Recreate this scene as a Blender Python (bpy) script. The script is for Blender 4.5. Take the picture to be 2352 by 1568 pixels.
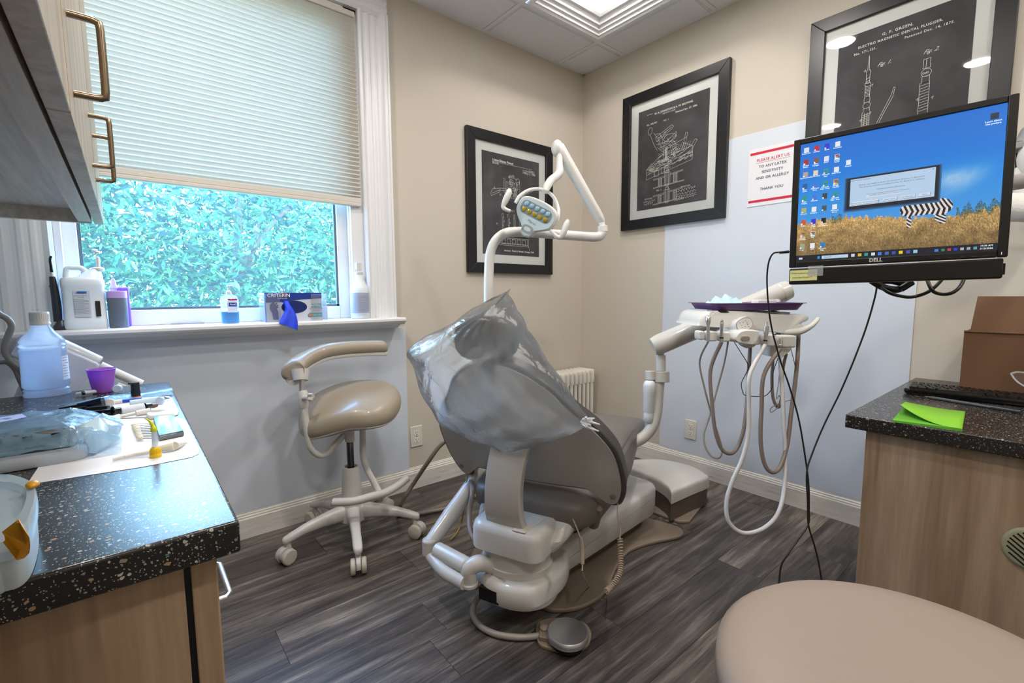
import bpy, bmesh, math, random
import numpy as np
from mathutils import Vector, Matrix
for _o in list(bpy.data.objects): bpy.data.objects.remove(_o)
rnd = random.Random(7)
sc = bpy.context.scene
COL = sc.collection
V = Vector
PI = math.pi

# ---------------------------------------------------------------- camera
CO = V((-2.49305, -2.2473, 1.05)); YAW, PIT, ROL = math.radians(39.50119), math.radians(-5.73172), math.radians(-0.34111); F = 1070.53
FW = V((math.cos(PIT)*math.sin(YAW), math.cos(PIT)*math.cos(YAW), math.sin(PIT)))
_r = V((math.cos(YAW), -math.sin(YAW), 0)); _u = _r.cross(FW)
RT = _r*math.cos(ROL)+_u*math.sin(ROL); UP = _u*math.cos(ROL)-_r*math.sin(ROL)
cd = bpy.data.cameras.new('camera'); cam = bpy.data.objects.new('camera', cd); COL.objects.link(cam)
cd.sensor_width = 36; cd.lens = 36*F/2352; cd.clip_start = .01; cd.clip_end = 200
cam.matrix_world = Matrix.Translation(CO) @ Matrix((RT, UP, -FW)).transposed().to_4x4()
sc.camera = cam
# measuring helpers: a pixel of the 2352x1568 photograph met with a real plane of the room
def ray(x, y): return FW+RT*((x-1176)/F)-UP*((y-784)/F)
def PX(x, y, v): d = ray(x, y); return CO+d*((v-CO.x)/d.x)
def PY(x, y, v): d = ray(x, y); return CO+d*((v-CO.y)/d.y)
def PZ(x, y, v): d = ray(x, y); return CO+d*((v-CO.z)/d.z)
def PD(x, y, v): return CO+ray(x, y)*v
_n = V((FW.x, FW.y, 0)).normalized()
def PV(x, y, p):                              # on the upright plane through p that faces the viewpoint
    d = ray(x, y); q = V((p[0], p[1], 0))-CO; return CO+d*((q.x*_n.x+q.y*_n.y)/(d.x*_n.x+d.y*_n.y))

# ---------------------------------------------------------------- world, light, exposure
sc.view_settings.view_transform = 'Standard'; sc.view_settings.look = 'None'
sc.view_settings.gamma = 1; sc.view_settings.use_curve_mapping = False
sc.view_settings.exposure = -0.06
WORLD_STR, LAMP, COFFER = 30.0, 13.8, 6.0
w = bpy.data.worlds.new('sky'); sc.world = w; w.use_nodes = True
nt = w.node_tree; bg = nt.nodes['Background']; bg.inputs[1].default_value = WORLD_STR
tc = nt.nodes.new('ShaderNodeTexCoord'); sp = nt.nodes.new('ShaderNodeSeparateXYZ'); cr = nt.nodes.new('ShaderNodeValToRGB')
nt.links.new(tc.outputs['Generated'], sp.inputs[0]); nt.links.new(sp.outputs[2], cr.inputs[0]); nt.links.new(cr.outputs[0], bg.inputs[0])
cr.color_ramp.elements[0].position = 0; cr.color_ramp.elements[0].color = (.46, .74, 1, 1)
cr.color_ramp.elements[1].position = .9; cr.color_ramp.elements[1].color = (.20, .47, 1, 1)
def area(name, loc, rot, size, power, color, shape='DISK', sy=None, spread=None):
    l = bpy.data.lights.new(name, 'AREA'); l.shape = shape; l.size = size; l.energy = power; l.color = color
    if sy: l.shape = 'RECTANGLE'; l.size_y = sy
    if spread: l.spread = math.radians(spread)
    o = bpy.data.objects.new(name, l); COL.objects.link(o); o.location = loc; o.rotation_euler = rot; return o
WARM = (1, .955, .91)

# ---------------------------------------------------------------- materials
def lin(h):
    if isinstance(h, str):
        h = h.lstrip('#'); c = [int(h[i:i+2], 16)/255 for i in (0, 2, 4)]
    else: c = h
    return tuple(x/12.92 if x <= .04045 else ((x+.055)/1.055)**2.4 for x in c)+(1,)
MATS = {}
def mat(name, col, rough=.5, metal=0, spec=.5, coat=0, bump=0, bscale=200, emit=None, es=0, alpha=1, trans=0, sub=0, ior=1.45):
    if name in MATS: return MATS[name]
    m = bpy.data.materials.new(name); m.use_nodes = True; b = m.node_tree.nodes['Principled BSDF']
    b.inputs['Base Color'].default_value = lin(col); b.inputs['Roughness'].default_value = rough
    b.inputs['Metallic'].default_value = metal; b.inputs['Specular IOR Level'].default_value = spec
    b.inputs['Coat Weight'].default_value = coat; b.inputs['IOR'].default_value = ior
    b.inputs['Transmission Weight'].default_value = trans; b.inputs['Alpha'].default_value = alpha
    if emit: b.inputs['Emission Color'].default_value = lin(emit); b.inputs['Emission Strength'].default_value = es
    N = m.node_tree.nodes; L = m.node_tree.links
    if bump:
        t = N.new('ShaderNodeTexCoord'); n = N.new('ShaderNodeTexNoise'); n.inputs['Scale'].default_value = bscale; n.inputs['Detail'].default_value = 3
        u = N.new('ShaderNodeBump'); u.inputs['Strength'].default_value = bump; u.inputs['Distance'].default_value = .002
        L.new(t.outputs['Object'], n.inputs[0]); L.new(n.outputs[0], u.inputs['Height']); L.new(u.outputs[0], b.inputs['Normal'])
    MATS[name] = m; return m
def nodes(m): return m.node_tree.nodes, m.node_tree.links, m.node_tree.nodes['Principled BSDF']
def mapping(m, scale, rot=(0, 0, 0), random_off=False):
    N, L, b = nodes(m); t = N.new('ShaderNodeTexCoord'); mp = N.new('ShaderNodeMapping'); mp.inputs['Scale'].default_value = scale; mp.inputs['Rotation'].default_value = rot
    L.new(t.outputs['Object'], mp.inputs[0])
    if random_off:
        oi = N.new('ShaderNodeObjectInfo'); ml = N.new('ShaderNodeMath'); ml.operation = 'MULTIPLY'; ml.inputs[1].default_value = 37
        L.new(oi.outputs['Random'], ml.inputs[0]); cx = N.new('ShaderNodeCombineXYZ'); L.new(ml.outputs[0], cx.inputs[0]); L.new(ml.outputs[0], cx.inputs[2]); L.new(cx.outputs[0], mp.inputs['Location'])
    return mp
def ramp(m, fac, stops):
    N, L, b = nodes(m); r = N.new('ShaderNodeValToRGB'); L.new(fac, r.inputs[0]); e = r.color_ramp.elements
    while len(e) < len(stops): e.new(.5)
    for k, (p, c) in enumerate(stops): e[k].position = p; e[k].color = lin(c) if not isinstance(c, float) else (c, c, c, 1)
    return r
def noise(m, mp, scale, detail=4, rough=.55, dist=0):
    N, L, b = nodes(m); n = N.new('ShaderNodeTexNoise'); n.inputs['Scale'].default_value = scale; n.inputs['Detail'].default_value = detail
    n.inputs['Roughness'].default_value = rough; n.inputs['Distortion'].default_value = dist; L.new(mp.outputs[0], n.inputs[0]); return n
def mixc(m, a, b_, fac, mode='MIX'):
    N, L, b = nodes(m); x = N.new('ShaderNodeMix'); x.data_type = 'RGBA'; x.blend_type = mode
    if isinstance(fac, float): x.inputs[0].default_value = fac
    else: L.new(fac, x.inputs[0])
    for s, v in ((6, a), (7, b_)):
        if isinstance(v, (str, tuple)): x.inputs[s].default_value = lin(v)
        else: L.new(v, x.inputs[s])
    return x.outputs[2]
def bumpn(m, h, s, d=.001):
    N, L, b = nodes(m); u = N.new('ShaderNodeBump'); u.inputs['Strength'].default_value = s; u.inputs['Distance'].default_value = d
    L.new(h, u.inputs['Height']); L.new(u.outputs[0], b.inputs['Normal'])
def wood(name, c1, c2, c3, axis='z', rough=.45, s=1):
    m = mat(name, c1, rough); N, L, b = nodes(m)
    sc_ = {'z': (14*s, 14*s, .7*s), 'x': (.7*s, 14*s, 14*s), 'y': (14*s, .7*s, 14*s)}[axis]
    mp = mapping(m, sc_); n = noise(m, mp, 1.0, 3, .5, .6); n2 = noise(m, mp, 7, 4, .6)
    r = ramp(m, n.outputs[0], [(.3, c1), (.52, c2), (.62, c3), (.72, c2)])
    r2 = ramp(m, n2.outputs[0], [(.35, (.86, .86, .86)), (.65, (1, 1, 1))])
    L.new(mixc(m, r.outputs[0], r2.outputs[0], .7, 'MULTIPLY'), b.inputs['Base Color']); bumpn(m, n2.outputs[0], .1)
    return m
def thin(name, col, fac_t, rough=.15, transl=.5, bump=0, bscale=14, glossfac=.5):
    """clear or milky thin plastic: transparent + translucent/diffuse + a sheen"""
    m = bpy.data.materials.new(name); m.use_nodes = True; N = m.node_tree.nodes; L = m.node_tree.links; N.clear()
    out = N.new('ShaderNodeOutputMaterial'); tr = N.new('ShaderNodeBsdfTransparent'); tr.inputs[0].default_value = (1, 1, 1, 1)
    df = N.new('ShaderNodeBsdfDiffuse'); tl = N.new('ShaderNodeBsdfTranslucent'); gl = N.new('ShaderNodeBsdfGlossy'); gl.inputs['Roughness'].default_value = rough
    df.inputs[0].default_value = tl.inputs[0].default_value = lin(col)
    a = N.new('ShaderNodeMixShader'); a.inputs[0].default_value = transl; L.new(df.outputs[0], a.inputs[1]); L.new(tl.outputs[0], a.inputs[2])
    c = N.new('ShaderNodeMixShader'); c.inputs[0].default_value = fac_t; L.new(a.outputs[0], c.inputs[1]); L.new(tr.outputs[0], c.inputs[2])
    d = N.new('ShaderNodeMixShader'); lw = N.new('ShaderNodeLayerWeight'); lw.inputs[0].default_value = .25; mm = N.new('ShaderNodeMath'); mm.operation = 'MULTIPLY'; mm.inputs[1].default_value = glossfac
    L.new(lw.outputs['Fresnel'], mm.inputs[0]); L.new(mm.outputs[0], d.inputs[0]); L.new(c.outputs[0], d.inputs[1]); L.new(gl.outputs[0], d.inputs[2])
    if bump:
        t = N.new('ShaderNodeTexCoord'); n = N.new('ShaderNodeTexNoise'); n.inputs['Scale'].default_value = bscale; n.inputs['Detail'].default_value = 4; n.inputs['Distortion'].default_value = 1.2
        u = N.new('ShaderNodeBump'); u.inputs['Strength'].default_value = bump; u.inputs['Distance'].default_value = .02
        L.new(t.outputs['Object'], n.inputs[0]); L.new(n.outputs[0], u.inputs['Height'])
        for s in (df, tl, gl, lw): L.new(u.outputs[0], s.inputs['Normal'])
    L.new(d.outputs[0], out.inputs[0]); MATS[name] = m; return m

wall_m = mat('beige_paint', '#c8c0b3', .75, bump=.08, bscale=350)
panel_m = mat('white_laminate', '#d0d7e1', .38)  # white laminate; a bluish light cast is put into its colour
trim_m = mat('white_trim', '#e4e5e7', .35)
ceil_m = mat('ceiling_tile', '#dcdde0', .85, bump=.25, bscale=500)
grid_m = mat('ceiling_grid', '#dedfe1', .5)
white_m = mat('white_plastic', '#d3d3d0', .28, coat=.15)
chairw_m = mat('cream_plastic', '#c6c4bf', .30, coat=.25)
grayshell_m = mat('grey_shell', '#b0ada8', .34, coat=.15)
uph_m = mat('grey_vinyl', '#6e6863', .42, bump=.12, bscale=900)
uphd_m = mat('dark_vinyl', '#474544', .33)
base_m = mat('taupe_base', '#827467', .45)
beige_vinyl = mat('beige_vinyl', '#9c917f', .33, coat=.2, bump=.1, bscale=900)
pink_vinyl = mat('sand_vinyl', '#8e8075', .5, bump=.1, bscale=900)
chrome_m = mat('chrome', '#dcdee2', .16, metal=1)
steel_m = mat('brushed_steel', '#a8a39a', .32, metal=1)
black_m = mat('black_plastic', '#0c0c0d', .38)
blackg_m = mat('black_gloss', '#0b0c0e', .15)
rubber_m = mat('dark_rubber', '#1b1a1a', .7)
hose_g = mat('grey_hose', '#8e8780', .4)
hose_w = mat('pale_hose', '#c5c4c4', .35)
hose_d = mat('taupe_hose', '#7d7068', .4)
brownc = mat('tan_cable', '#a08f7c', .5)
lines_m = mat('chalk_ink', '#e4e4df', .8)
redink = mat('red_ink', '#c8203a', .7); blackink = mat('black_ink', '#23211f', .8); blueink = mat('blue_ink', '#1763b5', .6); whiteink = mat('white_ink', '#f2f2f2', .6)
greyink = mat('grey_ink', '#777b80', .8)
wood_m = wood('pale_maple', '#a48c72', '#9a8168', '#876d54', 'z')  # maple of the low cabinets, darkened: their shade is put into the colour
woodc_m = wood('pale_maple_upper', '#cdbfae', '#c2b19e', '#b09c87', 'z')
woodu_m = wood('pale_maple_under_lit', '#d6cdc2', '#cbc1b5', '#bfb3a6', 'y')  # same maple lightened: window light on the underside is put into the colour
edge_m = mat('tan_edging', '#c4a57f', .5)
paper_m = mat('white_paper', '#e2e1e3', .6)
card_m = mat('cardboard', '#694b34', .8, bump=.15, bscale=60)
def counter(name, base):
    m = mat(name, base, .25, spec=.55); N, L, b = nodes(m)
    mp0 = mapping(m, (1, 1, 1)); nz_ = noise(m, mp0, 140, 2); mp = N.new('ShaderNodeMix'); mp.data_type = 'VECTOR'; mp.inputs[0].default_value = .006; L.new(mp0.outputs[0], mp.inputs[4]); L.new(nz_.outputs[1], mp.inputs[5])
    basec = N.new('ShaderNodeRGB'); basec.outputs[0].default_value = lin(base); col = basec.outputs[0]
    for s, th, c in ((85, .21, '#94795a'), (120, .22, '#aba69b'), (210, .25, '#74807b'), (380, .27, '#a09a90')):
        v = N.new('ShaderNodeTexVoronoi'); v.inputs['Scale'].default_value = s; v.inputs['Randomness'].default_value = 1; L.new(mp.outputs[1], v.inputs[0])
        wn = N.new('ShaderNodeMath'); wn.operation = 'LESS_THAN'; wn.inputs[1].default_value = th; L.new(v.outputs['Distance'], wn.inputs[0])
        se = N.new('ShaderNodeSeparateColor'); L.new(v.outputs['Color'], se.inputs[0]); g = N.new('ShaderNodeMath'); g.operation = 'GREATER_THAN'; g.inputs[1].default_value = .62; L.new(se.outputs[0], g.inputs[0])
        mu = N.new('ShaderNodeMath'); mu.operation = 'MULTIPLY'; L.new(wn.outputs[0], mu.inputs[0]); L.new(g.outputs[0], mu.inputs[1])
        col = mixc(m, col, c, mu.outputs[0])
    L.new(col, b.inputs['Base Color']); return m
counter_m = counter('speckled_counter', '#1f1e1e')
counter2_m = counter('speckled_desk_top', '#1f1e1e')
def floor_mat():
    m = mat('grey_oak_vinyl', '#6a625c', .34); N, L, b = nodes(m)
    mp = mapping(m, (1.1, 14, 1), random_off=True); n = noise(m, mp, 2.2, 6, .62, .5); mp2 = mapping(m, (3.5, 110, 1), random_off=True); n2 = noise(m, mp2, 2.2, 5, .7)
    mp3 = mapping(m, (1.2, 3.4, 1), random_off=True); n3 = noise(m, mp3, 2.4, 4, .6, .6)
    r = ramp(m, n.outputs[0], [(.30, '#3f3a38'), (.5, '#6c6560'), (.68, '#a0978e')])
    r2 = ramp(m, n2.outputs[0], [(.33, (.60, .60, .60)), (.55, (.95, .95, .95)), (.75, (1, 1, 1))])
    r3 = ramp(m, n3.outputs[0], [(.3, (.66, .66, .66)), (.7, (1, 1, 1))])
    c = mixc(m, mixc(m, r.outputs[0], r2.outputs[0], .85, 'MULTIPLY'), r3.outputs[0], .8, 'MULTIPLY')
    oi = N.new('ShaderNodeObjectInfo'); L.new(mixc(m, c, oi.outputs['Color'], 1.0, 'MULTIPLY'), b.inputs['Base Color'])
    rr = N.new('ShaderNodeMapRange'); rr.inputs[3].default_value = .26; rr.inputs[4].default_value = .44; L.new(n2.outputs[0], rr.inputs[0]); L.new(rr.outputs[0], b.inputs['Roughness'])
    bumpn(m, n2.outputs[0], .35, .0012); return m
floor_m = floor_mat()

# ---------------------------------------------------------------- geometry helpers
def crom(p, k=6, closed=False):
    p = [V(q) for q in p]
    if len(p) < 3: return p
    out = []; n = len(p)
    for i in range(n if closed else n-1):
        a, b, c, d = (p[(i-1) % n], p[i], p[(i+1) % n], p[(i+2) % n]) if closed else (p[max(i-1, 0)], p[i], p[i+1], p[min(i+2, n-1)])
        for j in range(k):
            t = j/k; out.append(.5*((2*b)+(c-a)*t+(2*a-5*b+4*c-d)*t*t+(3*b-a-3*c+d)*t*t*t))
    if not closed: out.append(p[-1])
    return out
def interp(r, n):
    if not isinstance(r, (list, tuple)): return [r]*n
    return [float(np.interp(i/(n-1), np.linspace(0, 1, len(r)), r)) for i in range(n)]
class M:
    def __init__(s): s.b = bmesh.new()
    def v(s, p): return s.b.verts.new(V(p))
    def face(s, vs, mi=0):
        try: f = s.b.faces.new(vs); f.material_index = mi; return f
        except ValueError: pass
    def box(s, lo, hi, T=None, mi=0):
        lo, hi = V(lo), V(hi); P = [V((x, y, z)) for z in (lo.z, hi.z) for y in (lo.y, hi.y) for x in (lo.x, hi.x)]
        if T: P = [T(p) for p in P]
        q = [s.v(p) for p in P]
        for f in ((0, 2, 3, 1), (4, 5, 7, 6), (0, 1, 5, 4), (2, 6, 7, 3), (0, 4, 6, 2), (1, 3, 7, 5)): s.face([q[i] for i in f], mi)
        return s
    def loft(s, rings, cap=True, closed=True, mi=0):
        R = [[s.v(p) for p in r] for r in rings]; n = len(R[0])
        for a, b in zip(R, R[1:]):
            for i in range(n if closed else n-1): s.face([a[i], a[(i+1) % n], b[(i+1) % n], b[i]], mi)
        if cap and closed: s.face(R[0][::-1], mi); s.face(R[-1], mi)
        return s
    def tube(s, pts, r, n=12, k=6, smooth=True, cap=True, flat=1.0, upv=None, mi=0, closed=False):
        P = crom(pts, k, closed) if smooth else [V(p) for p in pts]; m = len(P); rr = interp(r, m); rings = []; nrm = None
        for i, p in enumerate(P):
            t = (P[(i+1) % m]-P[i-1]) if closed else (P[min(i+1, m-1)]-P[max(i-1, 0)])
            t.normalize()
            if nrm is None:
                a = V(upv) if upv else (V((0, 0, 1)) if abs(t.z) < .9 else V((1, 0, 0))); nrm = (a-t*a.dot(t)).normalized()
            else: nrm = (nrm-t*nrm.dot(t)).normalized()
            bn = t.cross(nrm); rings.append([p+(nrm*math.cos(2*PI*j/n)*flat+bn*math.sin(2*PI*j/n))*rr[i] for j in range(n)])
        if closed: rings.append(rings[0]); return s.loft(rings, cap=False, mi=mi)
        return s.loft(rings, cap=cap, mi=mi)
    def lathe(s, prof, c, n=28, T=None, mi=0, sx=1, sy=1):
        c = V(c); rings = []
        for r, z in prof:
            q = [V((math.cos(2*PI*j/n)*r*sx, math.sin(2*PI*j/n)*r*sy, z)) for j in range(n)]
            rings.append([(T @ p if T else p)+c for p in q])
        return s.loft(rings, mi=mi)
    def prism(s, poly, vec, mi=0, cap=True):
        P = [V(p) for p in poly]; return s.loft([P, [p+V(vec) for p in P]], mi=mi, cap=cap)
    def quad(s, a, b, c, d, mi=0): s.face([s.v(a), s.v(b), s.v(c), s.v(d)], mi); return s
    def ball(s, c, r, n=16, m=10, T=None, mi=0):
        r = V(r) if not isinstance(r, (int, float)) else V((r, r, r)); pr = []
        rings = []
        for i in range(m+1):
            a = -PI/2+PI*i/m; a = max(min(a, PI/2-.02), -PI/2+.02)
            q = [V((math.cos(a)*math.cos(2*PI*j/n)*r.x, math.cos(a)*math.sin(2*PI*j/n)*r.y, math.sin(a)*r.z)) for j in range(n)]
            rings.append([(T @ p if T else p)+V(c) for p in q])
        return s.loft(rings, mi=mi)
    def line(s, pts, w, O, R, U, off=0, closed=False):
        """a flat printed line of width w on the plane O,R,U"""
        N = R.cross(U); P = [V((p[0], p[1])) for p in pts]
        if closed: P.append(P[0])
        for a, b in zip(P, P[1:]):
            d = b-a
            if d.length < 1e-6: continue
            e = d.normalized()*w*.3; n = V((-d.y, d.x)).normalized()*w/2
            q = [a-e-n, b+e-n, b+e+n, a-e+n]; s.face([s.v(O+R*p.x+U*p.y+N*off) for p in q])
        return s
def obj(name, m, mt, parent=None, bevel=0, seg=2, sub=0, ang=38, flat=False, solid=0, **props):
    me = bpy.data.meshes.new(name); bmesh.ops.recalc_face_normals(m.b, faces=m.b.faces)
    # origin at the middle of the foot of the mesh
    vs = m.b.verts; 
    if len(vs):
        xs = [v.co.x for v in vs]; ys = [v.co.y for v in vs]; zs = [v.co.z for v in vs]
        c = V(((min(xs)+max(xs))/2, (min(ys)+max(ys))/2, min(zs)))
    else: c = V()
    for v in vs: v.co -= c
    m.b.to_mesh(me); m.b.free()
    for mm in (mt if isinstance(mt, (list, tuple)) else [mt]): me.materials.append(mm)
    if not flat:
        me.polygons.foreach_set('use_smooth', [True]*len(me.polygons)); me.set_sharp_from_angle(angle=math.radians(ang))
    o = bpy.data.objects.new(name, me); COL.objects.link(o)
    if parent: o.parent = parent; o.location = c-WL[parent.name]
    else: o.location = c
    WL[o.name] = c
    if solid: q = o.modifiers.new('s', 'SOLIDIFY'); q.thickness = solid; q.offset = 0
    if bevel: q = o.modifiers.new('b', 'BEVEL'); q.width = bevel; q.segments = seg; q.limit_method = 'ANGLE'; q.angle_limit = math.radians(35)
    if sub: q = o.modifiers.new('u', 'SUBSURF'); q.levels = sub; q.render_levels = sub
    for k, v in props.items(): o[k] = v
    return o
WL = {}
def thing(name, label, cat, loc, group=None):
    o = bpy.data.objects.new(name, None); COL.objects.link(o); o.location = loc; o.empty_display_size = .05; WL[o.name] = V(loc)
    o['label'] = label; o['category'] = cat
    if group: o['group'] = group
    return o
def tag(o, label, cat, group=None):
    o['label'] = label; o['category'] = cat
    if group: o['group'] = group
    return o
def struct(name, m, mt, parent=None, **k):
    o = obj(name, m, mt, parent, **k)
    if not parent: o['kind'] = 'structure'
    return o
_tc = {}
def text(s, size, mt, O, R, U, parent, name='lettering', align='CENTER', ext=0, sx=1, shear=0, bold=0, spacing=1):
    cu = bpy.data.curves.new('t', 'FONT'); cu.body = s; cu.size = size; cu.align_x = align; cu.align_y = 'CENTER'; cu.extrude = ext; cu.shear = shear; cu.offset = bold; cu.resolution_u = 2; cu.space_character = spacing
    to = bpy.data.objects.new('t', cu); COL.objects.link(to); dg = bpy.context.evaluated_depsgraph_get()
    me = bpy.data.meshes.new_from_object(to.evaluated_get(dg)); bpy.data.objects.remove(to); bpy.data.curves.remove(cu)
    N = R.cross(U); me.materials.clear(); me.materials.append(mt)
    o = bpy.data.objects.new(name, me); COL.objects.link(o)
    Mx = Matrix((R*sx, U, N)).transposed().to_4x4(); me.transform(Mx)
    if parent: o.parent = parent; o.location = O-WL[parent.name]
    else: o.location = O
    WL[o.name] = V(O); return o
def texts(items, mt, O, R, U, parent, name, off=.0006):
    """several pieces of print joined into one mesh"""
    m = bmesh.new(); N = R.cross(U)
    for it in items:
        s, size, x, y = it[:4]; kw = it[4] if len(it) > 4 else {}
        o = text(s, size, mt, O+R*x+U*y+N*off, R, U, None, 't_', **kw); me = o.data; me.transform(Matrix.Translation(o.location))
        m.from_mesh(me); WL.pop(o.name, None); bpy.data.objects.remove(o); bpy.data.meshes.remove(me)
    q = M(); q.b = m
    me = bpy.data.meshes.new(name); m.transform(Matrix.Translation(-O)); m.to_mesh(me); m.free(); me.materials.append(mt)
    o = bpy.data.objects.new(name, me); COL.objects.link(o)
    if parent: o.parent = parent; o.location = O-WL[parent.name]
    else: o.location = O
    return o
def frame(O, deg):
    a = math.radians(deg); Fv = V((math.cos(a), math.sin(a), 0)); Lv = V((-math.sin(a), math.cos(a), 0)); O = V((O[0], O[1], 0))
    def T(x, y=None, z=None):
        if y is None: x, y, z = x
        return O+Fv*x+Lv*y+V((0, 0, z))
    T.F, T.L = Fv, Lv; return T
def sup(n, a, b, e=2.5, n0=0):
    """superellipse outline"""
    out = []
    for i in range(n):
        t = 2*PI*(i+n0)/n; c, s_ = math.cos(t), math.sin(t)
        out.append((math.copysign(abs(c)**(2/e), c)*a, math.copysign(abs(s_)**(2/e), s_)*b))
    return out
def rrect(x0, y0, x1, y1, r, k=5):
    out = []
    for cx, cy, a in ((x1-r, y1-r, 0), (x0+r, y1-r, 90), (x0+r, y0+r, 180), (x1-r, y0+r, 270)):
        for j in range(k+1): t = math.radians(a+90*j/k); out.append((cx+r*math.cos(t), cy+r*math.sin(t)))
    return out
ZV = V((0, 0, 1))
# ================================================================ SETTING
H = 2.524
XL, YB = -3.04, -3.3       # left wall plane, back wall plane
m = M(); m.box((XL-.1, YB-.1, -.08), (.1, .12, -.0045)); floor = struct('floor', m, mat('underlay', '#2a2624', .9))
# planks: rows parallel to the window wall
tones = [(.86, .85, .86), (1, 1, 1), (1.14, 1.12, 1.08), (.66, .64, .66), (.95, .9, .85), (1.22, 1.2, 1.16), (.78, .75, .74), (1.05, 1.03, 1.03)]
PW, PL = .174, 1.22
pm = M(); pm.box((0, 0, -.004), (PL-.0012, PW-.0012, 0)); pb = bpy.data.meshes.new('plank'); pm.b.to_mesh(pb); pm.b.free(); pb.materials.append(floor_m)
known = {-1: -1.847, -2: -1.353, -3: -.75, 1: -2.2, 2: -1.693, 3: -1.291}
k = 0
for row in range(-13, 7):
    y0 = -1.059+PW*row
    if y0+PW > .04: continue
    if y0 < YB: continue
    j0 = known.get(row, -3.0+((row*0.47) % 1)*PL)
    while j0 > XL: j0 -= PL
    x = j0
    while x < 0:
        xa, xb = max(x, XL), min(x+PL, 0)
        if xb-xa > .02:
            if xb-xa > PL-.001: me = pb
            else:
                mm = M(); mm.box((0, 0, -.004), (xb-xa-.0012, PW-.0012, 0)); me = bpy.data.meshes.new('plank'); mm.b.to_mesh(me); mm.b.free(); me.materials.append(floor_m)
            p = bpy.data.objects.new('plank', me); COL.objects.link(p); p.parent = floor; p.location = V((xa, y0, 0))-WL['floor']
            t = tones[rnd.randrange(len(tones))]; 
            if row == -2 and xa < -1.36 and xa > -3.0: t = tones[3]
            if row == -1 and xa > -1.9 and xa < -1.0: t = tones[0]
            p.color = (*t, 1)
        x += PL
# window wall with its opening
OX0, OX1, OZ0, OZ1 = -2.67, -1.575, .905, 2.37
m = M(); m.box((XL-.1, 0, 0), (OX0, .14, H+.1)); m.box((OX1, 0, 0), (.12, .14, H+.1)); m.box((OX0, 0, 0), (OX1, .14, OZ0)); m.box((OX0, 0, OZ1), (OX1, .14, H+.1))
struct('wall_back', m, wall_m, flat=True)
m = M(); m.box((0, YB-.1, 0), (.12, 0, H+.1)); struct('wall_right', m, wall_m, flat=True)
m = M(); m.box((XL-.1, YB-.1, 0), (XL, 0, H+.1)); struct('wall_left', m, wall_m, flat=True)
m = M(); m.box((XL, YB-.1, 0), (0, YB, H+.1)); struct('wall_front', m, wall_m, flat=True)
# ceiling: a slab, grid bars and tiles
m = M()
GX = [-.254-.587*i for i in range(5)]; GY = [-.338-.587*i for i in range(6)]
cell = (GX[1], GX[0], GY[1], GY[0])
for lo, hi in (((XL-.1, YB-.1), (cell[0], .12)), ((cell[1], YB-.1), (.12, .12)), ((cell[0], YB-.1), (cell[1], cell[2])), ((cell[0], cell[3]), (cell[1], .12))):
    m.box((*lo, H+.012), (*hi, H+.05))
ceiling = struct('ceiling', m, ceil_m, flat=True)
m = M()
for x in GX: m.box((x-.012, YB, H-.002), (x+.012, 0, H+.006))
for y in GY: m.box((XL, y-.012, H-.0015), (0, y+.012, H+.0055))
m.box((XL, -.02, H-.003), (0, 0, H+.006)); m.box((-.02, YB, H-.003), (0, 0, H+.006))
obj('grid', m, grid_m, ceiling, bevel=.001)
xs = [0]+GX+[XL]; ys = [0]+GY+[YB]
for i in range(len(xs)-1):
    for j in range(len(ys)-1):
        a, b, c, d = xs[i+1], xs[i], ys[j+1], ys[j]
        if (a, c) == (cell[0], cell[2]) or b-a < .05 or d-c < .05: continue
        mm = M(); mm.box((a+.014, c+.014, H-.001), (b-.014, d-.014, H+.012)); mm.box((a+.022, c+.022, H-.006), (b-.022, d-.022, H))
        obj('tile', mm, ceil_m, ceiling, flat=True)
# the stepped coffer with its lamp
cx0, cx1, cy0, cy1 = cell; mm = M(); rings = []
for ins, z in ((.016, H), (.022, H-.012), (.034, H-.012), (.040, H-.002), (.048, H-.002), (.054, H+.012), (.064, H+.014), (.070, H+.028), (.082, H+.03), (.092, H+.05), (.108, H+.052), (.118, H+.062), (.125, H+.2)):
    rings.append([V((cx0+ins, cy0+ins, z)), V((cx1-ins, cy0+ins, z)), V((cx1-ins, cy1-ins, z)), V((cx0+ins, cy1-ins, z))])
mm.loft(rings, cap=False); co = obj('ceiling_coffer', mm, trim_m, ang=20); tag(co, 'square white stepped coffer moulding set in the ceiling grid', 'coffer')
mm = M(); mm.box((cx0, cy0, H+.2), (cx1, cy1, H+.23)); obj('coffer_lid', mm, ceil_m, co)
mm = M(); mm.lathe([(.085, 0), (.085, -.006), (.07, -.012), (.062, -.012)], ((cx0+cx1)/2, (cy0+cy1)/2, H+.2)); obj('lamp_ring', mm, trim_m, co)
area('coffer_lamp', ((cx0+cx1)/2, (cy0+cy1)/2, H+.18), (0, 0, 0), .12, COFFER, (1, .93, .84))
# recessed downlights (two mirrored in the big picture glass; the rest unseen, added fill)
for i, (x, y) in enumerate(((-.859, -1.251), (-1.822, -1.731), (-2.42, -.75), (-.75, -2.7), (-2.5, -2.8))):
    t = thing('recessed_downlight', ['round recessed downlight mirrored at the left of the big picture glass', 'round recessed downlight mirrored at the right of the big picture glass', 'round recessed downlight over the left counter', 'round recessed downlight above the desk end', 'round recessed downlight behind the viewpoint'][i], 'downlight', (x, y, H-.01))
    mm = M(); mm.lathe([(.098, 0), (.098, -.006), (.088, -.010), (.080, -.006), (.078, 0)], (x, y, H-.006)); obj('rim', mm, trim_m, t)
    mm = M(); mm.lathe([(.078, -.004), (.078, -.002)], (x, y, H-.006)); obj('lens', mm, mat('lamp_lens', '#fff2df', .5, emit='#fff0d8', es=7), t)
    area('downlight_lamp', (x, y, H-.022), (0, 0, 0), .14, LAMP, WARM)
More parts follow.
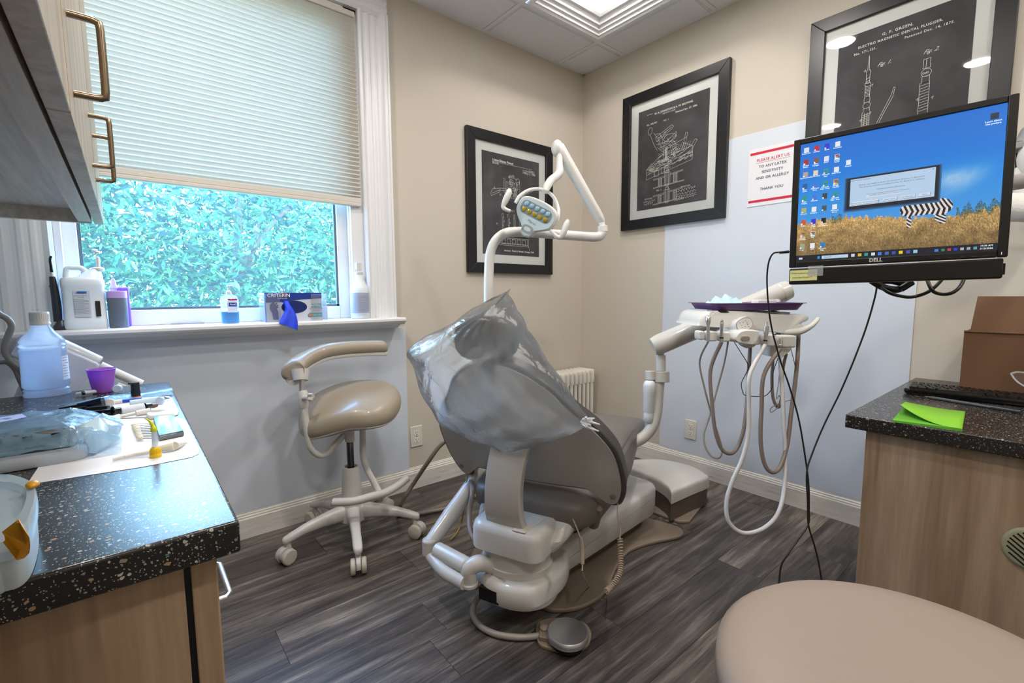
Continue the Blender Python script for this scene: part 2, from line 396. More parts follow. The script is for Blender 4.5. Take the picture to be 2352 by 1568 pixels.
# baseboards with a stepped profile
def profile_run(m, prof, p0, p1, out):
    p0, p1, out = V(p0), V(p1), V(out); m.loft([[p0+out*a+ZV*z for a, z in prof], [p1+out*a+ZV*z for a, z in prof]])
bbp = [(0, 0), (.016, 0), (.016, .086), (.013, .090), (.013, .096), (.009, .100), (.009, .106), (.005, .110), (.005, .114), (0, .116)]
base_t = mat('scuffed_trim', '#dcd8d1', .4); N, L, b_ = nodes(base_t); mp = mapping(base_t, (2.5, 2.5, 30)); nn = noise(base_t, mp, 2, 5, .7)
L.new(ramp(base_t, nn.outputs[0], [(.28, '#8f887e'), (.4, '#d6d1c8'), (.6, '#e2dfd8')]).outputs[0], b_.inputs['Base Color'])
m = M(); profile_run(m, bbp, (XL, 0, 0), (0, 0, 0), (0, -1, 0)); struct('baseboard_back', m, base_t, ang=25)
m = M(); profile_run(m, bbp, (0, 0, 0), (0, -1.86, 0), (-1, 0, 0)); struct('baseboard_right', m, base_t, ang=25)
# laminate wall panels
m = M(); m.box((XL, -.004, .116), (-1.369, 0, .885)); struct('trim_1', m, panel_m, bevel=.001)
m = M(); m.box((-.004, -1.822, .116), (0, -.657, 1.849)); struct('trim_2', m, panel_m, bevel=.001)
# ---- window
win = M()
yS = .05
def rail(m, x0, x1, z0, z1, y0=.045, y1=.095): m.box((x0, y0, z0), (x1, y1, z1))
gx0, gx1, gz0, gz1 = -2.612, -1.688, 1.0, 2.30
for (x0, x1, z0, z1) in ((OX0, gx0, .94, OZ1), (gx1, OX1, .94, OZ1), (gx0, gx1, .94, gz0), (gx0, gx1, gz1, OZ1)): rail(win, x0, x1, z0, z1)
window = struct('window_1', win, trim_m, bevel=.003)
mm = M()
for (x0, x1, z0, z1) in ((gx0, gx0+.010, gz0, gz1), (gx1-.010, gx1, gz0, gz1), (gx0, gx1, gz0, gz0+.010), (gx0, gx1, gz1-.01, gz1)): mm.box((x0, .058, z0), (x1, .074, z1))
obj('glazing_bead', mm, mat('dark_gasket', '#5a6a72', .5), window)
glass_m = thin('dusty_glass', '#dff0ff', .975, .03, .85, glossfac=.35)
mm = M(); mm.box((gx0, .078, gz0), (gx1, .082, gz1)); obj('pane', mm, glass_m, window)
mm = M(); mm.box((OX1-.062, -.002, .94), (OX1, .05, OZ1)); mm.box((OX1-.068, .014, .94), (OX1-.058, .03, OZ1)); mm.box((OX0, -.002, .94), (OX0+.02, .05, OZ1)); mm.box((OX0, -.002, OZ1-.02), (OX1, .05, OZ1)); obj('jamb', mm, trim_m, window, bevel=.002)
# fluted casing
cas = []; W_ = .147
for a, d in ((0, .0), (0, .022), (.010, .030), (.020, .022), (.026, .018), (.036, .018), (.042, .022), (.052, .022), (.058, .017), (.068, .017), (.074, .022), (.084, .022), (.090, .018), (.100, .018), (.108, .024), (.116, .036), (.130, .036), (.136, .030), (.147, .030), (.147, .0)): cas.append((a, d))
for nm, x0, sgn in (('trim_3', OX1, 1), ('trim_4', OX0, -1)):
    m = M(); m.loft([[V((x0+sgn*a, -d, .93)) for a, d in cas], [V((x0+sgn*a, -d, OZ1+.02)) for a, d in cas]]); struct(nm, m, trim_m, ang=20)
m = M(); m.loft([[V((x, -d, OZ1+.0+a)) for a, d in cas] for x in (OX0-W_, OX1+W_)]); struct('trim_5', m, trim_m, ang=20)
m = M(); sp_ = [(.06, .905), (-.088, .905), (-.094, .909), (-.098, .915), (-.104, .917), (-.110, .924), (-.110, .934), (-.104, .940), (.06, .940)]
m.loft([[V((x, y, z)) for y, z in sp_] for x in (XL, -1.417)]); struct('trim_6', m, trim_m, ang=25)
m = M(); sp2 = [(0, .885), (-.03, .885), (-.045, .892), (-.06, .900), (-.07, .905), (0, .905)]
m.loft([[V((x, y, z)) for y, z in sp2] for x in (XL, -1.428)]); struct('trim_7', m, trim_m, ang=25)
# vertical boarding left of the window
for i in range(3):
    m = M(); m.box((XL+.004+i*.075, -.012, .94), (XL+.074+i*.075, 0, H)); struct('trim_%d' % (8+i), m, trim_m, bevel=.005)
# ---- cellular shade
shade_m = bpy.data.materials.new('shade_fabric'); shade_m.use_nodes = True; N = shade_m.node_tree.nodes; L = shade_m.node_tree.links; N.clear()
out = N.new('ShaderNodeOutputMaterial'); df = N.new('ShaderNodeBsdfDiffuse'); tl = N.new('ShaderNodeBsdfTranslucent'); mx = N.new('ShaderNodeMixShader'); mx.inputs[0].default_value = .33
t = N.new('ShaderNodeTexCoord'); n = N.new('ShaderNodeTexNoise'); n.inputs['Scale'].default_value = 420; n.inputs['Detail'].default_value = 6; r = N.new('ShaderNodeValToRGB'); r.color_ramp.elements[0].position = .3; r.color_ramp.elements[0].color = lin('#e0dcd4'); r.color_ramp.elements[1].position = .7; r.color_ramp.elements[1].color = lin('#e9e6df')
L.new(t.outputs['Object'], n.inputs[0]); L.new(n.outputs[0], r.inputs[0]); L.new(r.outputs[0], df.inputs[0]); L.new(r.outputs[0], tl.inputs[0]); L.new(df.outputs[0], mx.inputs[1]); L.new(tl.outputs[0], mx.inputs[2]); L.new(mx.outputs[0], out.inputs[0])
shade = thing('cellular_shade', 'pale pleated cellular shade drawn over the upper window', 'shade', (-2.12, 0, 1.47))
SX0, SX1 = -2.645, -1.59
P_ = .0195; n = int((2.345-1.512)/P_); pts = []
for i in range(n):
    z = 1.512+i*P_; pts += [(-.006, z), (-.022, z+P_*.5)]
pts.append((-.006, 1.512+n*P_)); mm = M()
ri = [[V((SX0, y, z)), V((SX1, y, z))] for y, z in pts]
mm.loft(ri, closed=False); obj('pleats', mm, shade_m, shade, ang=20)
mm = M(); ri = [[V((SX0, .006-(y+.006)*.4, z)), V((SX1, .006-(y+.006)*.4, z))] for y, z in pts[::2]]; mm.loft(ri, closed=False); obj('lining', mm, shade_m, shade)
rail_m = mat('shade_rail', '#cfc9c0', .5)
mm = M(); mm.box((SX0, -.024, 1.474), (SX1, .006, 1.490)); mm.box((SX0, -.020, 1.490), (SX1, .004, 1.514)); obj('bottom_rail', mm, rail_m, shade, bevel=.003)
mm = M(); mm.box((SX0, -.026, 2.325), (SX1, .01, 2.35)); obj('head_rail', mm, rail_m, shade, bevel=.003)

# ---- outside: lawn and leafy trees
gm = mat('lawn', '#4f7a3a', .9, bump=.5, bscale=30); m = M(); m.box((-14, .3, -.9), (12, 30, -.7)); struct('ground', m, gm)
leaf_mats = [mat('leaf_mid', '#2e6440', .75), mat('leaf_light', '#5a8c50', .75), mat('leaf_deep', '#153c30', .8)]
for lm in leaf_mats:
    N, L, b_ = nodes(lm); tr = N.new('ShaderNodeBsdfTranslucent'); tr.inputs[0].default_value = b_.inputs['Base Color'].default_value; mx = N.new('ShaderNodeMixShader'); mx.inputs[0].default_value = .45
    L.new(b_.outputs[0], mx.inputs[1]); L.new(tr.outputs[0], mx.inputs[2]); L.new(mx.outputs[0], N['Material Output'].inputs[0])
bark_m = mat('bark', '#5b4a3c', .9, bump=.6, bscale=40)
star = [(0, 1.1), (-.16, .62), (-.30, .2), (-.27, -.25), (-.12, -.65), (0, -.95), (.12, -.65), (.27, -.25), (.30, .2), (.16, .62)]
def leaf_arrays(npr, centers, s0, s1):
    k = len(centers); nrm = npr.normal(size=(k, 3)); nrm[:, 2] += 1.1; nrm[:, 1] -= .5; nrm /= np.linalg.norm(nrm, axis=1)[:, None]
    a = np.cross(nrm, npr.normal(size=(k, 3))); a /= np.linalg.norm(a, axis=1)[:, None]; b = np.cross(nrm, a); s = npr.uniform(s0, s1, (k, 1))
    S = np.array(star); return centers[:, None, :]+a[:, None, :]*S[None, :, :1]*s[:, None]+b[:, None, :]*S[None, :, 1:]*s[:, None], nrm
def crown(name, c, rad, count, seed, parent, s0=.05, s1=.10):
    npr = np.random.default_rng(seed); cl = npr.normal(size=(60, 3)); cl /= np.linalg.norm(cl, axis=1)[:, None]; cl *= npr.uniform(.55, 1, (60, 1))*np.array(rad); cl += np.array(c)
    idx = npr.integers(0, 60, count); ctr = cl[idx]+npr.normal(size=(count, 3))*np.array(rad)*.17
    P, nr = leaf_arrays(npr, ctr, s0, s1); k = count
    # each leaf: a fan of ten triangles kept as one ngon face
    me = bpy.data.meshes.new(name); me.vertices.add(k*10); me.vertices.foreach_set('co', (P-np.array(WL[parent.name])).reshape(-1).astype(np.float32))
    me.loops.add(k*10); me.loops.foreach_set('vertex_index', np.arange(k*10)); me.polygons.add(k)
    me.polygons.foreach_set('loop_start', np.arange(k)*10); me.polygons.foreach_set('loop_total', np.full(k, 10))
    for mm_ in leaf_mats: me.materials.append(mm_)
    mi = npr.choice(3, k, p=[.45, .3, .25]); me.update(calc_edges=True); me.polygons.foreach_set('material_index', mi); me.validate()
    o = bpy.data.objects.new(name, me); COL.objects.link(o); o.parent = parent; o['kind'] = 'stuff'; return o
trees = [((-3.3, 4.6, 1.9), (1.25, .9, 1.9), 9000, 'broad leafy tree seen through the left of the window'),
         ((-1.2, 5.2, 1.7), (1.4, 1.0, 1.75), 10000, 'leafy green tree filling the middle of the window'),
         ((1.2, 6.0, 1.6), (1.4, 1.0, 1.7), 9000, 'lighter leafy tree at the right of the window'),
         ((-4.8, 7.5, 2.2), (2.2, 1.2, 2.3), 11000, 'distant tree behind the left foliage'),
         ((3.4, 8.5, 1.9), (2.4, 1.2, 2.2), 11000, 'distant tree behind the right foliage'),
         ((-.6, 9.0, 1.9), (2.4, 1.2, 2.0), 11000, 'distant tree between the two nearer trees')]
for i, (c, rad, cnt, lab) in enumerate(trees):
    t = thing('leafy_tree', lab, 'tree', (c[0], c[1], -.7)); mm = M()
    mm.tube([(c[0], c[1], -.7), (c[0]+.1, c[1], .3), (c[0]-.05, c[1]+.1, 1.2), (c[0], c[1], 2.4)], [.16, .11, .08, .03])
    for k in range(5):
        a = k*1.3+i; mm.tube([(c[0], c[1], .3+.3*k), (c[0]+math.cos(a)*.5, c[1]+math.sin(a)*.4, .8+.35*k), (c[0]+math.cos(a)*1.0, c[1]+math.sin(a)*.7, 1.2+.35*k)], [.05, .03, .01], n=6)
    obj('trunk', mm, bark_m, t); crown('foliage', c, rad, cnt, 11+i, t, .038 if i < 3 else .055, .078 if i < 3 else .11)
    if i == 1:   # the leaves nearest the glass, one by one
        lmesh = []
        for mt_ in leaf_mats:
            me = bpy.data.meshes.new('leaf'); bb = bmesh.new(); cv = bb.verts.new((0, 0, .12)); vs = [bb.verts.new((x, y, 0)) for x, y in star]
            for q in range(10): bb.faces.new((cv, vs[q], vs[(q+1) % 10]))
            bb.to_mesh(me); bb.free(); me.materials.append(mt_); lmesh.append(me)
        for q in range(150):
            lo = bpy.data.objects.new('leaf', lmesh[rnd.choice((0, 1, 1, 2))]); COL.objects.link(lo); lo.parent = t
            x, y, z = rnd.uniform(-2.6, -.3), rnd.uniform(3.7, 4.3), rnd.uniform(.7, 2.6)
            lo.location = V((x, y, z))-WL[t.name]; s_ = rnd.uniform(.05, .08); lo.scale = (s_,)*3; lo.rotation_euler = (rnd.uniform(.2, 1.5), rnd.uniform(-.6, .6), rnd.uniform(0, 6))

# ---- wall outlets
def outlet(O, R, lab):
    O, R = V(O), V(R); U = ZV; Nn = R.cross(U); t = thing('wall_outlet', lab, 'outlet', O-ZV*.057)
    mm = M(); T = lambda p: O+R*p.x+Nn*p.y+U*p.z
    mm.box((-.036, 0, -.057), (.036, .006, .057), T); obj('cover_plate', mm, mat('outlet_white', '#d9d4ca', .35), t, bevel=.004)
    for dz in (.02, -.02):
        mm = M(); mm.loft([[O+R*x+U*(z+dz)+Nn*d for x, z in sup(20, .0165, .0145, 3)] for d in (.005, .0078)]); so = obj('socket', mm, mat('outlet_face', '#e4e0d8', .3), t)
        mm = M()
        for x, w_, h_ in ((-.0065, .0022, .008), (.0065, .0022, .0065)): mm.box((x-w_/2, .0076, dz-h_/2+.003), (x+w_/2, .0083, dz+h_/2+.003), T)
        mm.box((-.0022, .0076, dz-.0105), (.0022, .0083, dz-.006), T); obj('slot', mm, black_m, so)
    mm = M(); mm.lathe([(.003, 0), (.003, .0015)], O+Nn*.006, 10, T=Matrix.Rotation(PI/2, 3, 'X') if abs(R.x) > .5 else Matrix.Rotation(PI/2, 3, 'Y')); obj('screw', mm, steel_m, t)
outlet((-1.322, -.0005, .286), (1, 0, 0), 'white duplex wall outlet beside the white panel under the window')
outlet((-.0045, -.862, .262), (0, -1, 0), 'white duplex wall outlet low on the right wall below the hoses')

# ---- cast iron radiator in the corner
rm = mat('radiator_paint', '#dbd7cd', .4); t = thing('column_radiator', 'cream cast iron column radiator standing in the room corner', 'radiator', (-.21, -.10, 0))
NS = 9
for i in range(NS):
    x = -.385+i*.0405; mm = M()
    mm.loft([[V((x+a*s_, -.10+b*.075, z)) for a, b in sup(16, .0185, 1, 3)] for z, s_ in ((.455, .75), (.47, 1), (.52, 1), (.535, .8), (.54, .4))])
    mm.loft([[V((x+a, -.10+b*.075, z)) for a, b in sup(16, .0185, 1, 3)] for z in (.05, .06, .09, .10)])
    for y in (-.155, -.118, -.082, -.045): mm.tube([(x, y, .09), (x, y, .465)], .0135, n=10, smooth=False)
    if i in (0, NS-1):
        for y in (-.15, -.05): mm.tube([(x, y, 0), (x, y, .06)], [.018, .012], n=10, smooth=False)
    obj('radiator_section', mm, rm, t, ang=50)
for z_ in (.50, .075): mm = M(); mm.tube([(-.40, -.10, z_), (-.03, -.10, z_)], .012, n=8, smooth=False); obj('tie_rod', mm, rm, t)
# ================================================================ BIG OBJECTS
# ---- left counter run
CZ = .78
m = M(); m.box((XL, -1.62, CZ-.04), (-2.405, -.41, CZ)); lc = obj('worktop', m, counter_m, bevel=.004, seg=3); tag(lc, 'black speckled worktop on the left under the wall cabinet', 'worktop')
t = thing('base_cabinet', 'pale maple base cabinet with drawers under the left worktop', 'cabinet', (-2.74, -1.0, 0))
m = M(); m.box((XL+.002, -1.592, 0), (-2.462, -.43, .738)); obj('body', m, wood_m, t, bevel=.001)
m = M(); m.box((-2.462, -1.585, .06), (-2.455, -.44, .735)); obj('carcass_gap', m, black_m, t)
zz = [(.735, .365), (.358, .06)]
for (z1, z0) in zz:
    for (ya, yb) in ((-1.590, -1.02), (-1.015, -.44)):
        m = M(); m.box((-2.455, ya, z0), (-2.428, yb, z1)); d = obj('drawer', m, edge_m if False else wood_m, t, bevel=.002)
        hz = z1-.16; yc = -1.36 if ya < -1.5 else -.72
        m = M(); m.tube([(-2.428, yc-.06, hz), (-2.402, yc-.06, hz), (-2.396, yc-.052, hz), (-2.396, yc+.052, hz), (-2.402, yc+.06, hz), (-2.428, yc+.06, hz)], .0042, smooth=False); obj('handle', m, chrome_m, d)
# ---- wall cabinet above it
UX, UZ, UY0, UY1 = -2.527, 1.260, -2.3, -.42
t = thing('wall_cabinet', 'maple wall cabinet with bronze handles at the top left', 'cabinet', (-2.78, -1.1, UZ))
m = M(); m.box((XL+.002, UY0, UZ+.035), (UX-.024, UY1-.02, 2.2)); obj('body', m, woodu_m, t)
m = M(); m.box((XL+.002, UY1-.02, UZ), (UX-.026, UY1, 2.2)); obj('end_panel', m, woodu_m, t)
m = M(); m.box((UX-.055, UY0, UZ+.002), (UX-.026, UY1-.02, UZ+.035)); obj('light_rail', m, woodu_m, t, bevel=.001)
DOORS = []
for i, (ya, yb) in enumerate(((-2.28, -1.50), (-1.496, -.84), (-.836, UY1-.01))):
    m = M(); m.box((UX-.021, ya, UZ), (UX, yb, 2.2)); d = obj('door', m, woodc_m, t, bevel=.0012)
    DOORS.append(d)
    if i < 3:
        m = M(); m.box((UX-.021, yb-.0005, UZ), (UX+.0004, yb+.0025, 2.2)); obj('edge_band', m, edge_m, d)
bronze = mat('bronze_handle', '#8a7a66', .3, metal=1)
for k, (hy, z0_) in enumerate(((-1.40, 1.312), (-.945, 1.318), (-.79, 1.318))):
    d = DOORS[max(1, k)]
    m = M(); z1_ = z0_+.098; m.tube([(UX, hy, z1_), (UX+.022, hy, z1_), (UX+.0295, hy, z1_-.002), (UX+.032, hy, z1_-.010), (UX+.032, hy, z0_+.010), (UX+.0295, hy, z0_+.002), (UX+.022, hy, z0_), (UX, hy, z0_)], .0045, k=2)
    obj('handle', m, bronze, d)
# ---- right desk
m = M(); m.box((-.905, -2.9, .66), (-.001, -1.84, .70)); dk = obj('worktop', m, counter2_m, bevel=.004, seg=3); tag(dk, 'black speckled desk top at the right below the monitor', 'worktop')
t = thing('desk_cabinet', 'pale maple cabinet under the right desk top with an oval grommet vent', 'cabinet', (-.45, -2.3, 0))
m = M(); m.box((-.875, -2.88, 0), (-.006, -1.885, .659)); obj('body', m, wood_m, t, bevel=.001)
vm = mat('sage_plastic', '#8f8d72', .45); c = PX(2372, 1262, -.875); g = thing('round_vent', 'olive beige oval slotted vent on the desk cabinet side', 'vent', c)
m = M(); R_, U_ = V((0, -1, 0)), ZV; Nn = V((-1, 0, 0))
m.loft([[c+R_*a+U_*b+Nn*d for a, b in sup(40, .052*s_, .052*s_, 2)] for d, s_ in ((0, 1), (.004, 1), (.008, .93), (.009, .85))]); obj('cover', m, vm, g)
for k in range(-4, 5):
    h = math.sqrt(max(.0, .042**2-(k*.0095)**2)); rot = math.radians(-38)
    def q(a, b): return c+R_*(a*math.cos(rot)-b*math.sin(rot))+U_*(a*math.sin(rot)+b*math.cos(rot))
    if h > .01:
        m = M(); m.loft([[q(x, k*.0095+y)+Nn*d for x, y in ((-h, -.0018), (h, -.0018), (h, .0018), (-h, .0018))] for d in (.0088, .0096)]); obj('slot', m, black_m, g)

# ---- dental chair -------------------------------------------------------------
C = frame((-1.46, -1.10), 22); B = frame((-1.45, -1.0), 5)
dc = thing('dental_chair', 'grey dental chair seen from behind in the middle of the room', 'dental chair', C(.2, 0, 0))
# floor plate
def ext(m, T, pts, z0, z1, mi=0): m.loft([[T(x, y, z0) for x, y in pts], [T(x, y, z1) for x, y in pts]], mi=mi)
pl = crom([(x, y, 0) for x, y in [(-.06, -.10), (-.05, -.20), (.02, -.262), (.12, -.285), (.21, -.265), (.32, -.225), (.45, -.20), (.58, -.235), (.70, -.292), (.765, -.27), (.77, -.2), (.74, 0), (.77, .2), (.765, .27), (.70, .292), (.58, .235), (.45, .20), (.32, .225), (.21, .265), (.12, .285), (.02, .262), (-.05, .20), (-.06, .10)]], 4, True)
m = M(); ext(m, B, [(p.x, p.y) for p in pl], 0, .016); obj('floor_plate', m, base_m, dc, bevel=.005)
m = M(); ext(m, B, rrect(.1, -.13, .70, .13, .04), .016, .13); obj('base_block', m, mat('taupe_dark', '#5c5047', .5), dc, bevel=.006)
# lift arm cover: two white shells
low = rrect(-.03, -.19, .705, .19, .045); m = M()
m.loft([[B(.34+(x-.34)*s_, y*s_, z+dz*(x-.34)) for x, y in low] for s_, z, dz in ((.96, .085, .0), (1.0, .100, .0), (1.0, .148, .045))]); obj('lower_cover', m, chairw_m, dc, ang=50)
m = M(); m.loft([[B(.34+(x-.34)*s_, y*s2, z+dz*(x-.34)) for x, y in low] for s_, s2, z, dz in ((1.0, 1.0, .150, .045), (1.0, 1.0, .178, .06), (.99, .97, .190, .065), (.96, .90, .198, .065), (.85, .6, .207, .06))]); obj('upper_cover', m, chairw_m, dc, ang=50)
m = M(); m.loft([[B(.32+x, y, z) for x, y in rrect(-.2*s_, -.13*s_, .2*s_, .13*s_, .04)] for s_, z in ((1.0, .20), (.9, .27), (.85, .33), (.8, .40))]); obj('lift_column', m, chairw_m, dc, ang=50)
m = M(); m.ball(B(.14, -.165, .27), (.055, .03, .035), T=Matrix.Rotation(math.radians(5), 3, 'Z') @ Matrix.Rotation(-.6, 3, 'Y')); obj('side_lever_boot', m, base_m, dc)
# rear pivot with the arm mounts
pc = (-.105, .005)
def ring(T, c_, rx, ry, z, n=36, e=2.0): return [T(c_[0]+a, c_[1]+b, z) for a, b in sup(n, rx, ry, e)]
m = M(); m.loft([ring(C, pc, .098, .112, z) for z in (.175, .30)]); m.loft([ring(C, pc, .104, .118, z) for z in (.165, .198)]); obj('pivot_drum', m, chairw_m, dc)
m = M(); m.loft([ring(C, (pc[0]+.01, pc[1]), a, a*1.12, z, e=2.2) for a, z in ((.05, .058), (.09, .066), (.118, .085), (.124, .105))]); obj('drip_bowl', m, chairw_m, dc)
hs = [(-.045, .135), (-.10, .15), (-.175, .115), (-.225, .055), (-.235, -.01), (-.225, -.06), (-.205, -.10), (-.12, -.135), (-.03, -.14), (.06, -.10), (.08, 0), (.05, .10)]
m = M(); m.loft([[C(pc[0]+.03+(x-pc[0]-.03)*s_, pc[1]+(y-pc[1])*s_, z) for x, y in [(p.x, p.y) for p in crom([(a, b, 0) for a, b in hs], 4, True)]] for s_, z in ((1.0, .108), (1.02, .115), (1.02, .155), (.97, .17), (.86, .176))]); obj('pivot_housing', m, chairw_m, dc, ang=45)
m = M(); m.box((-.238, .0, .108), (-.21, .07, .148), C); obj('arm_slot', m, black_m, dc)
text('Elevance', .017, mat('engraved', '#6d665e', .5), C(-.208, .015, .1775)+V((0, 0, 0)), -C.L*.97-C.F*.24, C.F*.97-C.L*.24, dc, 'lettering', shear=.2)
# top housing with the fairing
ht = rrect(-.215, -.125, .13, .125, .045)
m = M(); m.loft([[C(-.04+(x+.04)*s_, y*s2, z) for x, y in ht] for s_, s2, z in ((.8, .85, .245), (1, 1, .255), (1, 1, .315), (.97, .96, .332), (.9, .88, .34))]); obj('top_housing', m, chairw_m, dc, ang=45)
m = M(); m.loft([[C(x, y, z) for x, y in rrect(x0, -w_, x1, w_, .05)] for z, x0, x1, w_ in ((.235, -.12, .06, .10), (.25, -.14, .10, .135), (.29, -.13, .15, .165), (.33, -.08, .20, .18), (.35, -.05, .22, .18))]); obj('seat_carrier', m, chairw_m, dc, ang=50)
m = M(); m.loft([[C(x, y, z) for x, y in ((-.205, -.075), (-.09, -.09), (-.09, -.045), (-.205, -.03))] for z in (.339, .342)]); obj('access_flap', m, mat('flap_white', '#cfcac2', .3), dc, bevel=.001)
# bent upright carrying the backrest
bp = [(-.105, .60), (-.150, .575), (-.178, .53), (-.196, .47), (-.200, .41), (-.194, .365), (-.180, .333)]
bi = [(x+.03, z) for x, z in bp[::-1]]
up_ = [V((x, 0, z)) for x, z in crom_pts(bp)] if False else crom([(x, 0, z) for x, z in bp], 4)
R1 = [p for p in up_]; R2 = [p+V((.028, 0, .0)) for p in up_]
def sect(p, q_, w_): return [C(x_, y_+.008, z_) for x_, y_, z_ in ((p.x, w_, p.z), (p.x-.003, w_*.5, p.z), (p.x-.004, 0, p.z), (p.x-.003, -w_*.5, p.z), (p.x, -w_, p.z), (q_.x, -w_, q_.z), (q_.x, w_, q_.z))]
m = M(); n_ = len(R1); m.loft([sect(a, b, .068-.006*math.sin(PI*i/(n_-1))) for i, (a, b) in enumerate(zip(R1, R2))]); obj('back_bracket', m, mat('bracket_grey', '#b3afa9', .3, coat=.2), dc, bevel=.004, ang=45)
# backrest shell on its leaning plane
tv = V((-.25, 0, .44)).normalized()
half = [(0, .547), (.05, .543), (.11, .512), (.165, .462), (.21, .395), (.255, .345), (.29, .290), (.312, .235), (.320, .17), (.320, .10), (.312, .05), (.297, .012), (.275, .002), (.256, .014), (.240, .045), (.20, .064), (.10, .060), (0, .056)]
def bk(y, s_, off, curl=1.0):
    # point on the shell: curved fore at the sides
    x = tv.x*s_; z = .38+tv.z*s_; wrap = .020*(abs(y)/.32)**2.2*curl
    fx = tv.z; fz = -tv.x
    return C(x+(off+wrap)*fx, y, z+(off+wrap)*fz*.6)
hp = [(p.x, p.y) for p in crom([(a, b, 0) for a, b in half], 3)]
full = hp+[(-a, b) for a, b in hp[::-1][1:-1]]
def grid_shell(m, outline, off0, off1, scale=1.0, inset=0, nr=9, cyc=.27):
    """a curved plate: rings shrunk from the outline toward the middle line"""
    def ringat(f, off): return [bk(y*f*scale, cyc+(s_-cyc)*f*scale, off) for y, s_ in outline]
    rings = [ringat(f, off0) for f in np.linspace(.04, 1, nr)]+[ringat(f, off1) for f in np.linspace(1, .04, nr)]
    m.loft(rings)
m = M(); grid_shell(m, full, -.004, .006, .985); obj('back_shell', m, grayshell_m, dc, ang=45)
m = M(); grid_shell(m, full, .008, .060, 1.0)
obj('back_cushion', m, uphd_m, dc, bevel=.012, seg=3, ang=50)
m = M(); m.tube([bk(y, s_, .010) for y, s_ in full], .009, n=8, smooth=False, closed=True); obj('piping', m, uphd_m, dc)
for sg in (1, -1):
    pb_ = bk(.285*sg, .045, -.004); m = M(); m.lathe([(.009, -.002), (.009, .003), (.006, .005)], pb_, 16, T=Matrix.Rotation(math.radians(22), 3, 'Z') @ Matrix.Rotation(-PI/2-.5, 3, 'Y')); obj('rivet', m, mat('rivet_grey', '#8d8b88', .3, metal=.6), dc)
# headrest
m = M(); m.loft([[C(-.265+x, .018+y, z) for x, y in rrect(-.012, -.028, .012, .028, .008)] for z in (.80, .90)]); obj('headrest_stem', m, mat('stem_grey', '#57575b', .35), dc)
def hr(yc, zc): return C(-.21, .012+yc, zc)
m = M(); m.loft([[C(x+.02*(abs(y)/.12)**2, .030+y*s2, .925+z*s2) for y, z in sup(32, .100, .065, 2.6)] for x, s2 in ((-.29, .7), (-.285, .93), (-.27, 1), (-.24, 1), (-.225, .93), (-.215, .6))]); obj('headrest', m, uphd_m, dc, ang=60)
m = M(); m.lathe([(.026, -.01), (.026, .015), (.018, .02)], C(-.28, .025, .88), 20, T=Matrix.Rotation(math.radians(22), 3, 'Z') @ Matrix.Rotation(-PI/2, 3, 'Y')); obj('headrest_pivot', m, MATS['stem_grey'], dc)
# seat
def seat_ring(x, hw, zt, zb, e=3.2):
    zc = (zt+zb)/2; h = (zt-zb)/2; out_ = []
    for a, b in sup(32, hw, h, e):
        z = zc+b
        if b > 0: z -= .018*(1-(abs(a)/hw)**2)*min(1, b/h)
        out_.append(C(x, a, z))
    return out_
sr = [(-.075, .15, .385, .325), (-.065, .19, .405, .300), (-.03, .215, .415, .280), (.05, .235, .430, .268), (.15, .245, .465, .275), (.28, .25, .510, .275), (.40, .245, .545, .285), (.50, .235, .545, .33), (.60, .225, .530, .37), (.70, .215, .505, .385), (.78, .205, .485, .39), (.815, .19, .470, .395), (.83, .16, .455, .405)]
m = M(); m.loft([seat_ring(*q) for q in sr]); obj('seat_cushion', m, uph_m, dc, ang=70)
m = M(); m.tube([C(.02+.46*i/10, -.240-.006*math.sin(PI*i/10), .43+.085*math.sin(PI*i/16)) for i in range(11)], .0025, n=6); obj('seam', m, uphd_m, dc)
m = M(); m.loft([[C(x, y*1.0, z) for x, y in rrect(-.02, -.17, .62, .17, .08)] for z in (.255, .34)]); obj('seat_pan', m, mat('pan_black', '#1f1e1e', .5), dc, bevel=.01)
m = M(); m.tube([C(.02, -.23, .36), C(.08, -.2, .27), C(.16, -.16, .22)], .012, n=8); obj('release_bar', m, base_m, dc)

# ---- plastic barrier bag over the headrest
BAGROWS = [(693, 1143, 1147), (705, 1118, 1153), (731, 1052, 1168), (755, 1028, 1183), (776, 996, 1199), (790, 958, 1208), (797, 938, 1213), (812, 948, 1227), (835, 958, 1242), (866, 966, 1262), (899, 976, 1290), (925, 988, 1310), (942, 996, 1326), (958, 1004, 1342), (972, 1013, 1356), (985, 1040, 1338), (996, 1062, 1296), (1008, 1098, 1262), (1016, 1130, 1232), (1020, 1150, 1195)]
Nf = (C.F*tv.z+ZV*(-tv.x)).normalized(); P0 = C(-.012, 0, .38)
def onback(x, y, off=0):
    d = ray(x, y); return CO+d*(((P0-CO).dot(Nf)+off)/d.dot(Nf))
def wr(i, j): return .006*math.sin(i*1.7+j*.9)+.005*math.sin(i*.6-j*2.3+1)+.004*math.sin(j*4.1+i*.3)
m = M(); rg = []
for i, (y, xl, xr) in enumerate(BAGROWS):
    a = onback(xl, y-.0, -.02); b = onback(xr, y, -.01); w_ = (b-a).length; c_ = (a+b)/2; q = []; ax = (b-a)/2
    th = min(.075, .02+w_*.25) if y < 890 else max(.03, .075-(y-890)*.0004)
    for j in range(40):
        t_ = 2*PI*j/40; s_ = math.sin(t_); fr = -1 if s_ < 0 else 1.25
        q.append(c_+ax*math.cos(t_)+Nf*(th*abs(s_)**.8*fr+.03*(1 if s_ > 0 else 0)*abs(s_)+wr(i, j)*(abs(s_)**.5)*1.6))
    rg.append(q)
m.loft(rg, cap=False)
bag_m = thin('barrier_film', '#f6faff', .71, .10, .80, bump=.8, bscale=8, glossfac=.9)
